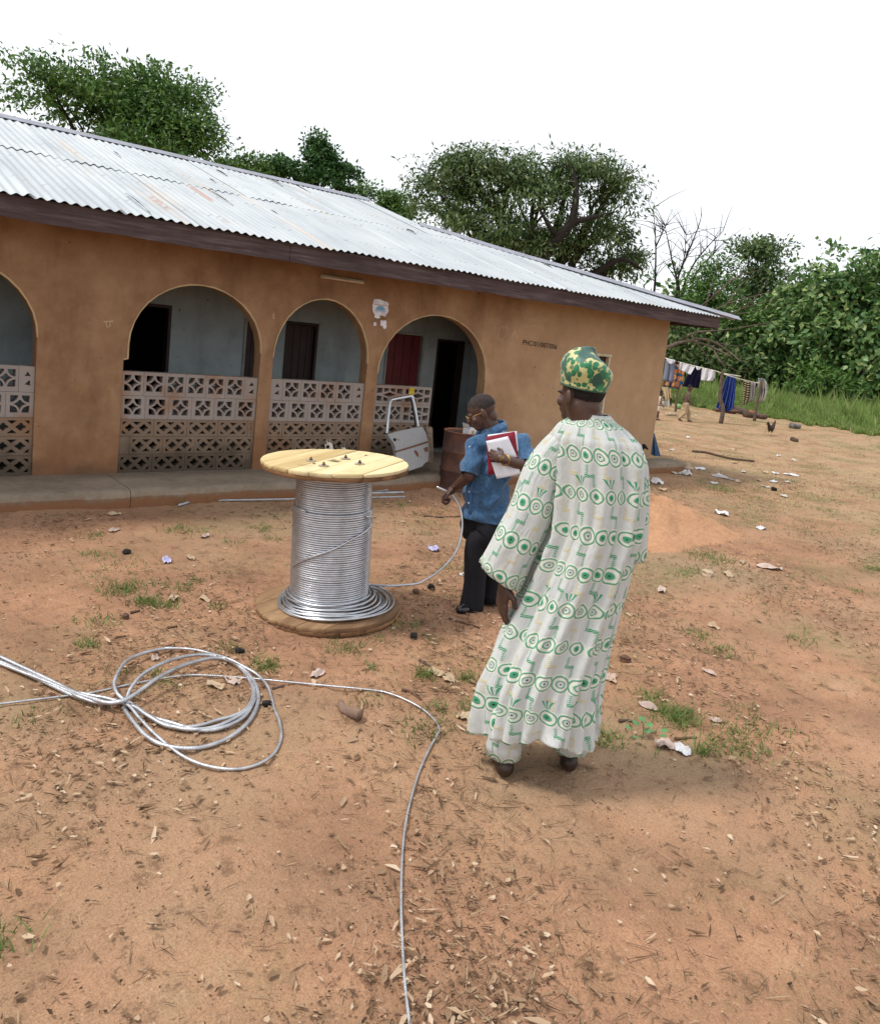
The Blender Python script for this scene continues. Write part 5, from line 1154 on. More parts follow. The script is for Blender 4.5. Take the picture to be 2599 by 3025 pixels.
def tree(name, label, lobes, mat, bark, clump, per, L, W, seed, group=None, cat='tree', trunk_r=0.22, foot=None, main=None, droop=0.3, sig=0.23):
    cen = Vector((0, 0, 0))
    for c, r, n in lobes: cen += Vector(c)/len(lobes)
    ft = Vector(foot) if foot else Vector((cen.x, cen.y, 0)); ft.z = gh(ft.x, ft.y)-0.05
    o = tag(empty(name, ft), label, cat, group)
    me, tips = crown([(tuple(Vector(c)-ft), r, n) for c, r, n in lobes], clump, per, L, W, seed, sig, droop)
    link('crown', me, mat, o)
    m = MB(); top = cen-ft; fork = Vector((top.x*0.5, top.y*0.5, max(0.6, min(Vector(c).z-r[2] for c, r, n in lobes)*0.75)))
    limb(m, (0, 0, 0), fork, trunk_r, trunk_r*0.7, seed)
    for i, (c, r, n) in enumerate(lobes):
        c2 = Vector(c)-ft; P_ = limb(m, fork, c2, trunk_r*0.5, trunk_r*0.16, seed+i)
        for k in range(4):
            t_ = Vector(tips[i*4+k]); q = P_[int(len(P_)*(0.45+0.13*k))]; limb(m, q, t_, trunk_r*0.20, trunk_r*0.05, seed*3+i*7+k)
    if main:
        for j, (pts, r0, r1) in enumerate(main):
            P_ = spline([Vector(p)-ft for p in pts], 5); n = len(P_); m.tube(P_, [r0+(r1-r0)*i/(n-1) for i in range(n)], 8)
    m.build('trunk', bark, o, sm=True)
    return o
TG = 'trees behind the house'
tree('leafy_tree', 'bushy bright green tree above the left end of the metal roof', [lob(215, 215, 95, 75, 30, 70), lob(320, 262, 88, 55, 30, 75), lob(405, 285, 38, 52, 30, 30), lob(280, 300, 90, 35, 29, 50), lob(330, 195, 95, 45, 31, 60), lob(110, 190, 90, 75, 30, 50)], M_lfB, M_bark, 0.42, 55, 0.20, 0.085, 11, TG, droop=0.2)
tree('low_bush', 'rounded light green treetop just above the roof ridge, left of the vine column', [lob(478, 342, 42, 28, 33, 26), lob(530, 352, 42, 26, 33, 22), lob(455, 350, 30, 22, 33, 14)], M_lfB, M_bark, 0.36, 50, 0.19, 0.085, 12, TG)
tree('vine_covered_tree', 'dark vine-covered tree rising like a column behind the roof ridge', [lob(648, 338, 30, 48, 33, 44, jit=-0.6), lob(644, 296, 15, 22, 33, 14, jit=-0.6), lob(590, 352, 42, 22, 33, 30), lob(702, 348, 26, 15, 33, 12), lob(560, 332, 20, 12, 34, 9), lob(690, 380, 22, 12, 33, 7)], M_lfD, M_bark, 0.30, 60, 0.16, 0.11, 13, TG)
tree('small_treetop', 'pale small treetop in the gap between the column tree and the large tree', [lob(790, 412, 32, 24, 40, 26), lob(735, 388, 16, 12, 40, 8), lob(815, 440, 26, 20, 40, 16)], M_lfB, M_bark, 0.40, 50, 0.22, 0.10, 14, TG)
def d3(u, v, d): return on_d(*DD(u, v), d)
tree('mango_tree', 'very large spreading olive green tree with dark crooked limbs behind the house', [lob(900, 400, 82, 72, 34, 52), lob(985, 352, 95, 48, 34, 52), lob(1080, 400, 95, 85, 33.5, 71), lob(1165, 345, 70, 42, 34, 33), lob(1240, 385, 50, 55, 34, 30), lob(1225, 462, 58, 48, 34, 27), lob(1140, 500, 90, 55, 34.5, 46), lob(960, 455, 105, 50, 33, 49), lob(1270, 530, 42, 40, 35, 15), lob(1040, 490, 80, 50, 33, 35), lob(1215, 550, 60, 36, 35, 17), lob(935, 325, 45, 24, 34, 16)], M_lfA, M_bark, 0.50, 62, 0.26, 0.075, 15, TG, trunk_r=0.42, droop=0.7, sig=0.22,
     main=[([d3(1070, 560, 33), d3(1095, 525, 32.5), d3(1130, 480, 32.2), d3(1155, 450, 32.2), d3(1165, 400, 32.3), d3(1160, 350, 32.6), d3(1150, 318, 33)], 0.26, 0.07), ([d3(1155, 450, 32.2), d3(1195, 440, 32.4), d3(1240, 430, 33)], 0.13, 0.05), ([d3(1130, 480, 32.2), d3(1110, 455, 32), d3(1090, 420, 32.3)], 0.12, 0.05), ([d3(1190, 575, 34), d3(1215, 545, 33.5), d3(1260, 525, 33.5), d3(1300, 545, 34)], 0.16, 0.05)])
# bare tree
def bare(name, label, stems, dist, mat, seed, cat='tree'):
    ft = on_d(*DD(*stems[0][0]), dist); ft = Vector((ft.x, ft.y, 0)); o = tag(empty(name, ft), label, cat, TG); r_ = random.Random(seed)
    m = MB(); tw_ = MB()
    for st in stems:
        P_ = [on_d(*DD(a, b), dist+r_.uniform(-0.5, 0.5))-ft for a, b in st]; P0 = [Vector((P_[0].x, P_[0].y, 0))]+P_ if st[0][1] > 560 else P_
        Q = spline(P0, 5); n = len(Q); m.tube(Q, [0.13*(1-0.85*i/(n-1)) if st[0][1] > 560 else 0.07*(1-0.8*i/(n-1)) for i in range(n)], 6)
        for k in range(16):
            q = Q[int(n*r_.uniform(0.35, 0.98))]; d = Vector((r_.uniform(-1, 1), r_.uniform(-1, 1), r_.uniform(0.1, 1.2))).normalized()*r_.uniform(0.8, 3.0)
            tw_.tube([q, q+d*0.5+Vector((0, 0, 0.12)), q+d], [0.030, 0.020, 0.010], 4)
    m.build('trunk', mat, o, sm=True); tag(tw_.build('twigs', mat, o), kind='stuff')
    return o
bt = bare('bare_tree', 'leafless dead tree with thin upright stems against the white sky', [[(1368, 600), (1372, 560), (1392, 510), (1412, 460), (1420, 432)], [(1372, 605), (1370, 570), (1360, 530), (1352, 490), (1346, 465)], [(1378, 600), (1400, 540), (1430, 500), (1462, 468)], [(1372, 560), (1384, 520), (1388, 475)], [(1395, 600), (1410, 550), (1436, 520), (1450, 505)]], 66, M_bark, 4)
bare('bare_tree', 'single slender bare pole-like tree just right of the large tree', [[(1322, 600), (1326, 540), (1326, 480), (1321, 420)], [(1326, 500), (1340, 470), (1348, 455)]], 64, M_bark, 9)
RG = 'trees beyond the clothesline'
tree('feathery_tree', 'feathery light green tree standing behind the house corner', [lob(1440, 590, 52, 48, 56.2, 34), lob(1400, 640, 46, 50, 56.2, 28), lob(1480, 650, 60, 46, 56.2, 34), lob(1450, 545, 36, 26, 56.2, 14)], M_lfB, M_bark, 0.58, 50, 0.32, 0.12, 21, RG)
tree('feathery_tree', 'taller rounded green treetop right of the bare tree', [lob(1535, 515, 46, 34, 62.2, 33), lob(1550, 565, 52, 36, 62.2, 33), lob(1520, 610, 60, 40, 62.2, 28), lob(1560, 650, 60, 40, 62.2, 28)], M_lfA, M_bark, 0.66, 55, 0.34, 0.15, 22, RG)
tree('broadleaf_tree', 'dense broad-leaved tree filling the right edge behind the grass', [lob(1580, 690, 66, 58, 56.2, 61), lob(1625, 620, 50, 66, 57.7, 50), lob(1600, 752, 62, 38, 55.5, 43), lob(1560, 735, 48, 40, 55.5, 32)], M_lfC, M_bark, 0.78, 52, 0.42, 0.27, 23, RG, droop=0.5)
tree('broadleaf_tree', 'broad-leaved tree beyond the right edge of the yard', [lob(1700, 600, 70, 75, 54.8, 57), lob(1760, 680, 90, 85, 53.3, 57), lob(1680, 700, 60, 60, 54.0, 43), lob(1850, 610, 110, 110, 54.8, 57)], M_lfC, M_bark, 0.78, 52, 0.42, 0.27, 24, RG, droop=0.5)
tree('broadleaf_bush', 'dark broad-leaved bush behind the white washing', [lob(1430, 738, 50, 38, 54.8, 36), lob(1490, 748, 46, 30, 54.0, 32), lob(1385, 710, 42, 50, 54.8, 32), lob(1360, 742, 36, 36, 53.3, 21)], M_lfA, M_bark, 0.7, 48, 0.38, 0.24, 25, RG, cat='bush', droop=0.4)
tree('young_shrub', 'yellow-green shrub growing at the far right of the grass', [lob(1650, 760, 34, 26, 51.8, 21), lob(1690, 778, 50, 20, 50.3, 21), lob(1620, 786, 28, 14, 51.1, 11)], M_lfB, M_bark, 0.55, 40, 0.34, 0.13, 26, RG, cat='bush')
# a wood far behind, read as one mass
fw = []
rw = random.Random(31)
for i in range(26):
    fw.append(lob(1270+i*26+rw.uniform(-10, 10), 690+rw.uniform(-35, 25), 46, rw.uniform(45, 85), 84+rw.uniform(-5, 8), 26))
for i in range(14): fw.append(lob(1500+i*34, 770+rw.uniform(-15, 15), 44, 30, 80+rw.uniform(-4, 4), 22))
for i in range(10): fw.append(lob(300+i*90+rw.uniform(-20, 20), 500+i*14, 70, 70, 70, 20))
me, _ = crown(fw, 1.2, 34, 0.75, 0.5, 41, 0.34, 0.3)
tag(link('far_wood', me, M_lfC), 'dark wood closing off the view behind the trees', 'wood', kind='stuff')
# fallen bare limbs under the eave end
fb = MB(); f0 = on_d(*DD(1420, 700), 34); r_ = random.Random(77)
for (pts, r0) in (([(1350, 640), (1372, 646), (1395, 632), (1420, 640)], 0.13), ([(1345, 705), (1372, 694), (1400, 690), (1440, 702), (1480, 722)], 0.09), ([(1400, 684), (1440, 690), (1475, 712), (1500, 732)], 0.07), ([(1372, 690), (1410, 672), (1460, 668), (1505, 662)], 0.05), ([(1440, 700), (1455, 728), (1470, 745)], 0.045), ([(1395, 632), (1430, 655), (1450, 680)], 0.05), ([(1420, 640), (1470, 615), (1520, 600), (1560, 590)], 0.035), ([(1430, 655), (1500, 625), (1580, 600)], 0.03), ([(1440, 600), (1490, 560), (1540, 545)], 0.03), ([(1500, 662), (1540, 655), (1580, 652)], 0.03), ([(1470, 615), (1500, 575), (1530, 556)], 0.025), ([(1395, 632), (1430, 610), (1465, 580), (1490, 545)], 0.03), ([(1410, 660), (1455, 640), (1510, 632), (1570, 620)], 0.025), ([(1400, 684), (1430, 720), (1440, 750)], 0.03), ([(1440, 690), (1490, 700), (1530, 690), (1560, 672)], 0.022), ([(1420, 640), (1440, 575), (1455, 520)], 0.03), ([(1455, 728), (1490, 750), (1515, 752)], 0.02), ([(1500, 625), (1530, 600), (1555, 560)], 0.02)):
    Q = spline([on_d(*DD(a, b), 34+r_.uniform(-0.4, 0.4))-f0 for a, b in pts], 5); n = len(Q); fb.tube(Q, [r0*(1-0.75*i/(n-1)) for i in range(n)], 6)
tag(link('dead_branches', fb.mesh('b', True), M_bark2, loc=f0), 'bare broken grey-brown branches stretching out from behind the house corner', 'branch')
# grass beyond the yard
def blades(name, P, H, W, seed, lean=0.35):
    g = np.random.default_rng(seed); N_ = len(P); H = np.asarray(H)*g.uniform(0.55, 1.25, N_); a = g.uniform(0, 6.283, N_); b = g.uniform(0, 6.283, N_)
    s = np.stack([np.cos(a), np.sin(a), 0*a], 1)*(np.asarray(W)/2*np.ones(N_))[:, None]; ln = np.stack([np.cos(b), np.sin(b), 0*b], 1)*(H*lean*g.uniform(0.2, 1.6, N_))[:, None]
    up = np.stack([0*H, 0*H, H], 1); V = np.stack([P-s, P+s, P+up*0.55+ln*0.4+s*0.7, P+up*0.55+ln*0.4-s*0.7, P+up+ln], 1).reshape(-1, 3); i = np.arange(N_)[:, None]*5
    F = np.concatenate([i+np.array([0, 1, 2]), i+np.array([0, 2, 3]), i+np.array([3, 2, 4])]); return mesh_np(V, F, name)
M_grass = m_leaf('grass_blade', [(0.1, (0.070, 0.125, 0.025)), (0.45, (0.125, 0.205, 0.045)), (0.75, (0.22, 0.28, 0.085)), (0.95, (0.40, 0.33, 0.17))], 0.3)
g = np.random.default_rng(5)
n = 60000; u = g.uniform(1290, 1800, n); dd = g.uniform(0, 1, n)**1.5
gp_ = []; gh_ = []
for i in range(n):
    edge = 35.2-(u[i]-1340)*0.009+0.5*math.sin(u[i]*0.06)+0.4*math.sin(u[i]*0.19)
    d = ray(*DD(u[i], 800)); k = math.hypot(d.x, d.y); r = edge+dd[i]*27; gp_.append((d.x/k*r, d.y/k*r, 0)); gh_.append(0.14+0.55*min(1, dd[i]*4.0)*(0.55+0.45*math.sin(u[i]*0.09+r*0.7))*(2.2 if (i*7919) % 23 == 0 else 1.0))
M_tall = m_leaf('meadow_blade', [(0.1, (0.11, 0.19, 0.035)), (0.5, (0.19, 0.29, 0.065)), (0.72, (0.28, 0.34, 0.11)), (0.9, (0.40, 0.34, 0.20)), (1.0, (0.34, 0.24, 0.17))], 0.35)
tag(link('tall_grass', blades('tall_grass', np.array(gp_), np.array(gh_), 0.06, 6), M_tall), 'long green grass along the far edge of the yard', 'grass', kind='stuff')
# ------------------------------------------------------------------ washing line
pl1, pl2, pl0 = G(B1, 826, 1040), G(B1, 1120, 1020), G(B1, 430, 936)
LD = math.hypot(pl1.x, pl1.y); LD2 = math.hypot(pl2.x, pl2.y); LD0 = math.hypot(pl0.x, pl0.y)
M_stick = m_bark('grey_stick', (0.13, 0.095, 0.075)); M_rope = flat('pale_rope', (0.55, 0.50, 0.40), 0.9)
def pole(pts, dist, r, label):
    b0 = on_d(*B1(*pts[0]), dist); b0.z = gh(b0.x, b0.y)-0.03
    P_ = [Vector((0, 0, 0))]+[on_d(*B1(*p), dist)-b0 for p in pts[1:]]; Q = spline(P_, 4); n = len(Q)
    return tag(link('line_pole', MB().tube(Q, [r*(1-0.3*i/(n-1)) for i in range(n)], 7).mesh('pole', True), M_stick, loc=b0), label, 'pole', 'poles of the washing line')
pole([(826, 1040), (845, 920), (822, 820), (830, 700), (842, 600), (838, 580)], LD, 0.075, 'crooked wooden pole in front of the blue striped cloth')
pole([(1120, 1020), (1142, 880), (1165, 760), (1182, 655)], LD2, 0.060, 'leaning wooden pole holding the pale drape at the end of the line')
pole([(430, 936), (438, 840), (446, 740), (448, 560)], LD0, 0.045, 'thin upright stick left of the walking boy')
def rope(pts, label):
    P_ = spline([on_d(*B1(a, b), d) for a, b, d in pts], 4); c = P_[0].copy()
    tag(link('clothes_line', MB().tube([p-c for p in P_], 0.018, 5).mesh('r', True), M_rope, loc=c), label, 'rope')
rope([(250, 440, LD), (345, 468, LD), (470, 505, LD), (660, 552, LD), (780, 580, LD), (842, 600, LD), (1005, 628, LD)], 'pale washing line running from the house corner past the crooked pole')
rope([(842, 602, LD), (950, 638, LD), (1080, 672, LD2), (1180, 690, LD2)], 'second short washing line ending at the leaning pole')
def cloth_mat(name, fn):
    b = B(name); return b.fin(fn(b), 0.85, 0, b.noise(b.obj(), 9, 3), 0.4, 0.02, 0.15, trans=(0.15, (0.5, 0.5, 0.5)))
def hang(name, label, cat, quads, mat, dist, folds_=3, amp=0.05, group='washing on the line', dy=0.0):
    """cloth hanging on the line: rows of (left, right) edge points from the line downwards"""
    c = on_d(*B1(*quads[0][0]), dist+dy); vs = []; uv = []; nu = 18; rows = []
    for i in range(len(quads)-1):
        for k in range(4): f = k/4; rows.append(tuple((quads[i][s][0]*(1-f)+quads[i+1][s][0]*f, quads[i][s][1]*(1-f)+quads[i+1][s][1]*f) for s in (0, 1)))
    rows.append(quads[-1]); r_ = random.Random(len(label)*7+int(c.x*100)); ph = r_.uniform(0, 6)
    for j, (l, r) in enumerate(rows):
        t = j/(len(rows)-1)
        for i in range(nu+1):
            u = i/nu; a = l[0]*(1-u)+r[0]*u; b = l[1]*(1-u)+r[1]*u
            vs.append(on_d(*B1(a, b+1.5*t*math.sin(u*folds_*6+ph)), dist+dy+amp*(0.3+t)*math.sin(u*folds_*6.283+ph+t)+0.4*amp*math.sin(u*folds_*13+2*ph))-c); uv.append((u, t))
    me = mesh(vs, [(j*(nu+1)+i, j*(nu+1)+i+1, (j+1)*(nu+1)+i+1, (j+1)*(nu+1)+i) for j in range(len(rows)-1) for i in range(nu)], name, True, uv)
    o = solidify(link(name, me, mat, loc=c), 0.012); tag(o, label, cat, group); return o
c_grey = cloth_mat('grey_cotton', lambda b: b.mix(b.noise(b.obj(), 3, 3), (0.19, 0.21, 0.29), (0.25, 0.27, 0.36)))
c_white = cloth_mat('white_cotton', lambda b: b.mix(b.noise(b.obj(), 3, 3), (0.70, 0.70, 0.76), (0.78, 0.79, 0.82)))
c_navy = cloth_mat('navy_cotton', lambda b: b.mix(b.noise(b.obj(), 3, 3), (0.006, 0.006, 0.030), (0.014, 0.014, 0.055)))
c_black = cloth_mat('black_cotton', lambda b: b.mix(b.noise(b.obj(), 3, 3), (0.010, 0.008, 0.014), (0.02, 0.016, 0.025)))
def f_print(b):
    x, y, z = b.xyz(b.uv()); q = b.vec(x*4.2, y*3.6, 0.0); d = b.voro(q, 1.0, rand=0.35); c = b.mix(b.step(d, 0.50, 0.46), (0.005, 0.11, 0.24), (0.62, 0.19, 0.02)); c = b.mix(b.step(d, 0.34, 0.30), c, (0.66, 0.52, 0.38)); c = b.mix(b.step(d, 0.22, 0.18), c, (0.55, 0.15, 0.03)); return b.mix(b.step(d, 0.08, 0.05), c, (0.2, 0.05, 0.02))
def f_stripe(n_, c0, c1, vert=True, duty=0.25):
    def fn(b):
        x, y, z = b.xyz(b.uv()); k = ((x if vert else y+b.math('SINE', x*9)*0.018)*n_).frac(); return b.mix(b.step(k, duty-0.04, duty+0.04), c1, c0)
    return fn
c_print = cloth_mat('orange_blue_print', f_print); c_blue = cloth_mat('blue_striped_cloth', f_stripe(11, (0.010, 0.028, 0.27), (0.16, 0.28, 0.62)))
c_zeb = cloth_mat('black_cream_stripe', f_stripe(11, (0.012, 0.010, 0.012), (0.55, 0.45, 0.28), False, 0.42)); c_gst = cloth_mat('grey_stripe', f_stripe(6, (0.30, 0.26, 0.28), (0.11, 0.09, 0.11)))
c_pale = cloth_mat('pale_cloth', lambda b: b.mix(b.step(b.noise(b.obj(), 4, 3), 0.45, 0.6), (0.50, 0.47, 0.40), (0.22, 0.26, 0.30)))
hang('wrapper_cloth', 'orange and blue printed wrapper hanging behind the grey shirt', 'cloth', [((352, 478), (472, 510)), ((345, 560), (505, 592)), ((328, 640), (498, 660)), ((308, 712), (482, 742))], c_print, LD, 3, 0.05, dy=0.25)
hang('hanging_shirt', 'grey shirt with white collar pegged next to the house corner', 'shirt', [((345, 470), (425, 487)), ((335, 560), (422, 575)), ((318, 668), (410, 684))], c_grey, LD, 2, 0.04)
hang('shirt_collar', 'white folded collar piece over the top of the grey shirt', 'cloth', [((350, 468), (428, 484)), ((360, 498), (418, 506)), ((378, 516), (396, 520))], c_white, LD, 2, 0.02, dy=-0.08)
hang('black_garment', 'small black garment between the grey shirt and the white cloth', 'garment', [((428, 484), (468, 503)), ((430, 512), (462, 512)), ((440, 522), (450, 522))], c_black, LD, 2, 0.03)
hang('navy_dress', 'navy pinafore dress hanging between two white shirts', 'dress', [((598, 542), (662, 556)), ((560, 580), (660, 590)), ((520, 640), (650, 655)), ((488, 716), (634, 732))], c_navy, LD, 3, 0.05, dy=0.15)
hang('white_shirt', 'white shirt on the line left of the navy dress', 'shirt', [((468, 503), (600, 545)), ((464, 540), (582, 582)), ((460, 566), (562, 614))], c_white, LD, 2, 0.04)
hang('white_shirt', 'white shirt on the line right of the navy dress', 'shirt', [((664, 552), (778, 576)), ((660, 590), (778, 610)), ((654, 632), (774, 642)), ((653, 662), (752, 670))], c_white, LD, 2, 0.05)
hang('white_collar', 'white collar at the neck of the navy dress', 'cloth', [((604, 535), (656, 548)), ((612, 556), (646, 562)), ((622, 570), (632, 572))], c_white, LD, 1, 0.02, dy=-0.05)
hang('striped_cloth', 'long blue cloth with pale stripes hanging behind the crooked pole', 'cloth', [((886, 612), (958, 626)), ((858, 680), (955, 700)), ((828, 780), (948, 800)), ((783, 900), (936, 908)), ((835, 930), (890, 938))], c_blue, LD, 4, 0.09, dy=0.2)
hang('striped_cloth', 'black and cream striped cloth on the short line', 'cloth', [((1034, 666), (1086, 676)), ((1030, 740), (1084, 750)), ((1022, 820), (1076, 830)), ((1014, 880), (1062, 866))], c_zeb, LD2, 2, 0.06)
hang('striped_cloth', 'narrow grey striped cloth beside the leaning pole', 'cloth', [((1090, 678), (1136, 688)), ((1088, 770), (1128, 780)), ((1084, 850), (1110, 852))], c_gst, LD2, 2, 0.05)
hang('draped_cloth', 'pale crumpled cloth draped over the leaning pole', 'cloth', [((1160, 642), (1205, 646)), ((1150, 690), (1232, 690)), ((1162, 770), (1236, 760)), ((1160, 850), (1202, 858))], c_pale, LD2, 3, 0.10, dy=0.1)
# ------------------------------------------------------------------ children
M_khaki = flat('khaki_trousers', (0.36, 0.27, 0.17), 0.9, 0.15, 8); M_tee = flat('cream_shirt', (0.55, 0.45, 0.36), 0.9); M_nvs = flat('dark_shorts', (0.02, 0.02, 0.03), 0.9)
def child(base, face, label, hgt, trs, shirt_m=None, stride=0.20):
    k = hgt/1.15; o = tag(empty('person', base, face-R_(90)), label, 'person'); V_ = lambda x, y, z: Vector((x, y, z))*k
    hpc, chs, hd = V_(0, 0, 0.56), V_(0, 0.02, 0.78), V_(0, 0.05, 1.045); f1, f2 = V_(-0.06, stride, 0.05), V_(0.06, -stride*0.9, 0.07); k1, k2 = V_(-0.06, stride*0.75, 0.31), V_(0.06, -0.01, 0.29)
    hpp, Rm, hk_ = head_parts(hd, 1.0, 0.0, R_(8), 0.205*k)
    bp_ = hpp+[('c', V_(0, 0.03, 0.88), 0.040*k, hd-V_(0, 0, 0.03), 0.042*k), ('e', chs, (0.105*k, 0.07*k, 0.13*k)), ('c', hpc, 0.085*k, chs, 0.085*k), ('c', V_(-0.08, 0.02, 0.86), 0.036*k, V_(-0.14, -0.04, 0.68), 0.027*k), ('c', V_(-0.14, -0.04, 0.68), 0.026*k, V_(-0.13, 0.05, 0.53), 0.019*k), ('c', V_(0.08, 0.02, 0.86), 0.036*k, V_(0.13, 0.0, 0.68), 0.027*k), ('c', V_(0.13, 0.0, 0.68), 0.026*k, V_(0.14, 0.12, 0.56), 0.019*k),
        ('e', V_(-0.13, 0.06, 0.50), (0.020*k, 0.022*k, 0.034*k)), ('e', V_(0.14, 0.14, 0.54), (0.020*k, 0.026*k, 0.028*k)), ('c', V_(-0.05, 0, 0.54), 0.065*k, k1, 0.045*k), ('c', k1, 0.043*k, f1, 0.027*k), ('c', V_(0.05, 0, 0.54), 0.065*k, k2, 0.045*k), ('c', k2, 0.043*k, f2, 0.027*k),
        ('c', f1-V_(0, 0.02, 0.02), 0.028*k, f1+V_(0, 0.10, -0.025), 0.022*k), ('c', f2-V_(0, 0.02, 0.02), 0.028*k, f2+V_(0, 0.09, -0.045), 0.022*k)]
    link('body', blob(bp_, 0.012, 3, 'body'), M_skin3, o); hair_cap(hd, Rm, hk_, M_hair, o)
    if trs: link('trousers', blob([('e', V_(0, 0, 0.555), (0.105*k, 0.085*k, 0.075*k)), ('c', V_(-0.05, 0, 0.52), 0.082*k, k1, 0.066*k), ('c', k1, 0.066*k, f1+V_(0, 0, 0.04), 0.055*k), ('c', V_(0.05, 0, 0.52), 0.082*k, k2, 0.066*k), ('c', k2, 0.066*k, f2+V_(0, 0, 0.04), 0.055*k)], 0.014, 4, 'trousers'), M_khaki, o)
    else: link('shorts', blob([('e', V_(0, 0, 0.53), (0.108*k, 0.088*k, 0.09*k)), ('c', V_(-0.05, 0, 0.50), 0.085*k, V_(-0.06, stride*0.4, 0.40), 0.075*k), ('c', V_(0.05, 0, 0.50), 0.085*k, V_(0.06, -0.01, 0.40), 0.075*k)], 0.014, 4, 'shorts'), M_tee, o)
    if shirt_m: link('shirt', blob([('e', chs, (0.122*k, 0.085*k, 0.15*k)), ('c', hpc+V_(0, 0, 0.06), 0.098*k, chs, 0.1*k)], 0.014, 4, 'shirt'), shirt_m, o)
    return o
vr = math.atan2(CR.y, CR.x)
bp0 = G(B1, 500, 1022); child(Vector((bp0.x, bp0.y, gh(bp0.x, bp0.y))), vr+R_(12), 'bare-chested boy in khaki trousers walking under the washing', 1.16, True)
bp1 = G(B1, 262, 1012); child(Vector((bp1.x, bp1.y, gh(bp1.x, bp1.y))), vr+R_(20), 'small child mostly hidden behind the house corner, one leg showing', 0.92, False, M_tee, 0.10)
gb = on_z(*((1930+620/8.635), (1040+1450/8.635))); gbm = bmesh.new(); bmesh.ops.create_icosphere(gbm, subdivisions=3, radius=0.13)
for v in gbm.verts: v.co.z *= 0.85
me = bpy.data.meshes.new('ball'); gbm.to_mesh(me); gbm.free(); tag(link('green_gourd', smooth(me), flat('gourd_skin', (0.20, 0.36, 0.12), 0.5), loc=(gb.x, gb.y, gh(gb.x, gb.y)+0.10)), 'round pale green gourd on the ground behind the walking boy', 'gourd')
# stall of sticks and cloth behind the corner
sb = G(B1, 345, 905); SD = math.hypot(sb.x, sb.y)+1.0; stall = tag(empty('stick_stall', on_d(*B1(340, 900), SD)), 'rickety stick stall with cream cloth and grey sack behind the house corner', 'stall'); stall.location.z = 0
def sp3(a, b, e=0.0): return on_d(*B1(a, b), SD+e)-stall.location
for a0, a1 in (((300, 905), (305, 720)), ((372, 900), (366, 722)), ((330, 870), (330, 735))): link('post', MB().tube([Vector((sp3(*a0).x, sp3(*a0).y, 0)), sp3(*a1)], 0.035, 6).mesh(), M_stick, stall)
for a0, a1 in (((285, 795), (340, 798)), ((285, 832), (380, 830)), ((290, 770), (372, 768))): link('crossbar', MB().tube([sp3(*a0), sp3(*a1)], 0.025, 6).mesh(), M_rope, stall)
def sheet3(q, name, mat, e=-0.1):
    c = [sp3(a, b, e) for a, b in q]; link(name, solid_quad(c), mat, stall)
def solid_quad(c):
    vs = []; N_ = 6
    for i in range(N_+1):
        for j in range(N_+1): u, v = i/N_, j/N_; p = c[0]*(1-u)*(1-v)+c[1]*u*(1-v)+c[2]*u*v+c[3]*(1-u)*v; vs.append(p+Vector((CF.x, CF.y, 0))*0.05*math.sin(u*9+v*2))
    return mesh(vs, [(i*(N_+1)+j, (i+1)*(N_+1)+j, (i+1)*(N_+1)+j+1, i*(N_+1)+j+1) for i in range(N_) for j in range(N_)], 'q', True)
M_cream = flat('cream_cloth', (0.56, 0.45, 0.27), 0.9)
sheet3([(306, 722), (365, 722), (372, 840), (345, 830)], 'cloth_cover', M_cream); sheet3([(372, 735), (392, 735), (398, 830), (384, 830)], 'cloth_cover', M_cream); sheet3([(286, 846), (378, 834), (372, 895), (284, 880)], 'sack', c_pale, -0.15); sheet3([(382, 815), (398, 820), (392, 888), (386, 885)], 'black_bag', c_black, -0.15)
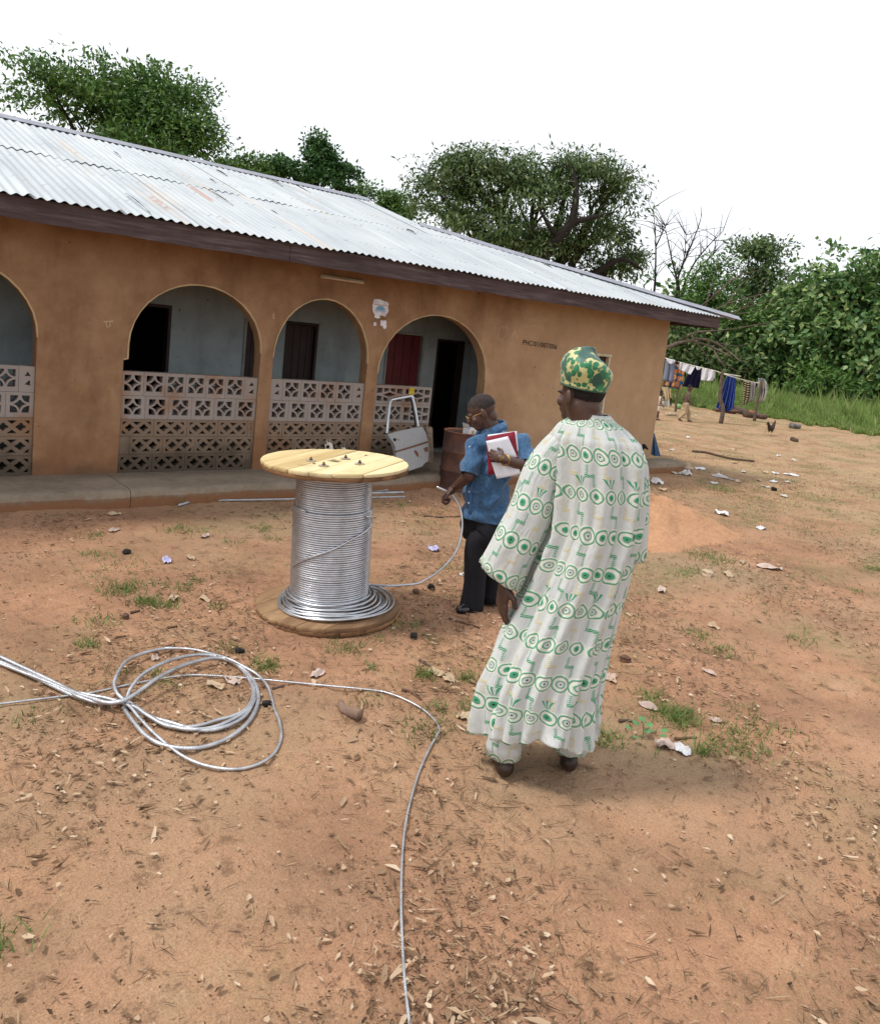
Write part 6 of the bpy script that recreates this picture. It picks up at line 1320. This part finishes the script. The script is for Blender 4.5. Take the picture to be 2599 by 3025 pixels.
# ------------------------------------------------------------------ goats, rooster
M_gw = flat('white_goat_hair', (0.62, 0.56, 0.48), 0.9, 0.12, 12); M_gb = flat('black_goat_hair', (0.012, 0.011, 0.012), 0.85, 0.2, 12)
def goat(base, face, label, s, mat, patches=True):
    o = tag(empty('goat', base, face-R_(90)), label, 'goat'); V_ = lambda x, y, z: Vector((x, y, z))*s
    ps = [('e', V_(0, -0.25, 0.17), (0.15*s, 0.30*s, 0.17*s)), ('e', V_(0, 0.02, 0.22), (0.12*s, 0.14*s, 0.15*s)), ('c', V_(0, 0.06, 0.26), 0.085*s, V_(0, 0.15, 0.44), 0.060*s), ('e', V_(0, 0.18, 0.50), (0.055*s, 0.075*s, 0.062*s)), ('c', V_(0, 0.20, 0.49), 0.050*s, V_(0, 0.30, 0.42), 0.030*s), ('e', V_(0.085, 0.14, 0.50), (0.050*s, 0.018*s, 0.024*s)), ('e', V_(-0.085, 0.14, 0.50), (0.050*s, 0.018*s, 0.024*s)),
          ('c', V_(0.08, 0.10, 0.06), 0.035*s, V_(0.08, 0.30, 0.03), 0.022*s), ('c', V_(-0.08, 0.10, 0.06), 0.035*s, V_(-0.07, 0.26, 0.03), 0.022*s), ('c', V_(0.13, -0.38, 0.08), 0.06*s, V_(0.16, -0.15, 0.03), 0.025*s), ('c', V_(-0.13, -0.38, 0.08), 0.06*s, V_(-0.16, -0.15, 0.03), 0.025*s), ('c', V_(0, -0.52, 0.20), 0.025*s, V_(0, -0.60, 0.16), 0.012*s), ('c', V_(0.025, 0.15, 0.55), 0.012*s, V_(0.035, 0.10, 0.62), 0.006*s), ('c', V_(-0.025, 0.15, 0.55), 0.012*s, V_(-0.035, 0.10, 0.62), 0.006*s)]
    link('body', blob(ps, 0.010, 3, 'body'), mat, o)
    if patches:
        link('eye_patch', blob([('e', V_(0.045, 0.22, 0.495), (0.020*s, 0.030*s, 0.026*s)), ('e', V_(0.052, 0.20, 0.49), (0.012*s, 0.02*s, 0.03*s))], 0.006, 2), M_gb, o); link('eye_patch', blob([('e', V_(-0.045, 0.22, 0.495), (0.020*s, 0.030*s, 0.026*s))], 0.006, 2), M_gb, o)
        link('muzzle', blob([('e', V_(0, 0.305, 0.415), (0.026*s, 0.026*s, 0.026*s))], 0.006, 2), M_gb, o); link('ear_patch', blob([('e', V_(0.10, 0.142, 0.50), (0.042*s, 0.020*s, 0.026*s))], 0.006, 2), M_gb, o); link('ear_patch', blob([('e', V_(-0.10, 0.142, 0.50), (0.042*s, 0.020*s, 0.026*s))], 0.006, 2), M_gb, o)
    return o
gq = on_y(950+360/8.9, 1280+290/8.9, 7.90); q2 = on_y(950+560/8.9, 1280+410/8.9, 7.76)
goat(Vector((gq.x-0.14, 7.93, ZB)), vr-R_(50), 'white goat with black eye patches resting on the paving behind the reel', (gq.z-ZB)/0.50, M_gw)
goat(Vector((q2.x-0.05, 7.74, ZB)), vr-R_(62), 'smaller white kid with black muzzle lying beside the white goat', max(0.4, (q2.z-ZB)/0.50), M_gw)
gq3 = on_y(*B1(140, 1225), 8.02); goat(Vector((gq3.x-0.12, 8.02, ZB)), vr-R_(5), 'black goat lying at the foot of the wall by the house corner', max(0.5, (gq3.z-ZB)/0.52), M_gb, False)
rb = G(B1, 1256, 1148); rb.z = gh(rb.x, rb.y)
rooster = tag(empty('rooster', rb, vr+R_(35)-R_(90)), 'dark brown rooster with a red comb standing in the open yard', 'rooster'); RS = 1.05; V_ = lambda x, y, z: Vector((x, y, z))*RS
M_fea = flat('dark_feathers', (0.045, 0.026, 0.020), 0.6, 0.4, 20); M_red = flat('red_comb', (0.42, 0.04, 0.02), 0.5); M_leg = flat('yellow_leg', (0.45, 0.33, 0.15), 0.6)
link('body', blob([('e', V_(0, 0, 0.21), (0.075*RS, 0.13*RS, 0.085*RS)), ('c', V_(0, 0.08, 0.25), 0.055*RS, V_(0, 0.13, 0.37), 0.030*RS), ('e', V_(0, 0.14, 0.385), (0.024*RS, 0.034*RS, 0.026*RS)), ('c', V_(0, -0.10, 0.25), 0.045*RS, V_(0, -0.18, 0.36), 0.030*RS), ('c', V_(0, -0.18, 0.36), 0.030*RS, V_(0, -0.25, 0.30), 0.012*RS), ('c', V_(0.045, 0.0, 0.15), 0.032*RS, V_(0.045, 0.0, 0.10), 0.016*RS), ('c', V_(-0.045, 0.0, 0.15), 0.032*RS, V_(-0.045, 0, 0.10), 0.016*RS)], 0.009, 3, 'body'), M_fea, rooster)
link('comb', blob([('e', V_(0, 0.145, 0.415), (0.008*RS, 0.032*RS, 0.022*RS)), ('e', V_(0, 0.165, 0.355), (0.012*RS, 0.012*RS, 0.022*RS)), ('e', V_(0, 0.15, 0.39), (0.026*RS, 0.02*RS, 0.018*RS))], 0.006, 2), M_red, rooster); link('beak', MB().tube([V_(0, 0.165, 0.385), V_(0, 0.20, 0.375)], [0.010, 0.002], 6).mesh(), M_leg, rooster)
for s in (1, -1): link('leg', MB().tube([V_(0.045*s, 0, 0.11), V_(0.045*s, -0.01, 0.012), V_(0.045*s, 0.06, 0.004)], 0.008, 5).mesh(), M_leg, rooster)
# ------------------------------------------------------------------ sand heap, logs, stones
def m_sand():
    b = B('loose_sand'); P = b.pos(); k = b.noise(P, 5, 6, 0.7); k2 = b.noise(P, 30, 4, 0.7)
    c = b.ramp(k*0.5+k2*0.5, [(0.3, (0.34, 0.180, 0.100)), (0.55, (0.47, 0.262, 0.150)), (0.75, (0.56, 0.345, 0.21))]); return b.fin(c, 0.97, 0, k+k2*0.6, 0.8, 0.03, 0.1)
hc = on_z(1900, 1550); hv = []; NP, NQ = 40, 120
for i in range(NP):
    t = i/(NP-1)
    for k in range(NQ):
        a = 2*math.pi*k/NQ; w_ = 1+0.10*math.sin(2*a+1)+0.06*math.sin(5*a)+0.03*math.sin(9*a+2); x, y = 1.62*t*w_*math.cos(a), 1.35*t*w_*math.sin(a)
        z = 0.36*(math.cos(min(1, t)*math.pi)*0.5+0.5)**1.15+0.018*math.sin(9*x+4*y)*(1-t)+0.014*math.sin(17*y-11*x)*(1-t)+rnd.uniform(-0.011, 0.011)*(1-t*0.7)+0.02*math.sin(23*x+9*math.sin(8*y))*math.sin(19*y+7*math.sin(11*x))*(1-t)
        hv.append((x, y, z-0.03*t*t))
tag(link('sand_heap', mesh(hv, [(i*NQ+k, (i+1)*NQ+k, (i+1)*NQ+(k+1) % NQ, i*NQ+(k+1) % NQ) for i in range(NP-1) for k in range(NQ)], 'sand_heap', True), m_sand(), loc=(hc.x, hc.y, gh(hc.x, hc.y)-0.01)), 'low heap of loose orange sand behind the robed man', 'sand heap')
M_log = m_bark('old_log', (0.095, 0.062, 0.046)); M_stone = flat('pale_stone', (0.46, 0.35, 0.25), 0.9, 0.2, 9); M_stone2 = flat('brown_stone', (0.13, 0.070, 0.048), 0.9, 0.25, 9); M_coal = flat('charred_lump', (0.018, 0.016, 0.016), 0.9, 0.3, 20)
def lump(name, zf, a, b, r, mat, label, cat, squash=0.65, seed=1, group=None):
    bm = bmesh.new(); bmesh.ops.create_icosphere(bm, subdivisions=2, radius=1); r_ = random.Random(seed); ph = [r_.uniform(0, 6) for _ in range(4)]
    for v in bm.verts:
        c = v.co; k = 1+0.18*math.sin(3*c.x+ph[0])+0.15*math.sin(4*c.y+ph[1])+0.12*math.sin(5*c.z+ph[2])+r_.uniform(-0.07, 0.07); v.co = Vector((c.x*k, c.y*k*0.85, c.z*k*squash))*r
    me = bpy.data.meshes.new(name); bm.to_mesh(me); bm.free(); p = G(zf, a, b)
    return tag(link(name, me, mat, loc=(p.x, p.y, gh(p.x, p.y)+r*squash*0.55), rot=(0, 0, r_.uniform(0, 6))), label, cat, group)
def stick(name, zf, pts, r, mat, label, cat, taper=0.5, lift=0.0, seg=7, group=None):
    r1 = max(r) if isinstance(r, list) else r; P_ = [Vector((p.x, p.y, gh(p.x, p.y)+r1*0.7+lift)) for p in (G(zf, a, b) for a, b in pts)]; c = P_[0].copy(); Q = spline([p-c for p in P_], 5); n = len(Q)
    rr_ = r if isinstance(r, list) else [r*(1-taper*i/(n-1))*(1+0.12*math.sin(i*1.7)) for i in range(n)]
    return tag(link(name, MB().tube(Q, rr_, seg).mesh(name, True), mat, loc=c), label, cat, group)
lump('rock', B1, 905, 950, 0.30, M_stone2, 'large brown rock under the blue striped cloth', 'rock', seed=3); lump('rock', B1, 808, 938, 0.22, M_stone2, 'smaller brown rock left of the crooked pole', 'rock', seed=4)
stick('log', B1, [(962, 945), (1010, 958), (1040, 968)], 0.16, M_log, 'short thick log left of the red cloth by the line', 'log', 0.3); stick('log', B1, [(1040, 985), (1130, 992), (1222, 1008)], 0.15, M_log, 'long dark log lying below the leaning pole', 'log', 0.4)
lump('red_cloth', B1, 1092, 985, 0.20, flat('red_rag', (0.42, 0.09, 0.05), 0.9, 0.4, 14), 'crumpled red cloth lying on the dark log', 'cloth', 0.9, seed=6)
stick('log', B1, [(1432, 1078), (1470, 1084), (1512, 1086)], 0.11, flat('grey_log', (0.16, 0.14, 0.14), 0.9, 0.5, 5), 'grey log end at the right edge of the yard', 'log', 0.2); stick('log', B1, [(1450, 1190), (1478, 1200), (1505, 1204)], 0.07, M_log, 'broken brown stump of wood near the right edge of the yard', 'log', 0.3)
stick('fallen_branch', B1, [(580, 1290), (690, 1300), (790, 1325), (940, 1360), (1120, 1380)], 0.032, M_log, 'long dark branch lying across the yard right of the house corner', 'branch', 0.5)
stick('pale_plank', B1, [(345, 970), (385, 971), (435, 970)], 0.06, M_stone, 'short pale log lying between the two children', 'log', 0.1)
stick('curved_root', B7, [(722, 925), (735, 960), (775, 990), (860, 1020)], [0.016]*3+[0.020]*4+[0.026]*5+[0.030]*4, m_bark('root_bark', (0.21, 0.135, 0.10)), 'thick curved grey-brown root lying in the front dirt', 'root')
stick('corn_cob', B7, [(650, 440), (690, 432), (735, 425)], 0.021, flat('cob', (0.50, 0.32, 0.15), 0.9, 0.2, 40, bscale=90, bstr=0.8), 'dry yellow corn cob just in front of the reel', 'corn cob', 0.2)
for i, (zf, a, b, r, lb) in enumerate(((B7, 1235, 460, 0.028, 'black charred lump right in front of the reel'), (B7, 1360, 102, 0.030, 'black lump left of the denim man\'s shoe'), (B7, 22, 540, 0.026, 'black lump just above the wire coil'), (B6, 1495, 1735, 0.024, 'black lump inside the bend of the thin wire'), (B6, 445, 592, 0.034, 'black lump in the dirt far left of the reel'), (B8, 1378, 112, 0.05, 'black plastic lump in the grass at the right'))): lump('dark_lump', zf, a, b, r, M_coal, lb, 'lump', 0.8, 20+i)
lump('stone', B1, 362, 1465, 0.085, M_stone2, 'dark round stone below the right end of the paving', 'stone', 0.85, 31); lump('stone', B1, 535, 1455, 0.10, M_stone, 'tan stone next to the white plastic by the paving end', 'stone', 0.8, 32); lump('stone', B8, 920, 716, 0.055, M_stone, 'cream stone near the torn papers at right', 'stone', 0.7, 33); lump('stone', B8, 350, 1305, 0.035, M_stone2, 'brown stone right of the robe hem', 'stone', 0.8, 34); lump('stone', B6, 432, 1072, 0.022, M_stone2, 'small brown pebble standing in the left foreground', 'stone', 1.0, 35); lump('stone', B7, 1255, 132, 0.03, M_stone2, 'brown clod right of the reel', 'stone', 0.7, 36)
# ------------------------------------------------------------------ litter
M_plas = flat('white_plastic', (0.66, 0.66, 0.68), 0.4, 0.06, 12, spec=0.5); M_purp = flat('lilac_plastic', (0.45, 0.43, 0.66), 0.35, 0.25, 18, spec=0.5); M_card = flat('torn_cardboard', (0.50, 0.36, 0.24), 0.9, 0.15, 12); M_pink = flat('pinkish_paper', (0.50, 0.39, 0.34), 0.85, 0.15, 14); M_drylf = flat('dry_leaf', (0.46, 0.35, 0.23), 0.9, 0.2, 14)
def crumple(name, zf, a, b, w_, h_, lift, mat, label, cat, seed, group=None, N_=7):
    r_ = random.Random(seed); p = G(zf, a, b); vs = []; ph = [r_.uniform(0, 6.28) for _ in range(6)]
    for i in range(N_):
        for j in range(N_):
            u, v = i/(N_-1)*2-1, j/(N_-1)*2-1; q = 1-0.20*r_.random()*max(abs(u), abs(v)); sh = 1-0.25*abs(u*v)
            z = lift*(0.45+0.35*math.sin(3.1*u+ph[0]+2*v)+0.35*math.sin(4.3*v+ph[1]-1.5*u)+0.3*r_.uniform(-1, 1))*(1.15-0.5*max(abs(u), abs(v)))
            vs.append((u*w_/2*q*sh, v*h_/2*q*sh, max(0.002, z)+0.003))
    me = mesh(vs, [(i*N_+j, (i+1)*N_+j, (i+1)*N_+j+1, i*N_+j+1) for i in range(N_-1) for j in range(N_-1)], name, False)
    return tag(solidify(link(name, me, mat, loc=(p.x, p.y, gh(p.x, p.y)+0.004), rot=(0, 0, r_.uniform(0, 6.28))), 0.0015), label, cat, group)
L1 = 'scraps of litter in the yard right of the house'; M_dust = flat('dusty_plastic', (0.55, 0.50, 0.44), 0.6, 0.12, 12)
LL = ['pale scrap on the dirt well left of the fallen branch', 'small white scrap directly right of the dark stone by the paving', 'whitish scrap on the upper slope of the sand heap', 'pale scrap between the flat sheet and the long white strip', 'pale scrap right of the fallen branch, first in a row of three', 'pale scrap right of the fallen branch, middle of a row of three', 'pale scrap right of the fallen branch, last in a row of three', 'small pale scrap in the grass below the black lump', 'brown scrap at the left end of the ragged litter line', 'pale scrap in the middle of the ragged litter line', 'pale scrap at the right end of the ragged litter line by the edge', 'pale scrap just below the middle of the fallen branch', 'thin pale scrap right of the fallen branch tip', 'pale scrap at the yard edge below the broken stump', 'whitish scrap left of the large brown rock near the grass', 'pale scrap on the dirt right of the walking boy', 'pale scrap just above the black lump in the grass', 'pale scrap lying above the fallen branch', 'tan scrap below the puffed white bag', 'pale heap of scraps left of the fallen branch end', 'pale scrap right of the long white strip']
for i, (a, b) in enumerate(((540, 1165), (425, 1480), (315, 1635), (810, 1495), (1025, 1470), (1215, 1475), (1300, 1485), (1380, 1675), (1160, 1545), (1290, 1560), (1410, 1565), (940, 1385), (1330, 1327), (1470, 1367), (720, 955), (605, 975), (1220, 1595), (930, 1275), (770, 1565), (395, 1270), (980, 1555))):
    crumple('litter_scrap', B1, a, b, 0.15+0.10*((i*7) % 5)/5, 0.09+0.07*((i*3) % 4)/4, 0.035, (M_plas, M_dust, M_card)[i % 3], LL[i], 'litter', 100+i, L1, 5)
crumple('plastic_bag', B1, 520, 1492, 0.234, 0.187, 0.096, M_plas, 'puffed white plastic bag near the end of the paving', 'plastic bag', 131); crumple('plastic_bag', B1, 268, 1572, 0.234, 0.187, 0.096, M_plas, 'white plastic bag at the foot of the sand heap', 'plastic bag', 132); crumple('paper_sheet', B1, 650, 1440, 0.328, 0.172, 0.036, M_plas, 'flat white sheet behind the puffed white bag', 'paper', 133); crumple('paper_strip', B1, 868, 1525, 0.585, 0.078, 0.042, M_plas, 'long white paper strip lying in the right yard', 'paper', 134); crumple('paper_sheet', B1, 1440, 1498, 0.312, 0.195, 0.030, M_plas, 'white sheet at the far right of the yard', 'paper', 135)
crumple('torn_paper', B8, 1012, 285, 0.265, 0.156, 0.048, M_plas, 'white torn paper above the right end of the sand heap', 'paper', 136); crumple('torn_paper', B8, 1290, 386, 0.156, 0.109, 0.042, M_plas, 'small white crumpled paper right of the sand heap', 'paper', 137); crumple('torn_paper', B8, 1352, 666, 0.296, 0.140, 0.036, M_pink, 'large pinkish torn paper at the right edge', 'paper', 138); crumple('torn_paper', B8, 1062, 712, 0.203, 0.094, 0.024, M_drylf, 'long brown torn paper beside the cream stone', 'paper', 139); crumple('torn_paper', B8, 598, 802, 0.187, 0.078, 0.030, M_pink, 'pale folded paper right of the hidden hand', 'paper', 140); crumple('torn_paper', B8, 272, 1027, 0.078, 0.039, 0.018, M_plas, 'tiny white paper right of the robe at knee height', 'paper', 141); crumple('white_card', B8, 180, 1388, 0.070, 0.055, 0.012, M_plas, 'white card next to the cardboard by the robe hem', 'card', 142)
crumple('cardboard_piece', B8, 230, 1437, 0.148, 0.070, 0.018, M_card, 'flat brown cardboard piece beside the robe hem', 'cardboard', 143); crumple('cardboard_piece', B8, 930, 1388, 0.125, 0.047, 0.018, M_pink, 'pale narrow cardboard strip in the right foreground', 'cardboard', 144); crumple('torn_cardboard', B8, 615, 1898, 0.117, 0.094, 0.036, M_pink, 'torn white and pink cardboard in the lower right foreground', 'cardboard', 145); crumple('torn_cardboard', B8, 745, 1935, 0.094, 0.109, 0.030, M_plas, 'white torn card beside the pink cardboard at lower right', 'cardboard', 146); crumple('torn_cardboard', B8, 965, 1725, 0.078, 0.039, 0.024, M_pink, 'small pinkish card scrap right of the grass clump', 'cardboard', 147)
crumple('plastic_bag', B6, 745, 655, 0.172, 0.078, 0.030, M_purp, 'lilac plastic bag lying in the left yard', 'plastic bag', 151); crumple('plastic_bag', B3, 85, 1447, 0.148, 0.094, 0.048, M_purp, 'crumpled lilac and white bag between reel and denim man', 'plastic bag', 152); crumple('plastic_bag', B3, 55, 908, 0.203, 0.094, 0.030, M_purp, 'lilac plastic bag by the paving behind the wire end', 'plastic bag', 153); crumple('torn_paper', B3, 312, 1662, 0.078, 0.047, 0.012, M_plas, 'white paper scrap left of the denim man\'s trousers', 'paper', 154); crumple('torn_paper', B6, 655, 1388, 0.070, 0.047, 0.024, M_pink, 'crumpled pale paper inside the wire coil', 'paper', 155)
DG = 'big dry leaves in the yard'
for i, (zf, a, b, lb) in enumerate(((B6, 1030, 478, 'large pale dry leaf alone in the left yard'), (B6, 925, 640, 'pale curled leaf right of the lilac bag'), (B6, 350, 312, 'pale dry leaf near the paving at far left'), (B6, 350, 436, 'pale dry leaf below another at far left'), (B6, 790, 945, 'flat tan leaf in the left foreground grass'), (B6, 1030, 950, 'curled brown leaf left of the reel'), (B6, 1230, 1565, 'pointed pale leaf inside the coil, right one'), (B6, 1110, 1600, 'pointed pale leaf inside the coil, left one'), (B7, 1390, 700, 'pale broken leaf left of the robe hem'), (B7, 560, 705, 'brown leaf above the thin wire'), (B7, 1480, 740, 'dark curled leaf near the robe hem'), (B7, 1600, 1005, 'pale jagged leaf below the robe hem'), (B8, 500, 1625, 'curled pale dry leaf right of the robe'), (B8, 1160, 625, 'long tan dry leaf in the right yard'), (B8, 960, 1065, 'thin tan dry leaf lying in the right foreground'), (B8, 240, 1435, 'tan leaf under the cardboard'))):
    crumple('dry_leaf', zf, a, b, 0.13, 0.065, 0.03, M_drylf if i % 3 else M_pink, lb, 'leaf', 170+i, DG, 5)
SG = 'sticks in the front yard'
for i, (zf, pts, lb) in enumerate(((B6, [(750, 1145), (790, 1140), (825, 1135)], 'short brown stick in the middle of the left foreground'), (B6, [(470, 1035), (505, 1030), (540, 1022)], 'short dark stick among the grass at left'), (B6, [(362, 1220), (400, 1215), (438, 1208)], 'short dark stick above the coil'), (B6, [(1535, 1620), (1580, 1612), (1625, 1600)], 'short brown stick right of the coil'), (B7, [(1480, 325), (1560, 345), (1700, 385)], 'long dark twig left of the robed man\'s hand'), (B7, [(1275, 615), (1340, 650), (1410, 685)], 'forked tan twig left of the robe hem'), (B7, [(1150, 820), (1210, 830), (1290, 890)], 'dark crooked stick beside the thin wire'), (B8, [(300, 1725), (370, 1722), (440, 1740)], 'flat brown bark strip in the lower right foreground'), (B8, [(690, 1850), (760, 1845), (840, 1840)], 'tan twig below the grass clump at lower right'), (B3, [(0, 1180), (150, 1190), (300, 1185)], 'thin twig lying between reel and denim man'))):
    stick('twig', zf, pts, 0.009, M_log if i % 2 else M_stone2, lb, 'stick', 0.4, group=SG, seg=6)
# leafy seedling
sq = G(B8, 460, 1850); seed_o = tag(empty('seedling', (sq.x, sq.y, gh(sq.x, sq.y))), 'low plant with round grey-green leaves right of the robe hem', 'plant'); M_sl = flat('round_leaf', (0.10, 0.22, 0.08), 0.6, 0.2, 20)
for i in range(9):
    a = i*2.4; r0 = 0.02+0.035*(i % 3); z = 0.035+0.018*(i % 4); c = Vector((math.cos(a)*r0, math.sin(a)*r0, z)); d = Vector((math.cos(a), math.sin(a), 0.25)); s_ = Vector((-math.sin(a), math.cos(a), 0)); L_ = 0.045
    link('leaf', mesh([c, c+d*L_*0.3+s_*L_*0.45, c+d*L_*0.8+s_*L_*0.35, c+d*L_, c+d*L_*0.8-s_*L_*0.35, c+d*L_*0.3-s_*L_*0.45], [(0, 1, 2, 3), (0, 3, 4, 5)]), M_sl, seed_o)
link('stem', MB().tube([(0, 0, -0.01), (0.004, 0, 0.04), (0, 0.004, 0.09)], 0.003, 5).mesh(), M_sl, seed_o)
# grass tufts, leaf litter and twigs that nobody could count
g = np.random.default_rng(77); TP, TH = [], []
def tuft(p, n, rad, h):
    q = g.normal(size=(n, 2))*rad*0.62
    for x, y in q:
        X, Y = p.x+x, p.y+y; TP.append((X, Y, gh(X, Y)-0.004)); TH.append(h)
for zf, lst in ((B6, [(800, 185, 170, .22, .16), (960, 190, 40, .12, .10), (800, 428, 90, .13, .07), (440, 865, 130, .11, .085), (340, 885, 50, .1, .05), (590, 968, 120, .07, .08), (450, 690, 110, .22, .045), (190, 470, 60, .1, .06), (200, 612, 60, .1, .06), (770, 985, 60, .06, .06), (1120, 1000, 40, .06, .05), (850, 872, 60, .09, .05), (720, 832, 50, .08, .05), (240, 1092, 80, .12, .05), (1200, 1312, 70, .08, .05), (1480, 1440, 70, .07, .06), (150, 1280, 60, .07, .06), (1560, 502, 40, .07, .05), (1240, 522, 40, .09, .05), (1470, 428, 30, .07, .05), (960, 810, 30, .06, .05), (220, 760, 60, .2, .04), (720, 1580, 40, .09, .04), (660, 1500, 30, .04, .06), (420, 1480, 40, .06, .04)]),
                (B7, [(1190, 372, 120, .14, .045), (750, 522, 90, .10, .06), (1300, 725, 60, .05, .10), (1380, 490, 60, .09, .04), (200, 645, 70, .07, .06), (1330, 1092, 120, .12, .05), (1420, 950, 40, .05, .06), (950, 660, 30, .05, .05), (910, 890, 50, .07, .04), (1620, 740, 50, .05, .09), (1640, 940, 40, .05, .07), (1000, 470, 50, .1, .04)]),
                (B8, [(960, 602, 150, .2, .09), (840, 680, 70, .2, .05), (1010, 1225, 150, .15, .05), (720, 1705, 240, .10, .085), (650, 1660, 100, .09, .06), (530, 1555, 90, .08, .06), (200, 1862, 160, .10, .05), (960, 1900, 90, .10, .06), (1120, 1790, 110, .13, .05), (1300, 185, 260, .7, .06), (1180, 110, 140, .5, .06), (1000, 105, 150, .25, .10), (850, 1112, 80, .10, .05), (1350, 900, 80, .25, .04), (380, 990, 60, .12, .04), (1150, 290, 120, .5, .05), (790, 690, 50, .1, .05), (1250, 740, 90, .3, .04), (490, 455, 40, .06, .09), (180, 1330, 60, .06, .05), (800, 130, 80, .3, .05), (1180, 1930, 120, .12, .06), (870, 1950, 50, .04, .09)])):
    for a, b, n, rad, h in lst: tuft(G(zf, a, b), n, rad, h)
for i in range(760):                                        # scattered small tufts
    x = g.uniform(-2, 30); y = g.uniform(0.2, 24); 
    if y > 7.3 and x < 12.6: continue
    if x < 9 and g.uniform() < 0.15: continue
    tuft(Vector((x, y, 0)), int(g.uniform(16, 70)), g.uniform(0.05, 0.26) if x < 10 else g.uniform(0.15, 0.7), g.uniform(0.035, 0.08))
for i in range(420):
    a = g.uniform(0.05, 0.75); r = g.uniform(9, 34); x, y = r*math.cos(a), r*math.sin(a)
    if y > 7.2 and x < 12.6: continue
    tuft(Vector((x, y, 0)), int(g.uniform(14, 40)), g.uniform(0.2, 0.9), g.uniform(0.03, 0.07))
tag(link('grass_tufts', blades('grass_tufts', np.array(TP), np.array(TH)*0.72, 0.0065, 8, 1.1), M_grass), 'scattered tufts of short green grass in the dirt', 'grass', kind='stuff')
def debris(name, n, L, W, seed, mat, label, cat, curl=0.25, thin=False, dens=None):
    g = np.random.default_rng(seed); P = []
    while len(P) < n:
        r = 1.7+17*g.uniform()**1.15; a = g.uniform(-0.25, 1.75); x, y = r*math.cos(a), r*math.sin(a)
        if y > 7.35 and x < 12.4: continue
        k = 0.5+0.5*math.sin(1.3*x+0.7*y+seed)*math.sin(0.9*y-1.1*x+2*seed)+0.3*math.sin(3.1*x-2.3*y)
        if g.uniform() > 0.10+0.90*max(0.0, min(1.0, (k-0.35)*1.8)): continue
        P.append((x, y, gh(x, y)+0.004))
    P = np.array(P); N_ = len(P); a = g.uniform(0, 6.283, N_); Ls = (L*np.clip(np.exp(g.normal(size=N_)*0.55-0.25), 0.25, 2.6))[:, None]; Ws = (W*g.uniform(0.5, 1.3, N_))[:, None]
    d = np.stack([np.cos(a), np.sin(a), g.uniform(-0.05, 0.18, N_)], 1); s = np.stack([-np.sin(a), np.cos(a), g.uniform(-0.25, 0.25, N_)], 1); up = np.array([0, 0, 1.0]); c = (curl*g.uniform(0, 1.2, N_))[:, None]*Ls*up
    P[:, 2] += g.uniform(0.002, 0.010, N_)
    e1, e2 = g.uniform(-0.25, 0.2, (N_, 1)), g.uniform(-0.25, 0.2, (N_, 1)); w1, w2 = g.uniform(0.3, 1.1, (N_, 1)), g.uniform(0.3, 1.1, (N_, 1)); lo_ = np.array([0, 0, 1])*Ws*0.12
    V = np.stack([P-d*Ls/2+c*0.6, P+d*Ls*e1-s*Ws*0.6*w1+c*0.25+lo_*2, P+d*Ls*(0.3+0.2*w2)-s*Ws*0.25*w2+c*0.5, P+d*Ls*(0.35+0.15*w1)+s*Ws*0.3*w1+c*0.6, P+d*Ls*e2+s*Ws*0.6*w2+c*0.2+lo_*2, P+d*Ls*(e1+e2)*0.3], 1).reshape(-1, 3); i = np.arange(N_)[:, None]*6
    F = np.concatenate([i+np.array(q) for q in ([0, 1, 5], [1, 2, 5], [2, 3, 5], [3, 4, 5], [4, 0, 5])])
    tag(link(name, mesh_np(V, F, name), mat), label, cat, kind='stuff')
def m_isl(name, stops): b = B(name); return b.fin(b.ramp(b.isl(), stops), 0.95, 0, None, spec=0.1)
debris('leaf_litter', 17000, 0.034, 0.018, 3, m_isl('leaf_crumbs', [(0.0, (0.10, 0.060, 0.035)), (0.35, (0.20, 0.125, 0.075)), (0.65, (0.30, 0.20, 0.125)), (0.9, (0.46, 0.34, 0.23)), (1.0, (0.55, 0.44, 0.33))]), 'crumbled dry leaves strewn over the dirt', 'leaf litter')
debris('twig_litter', 24000, 0.060, 0.0042, 5, m_isl('twig_bits', [(0.0, (0.05, 0.032, 0.022)), (0.5, (0.13, 0.085, 0.055)), (0.85, (0.26, 0.18, 0.11)), (1.0, (0.40, 0.31, 0.20))]), 'bits of twig and straw strewn over the dirt', 'twigs', 0.05)
debris('dirt_crumbs', 22000, 0.013, 0.010, 9, m_isl('crumbs', [(0.0, (0.04, 0.028, 0.02)), (0.5, (0.14, 0.08, 0.048)), (0.9, (0.30, 0.17, 0.10)), (1.0, (0.50, 0.38, 0.27))]), 'small crumbs of earth and charcoal on the dirt', 'crumbs', 0.5)
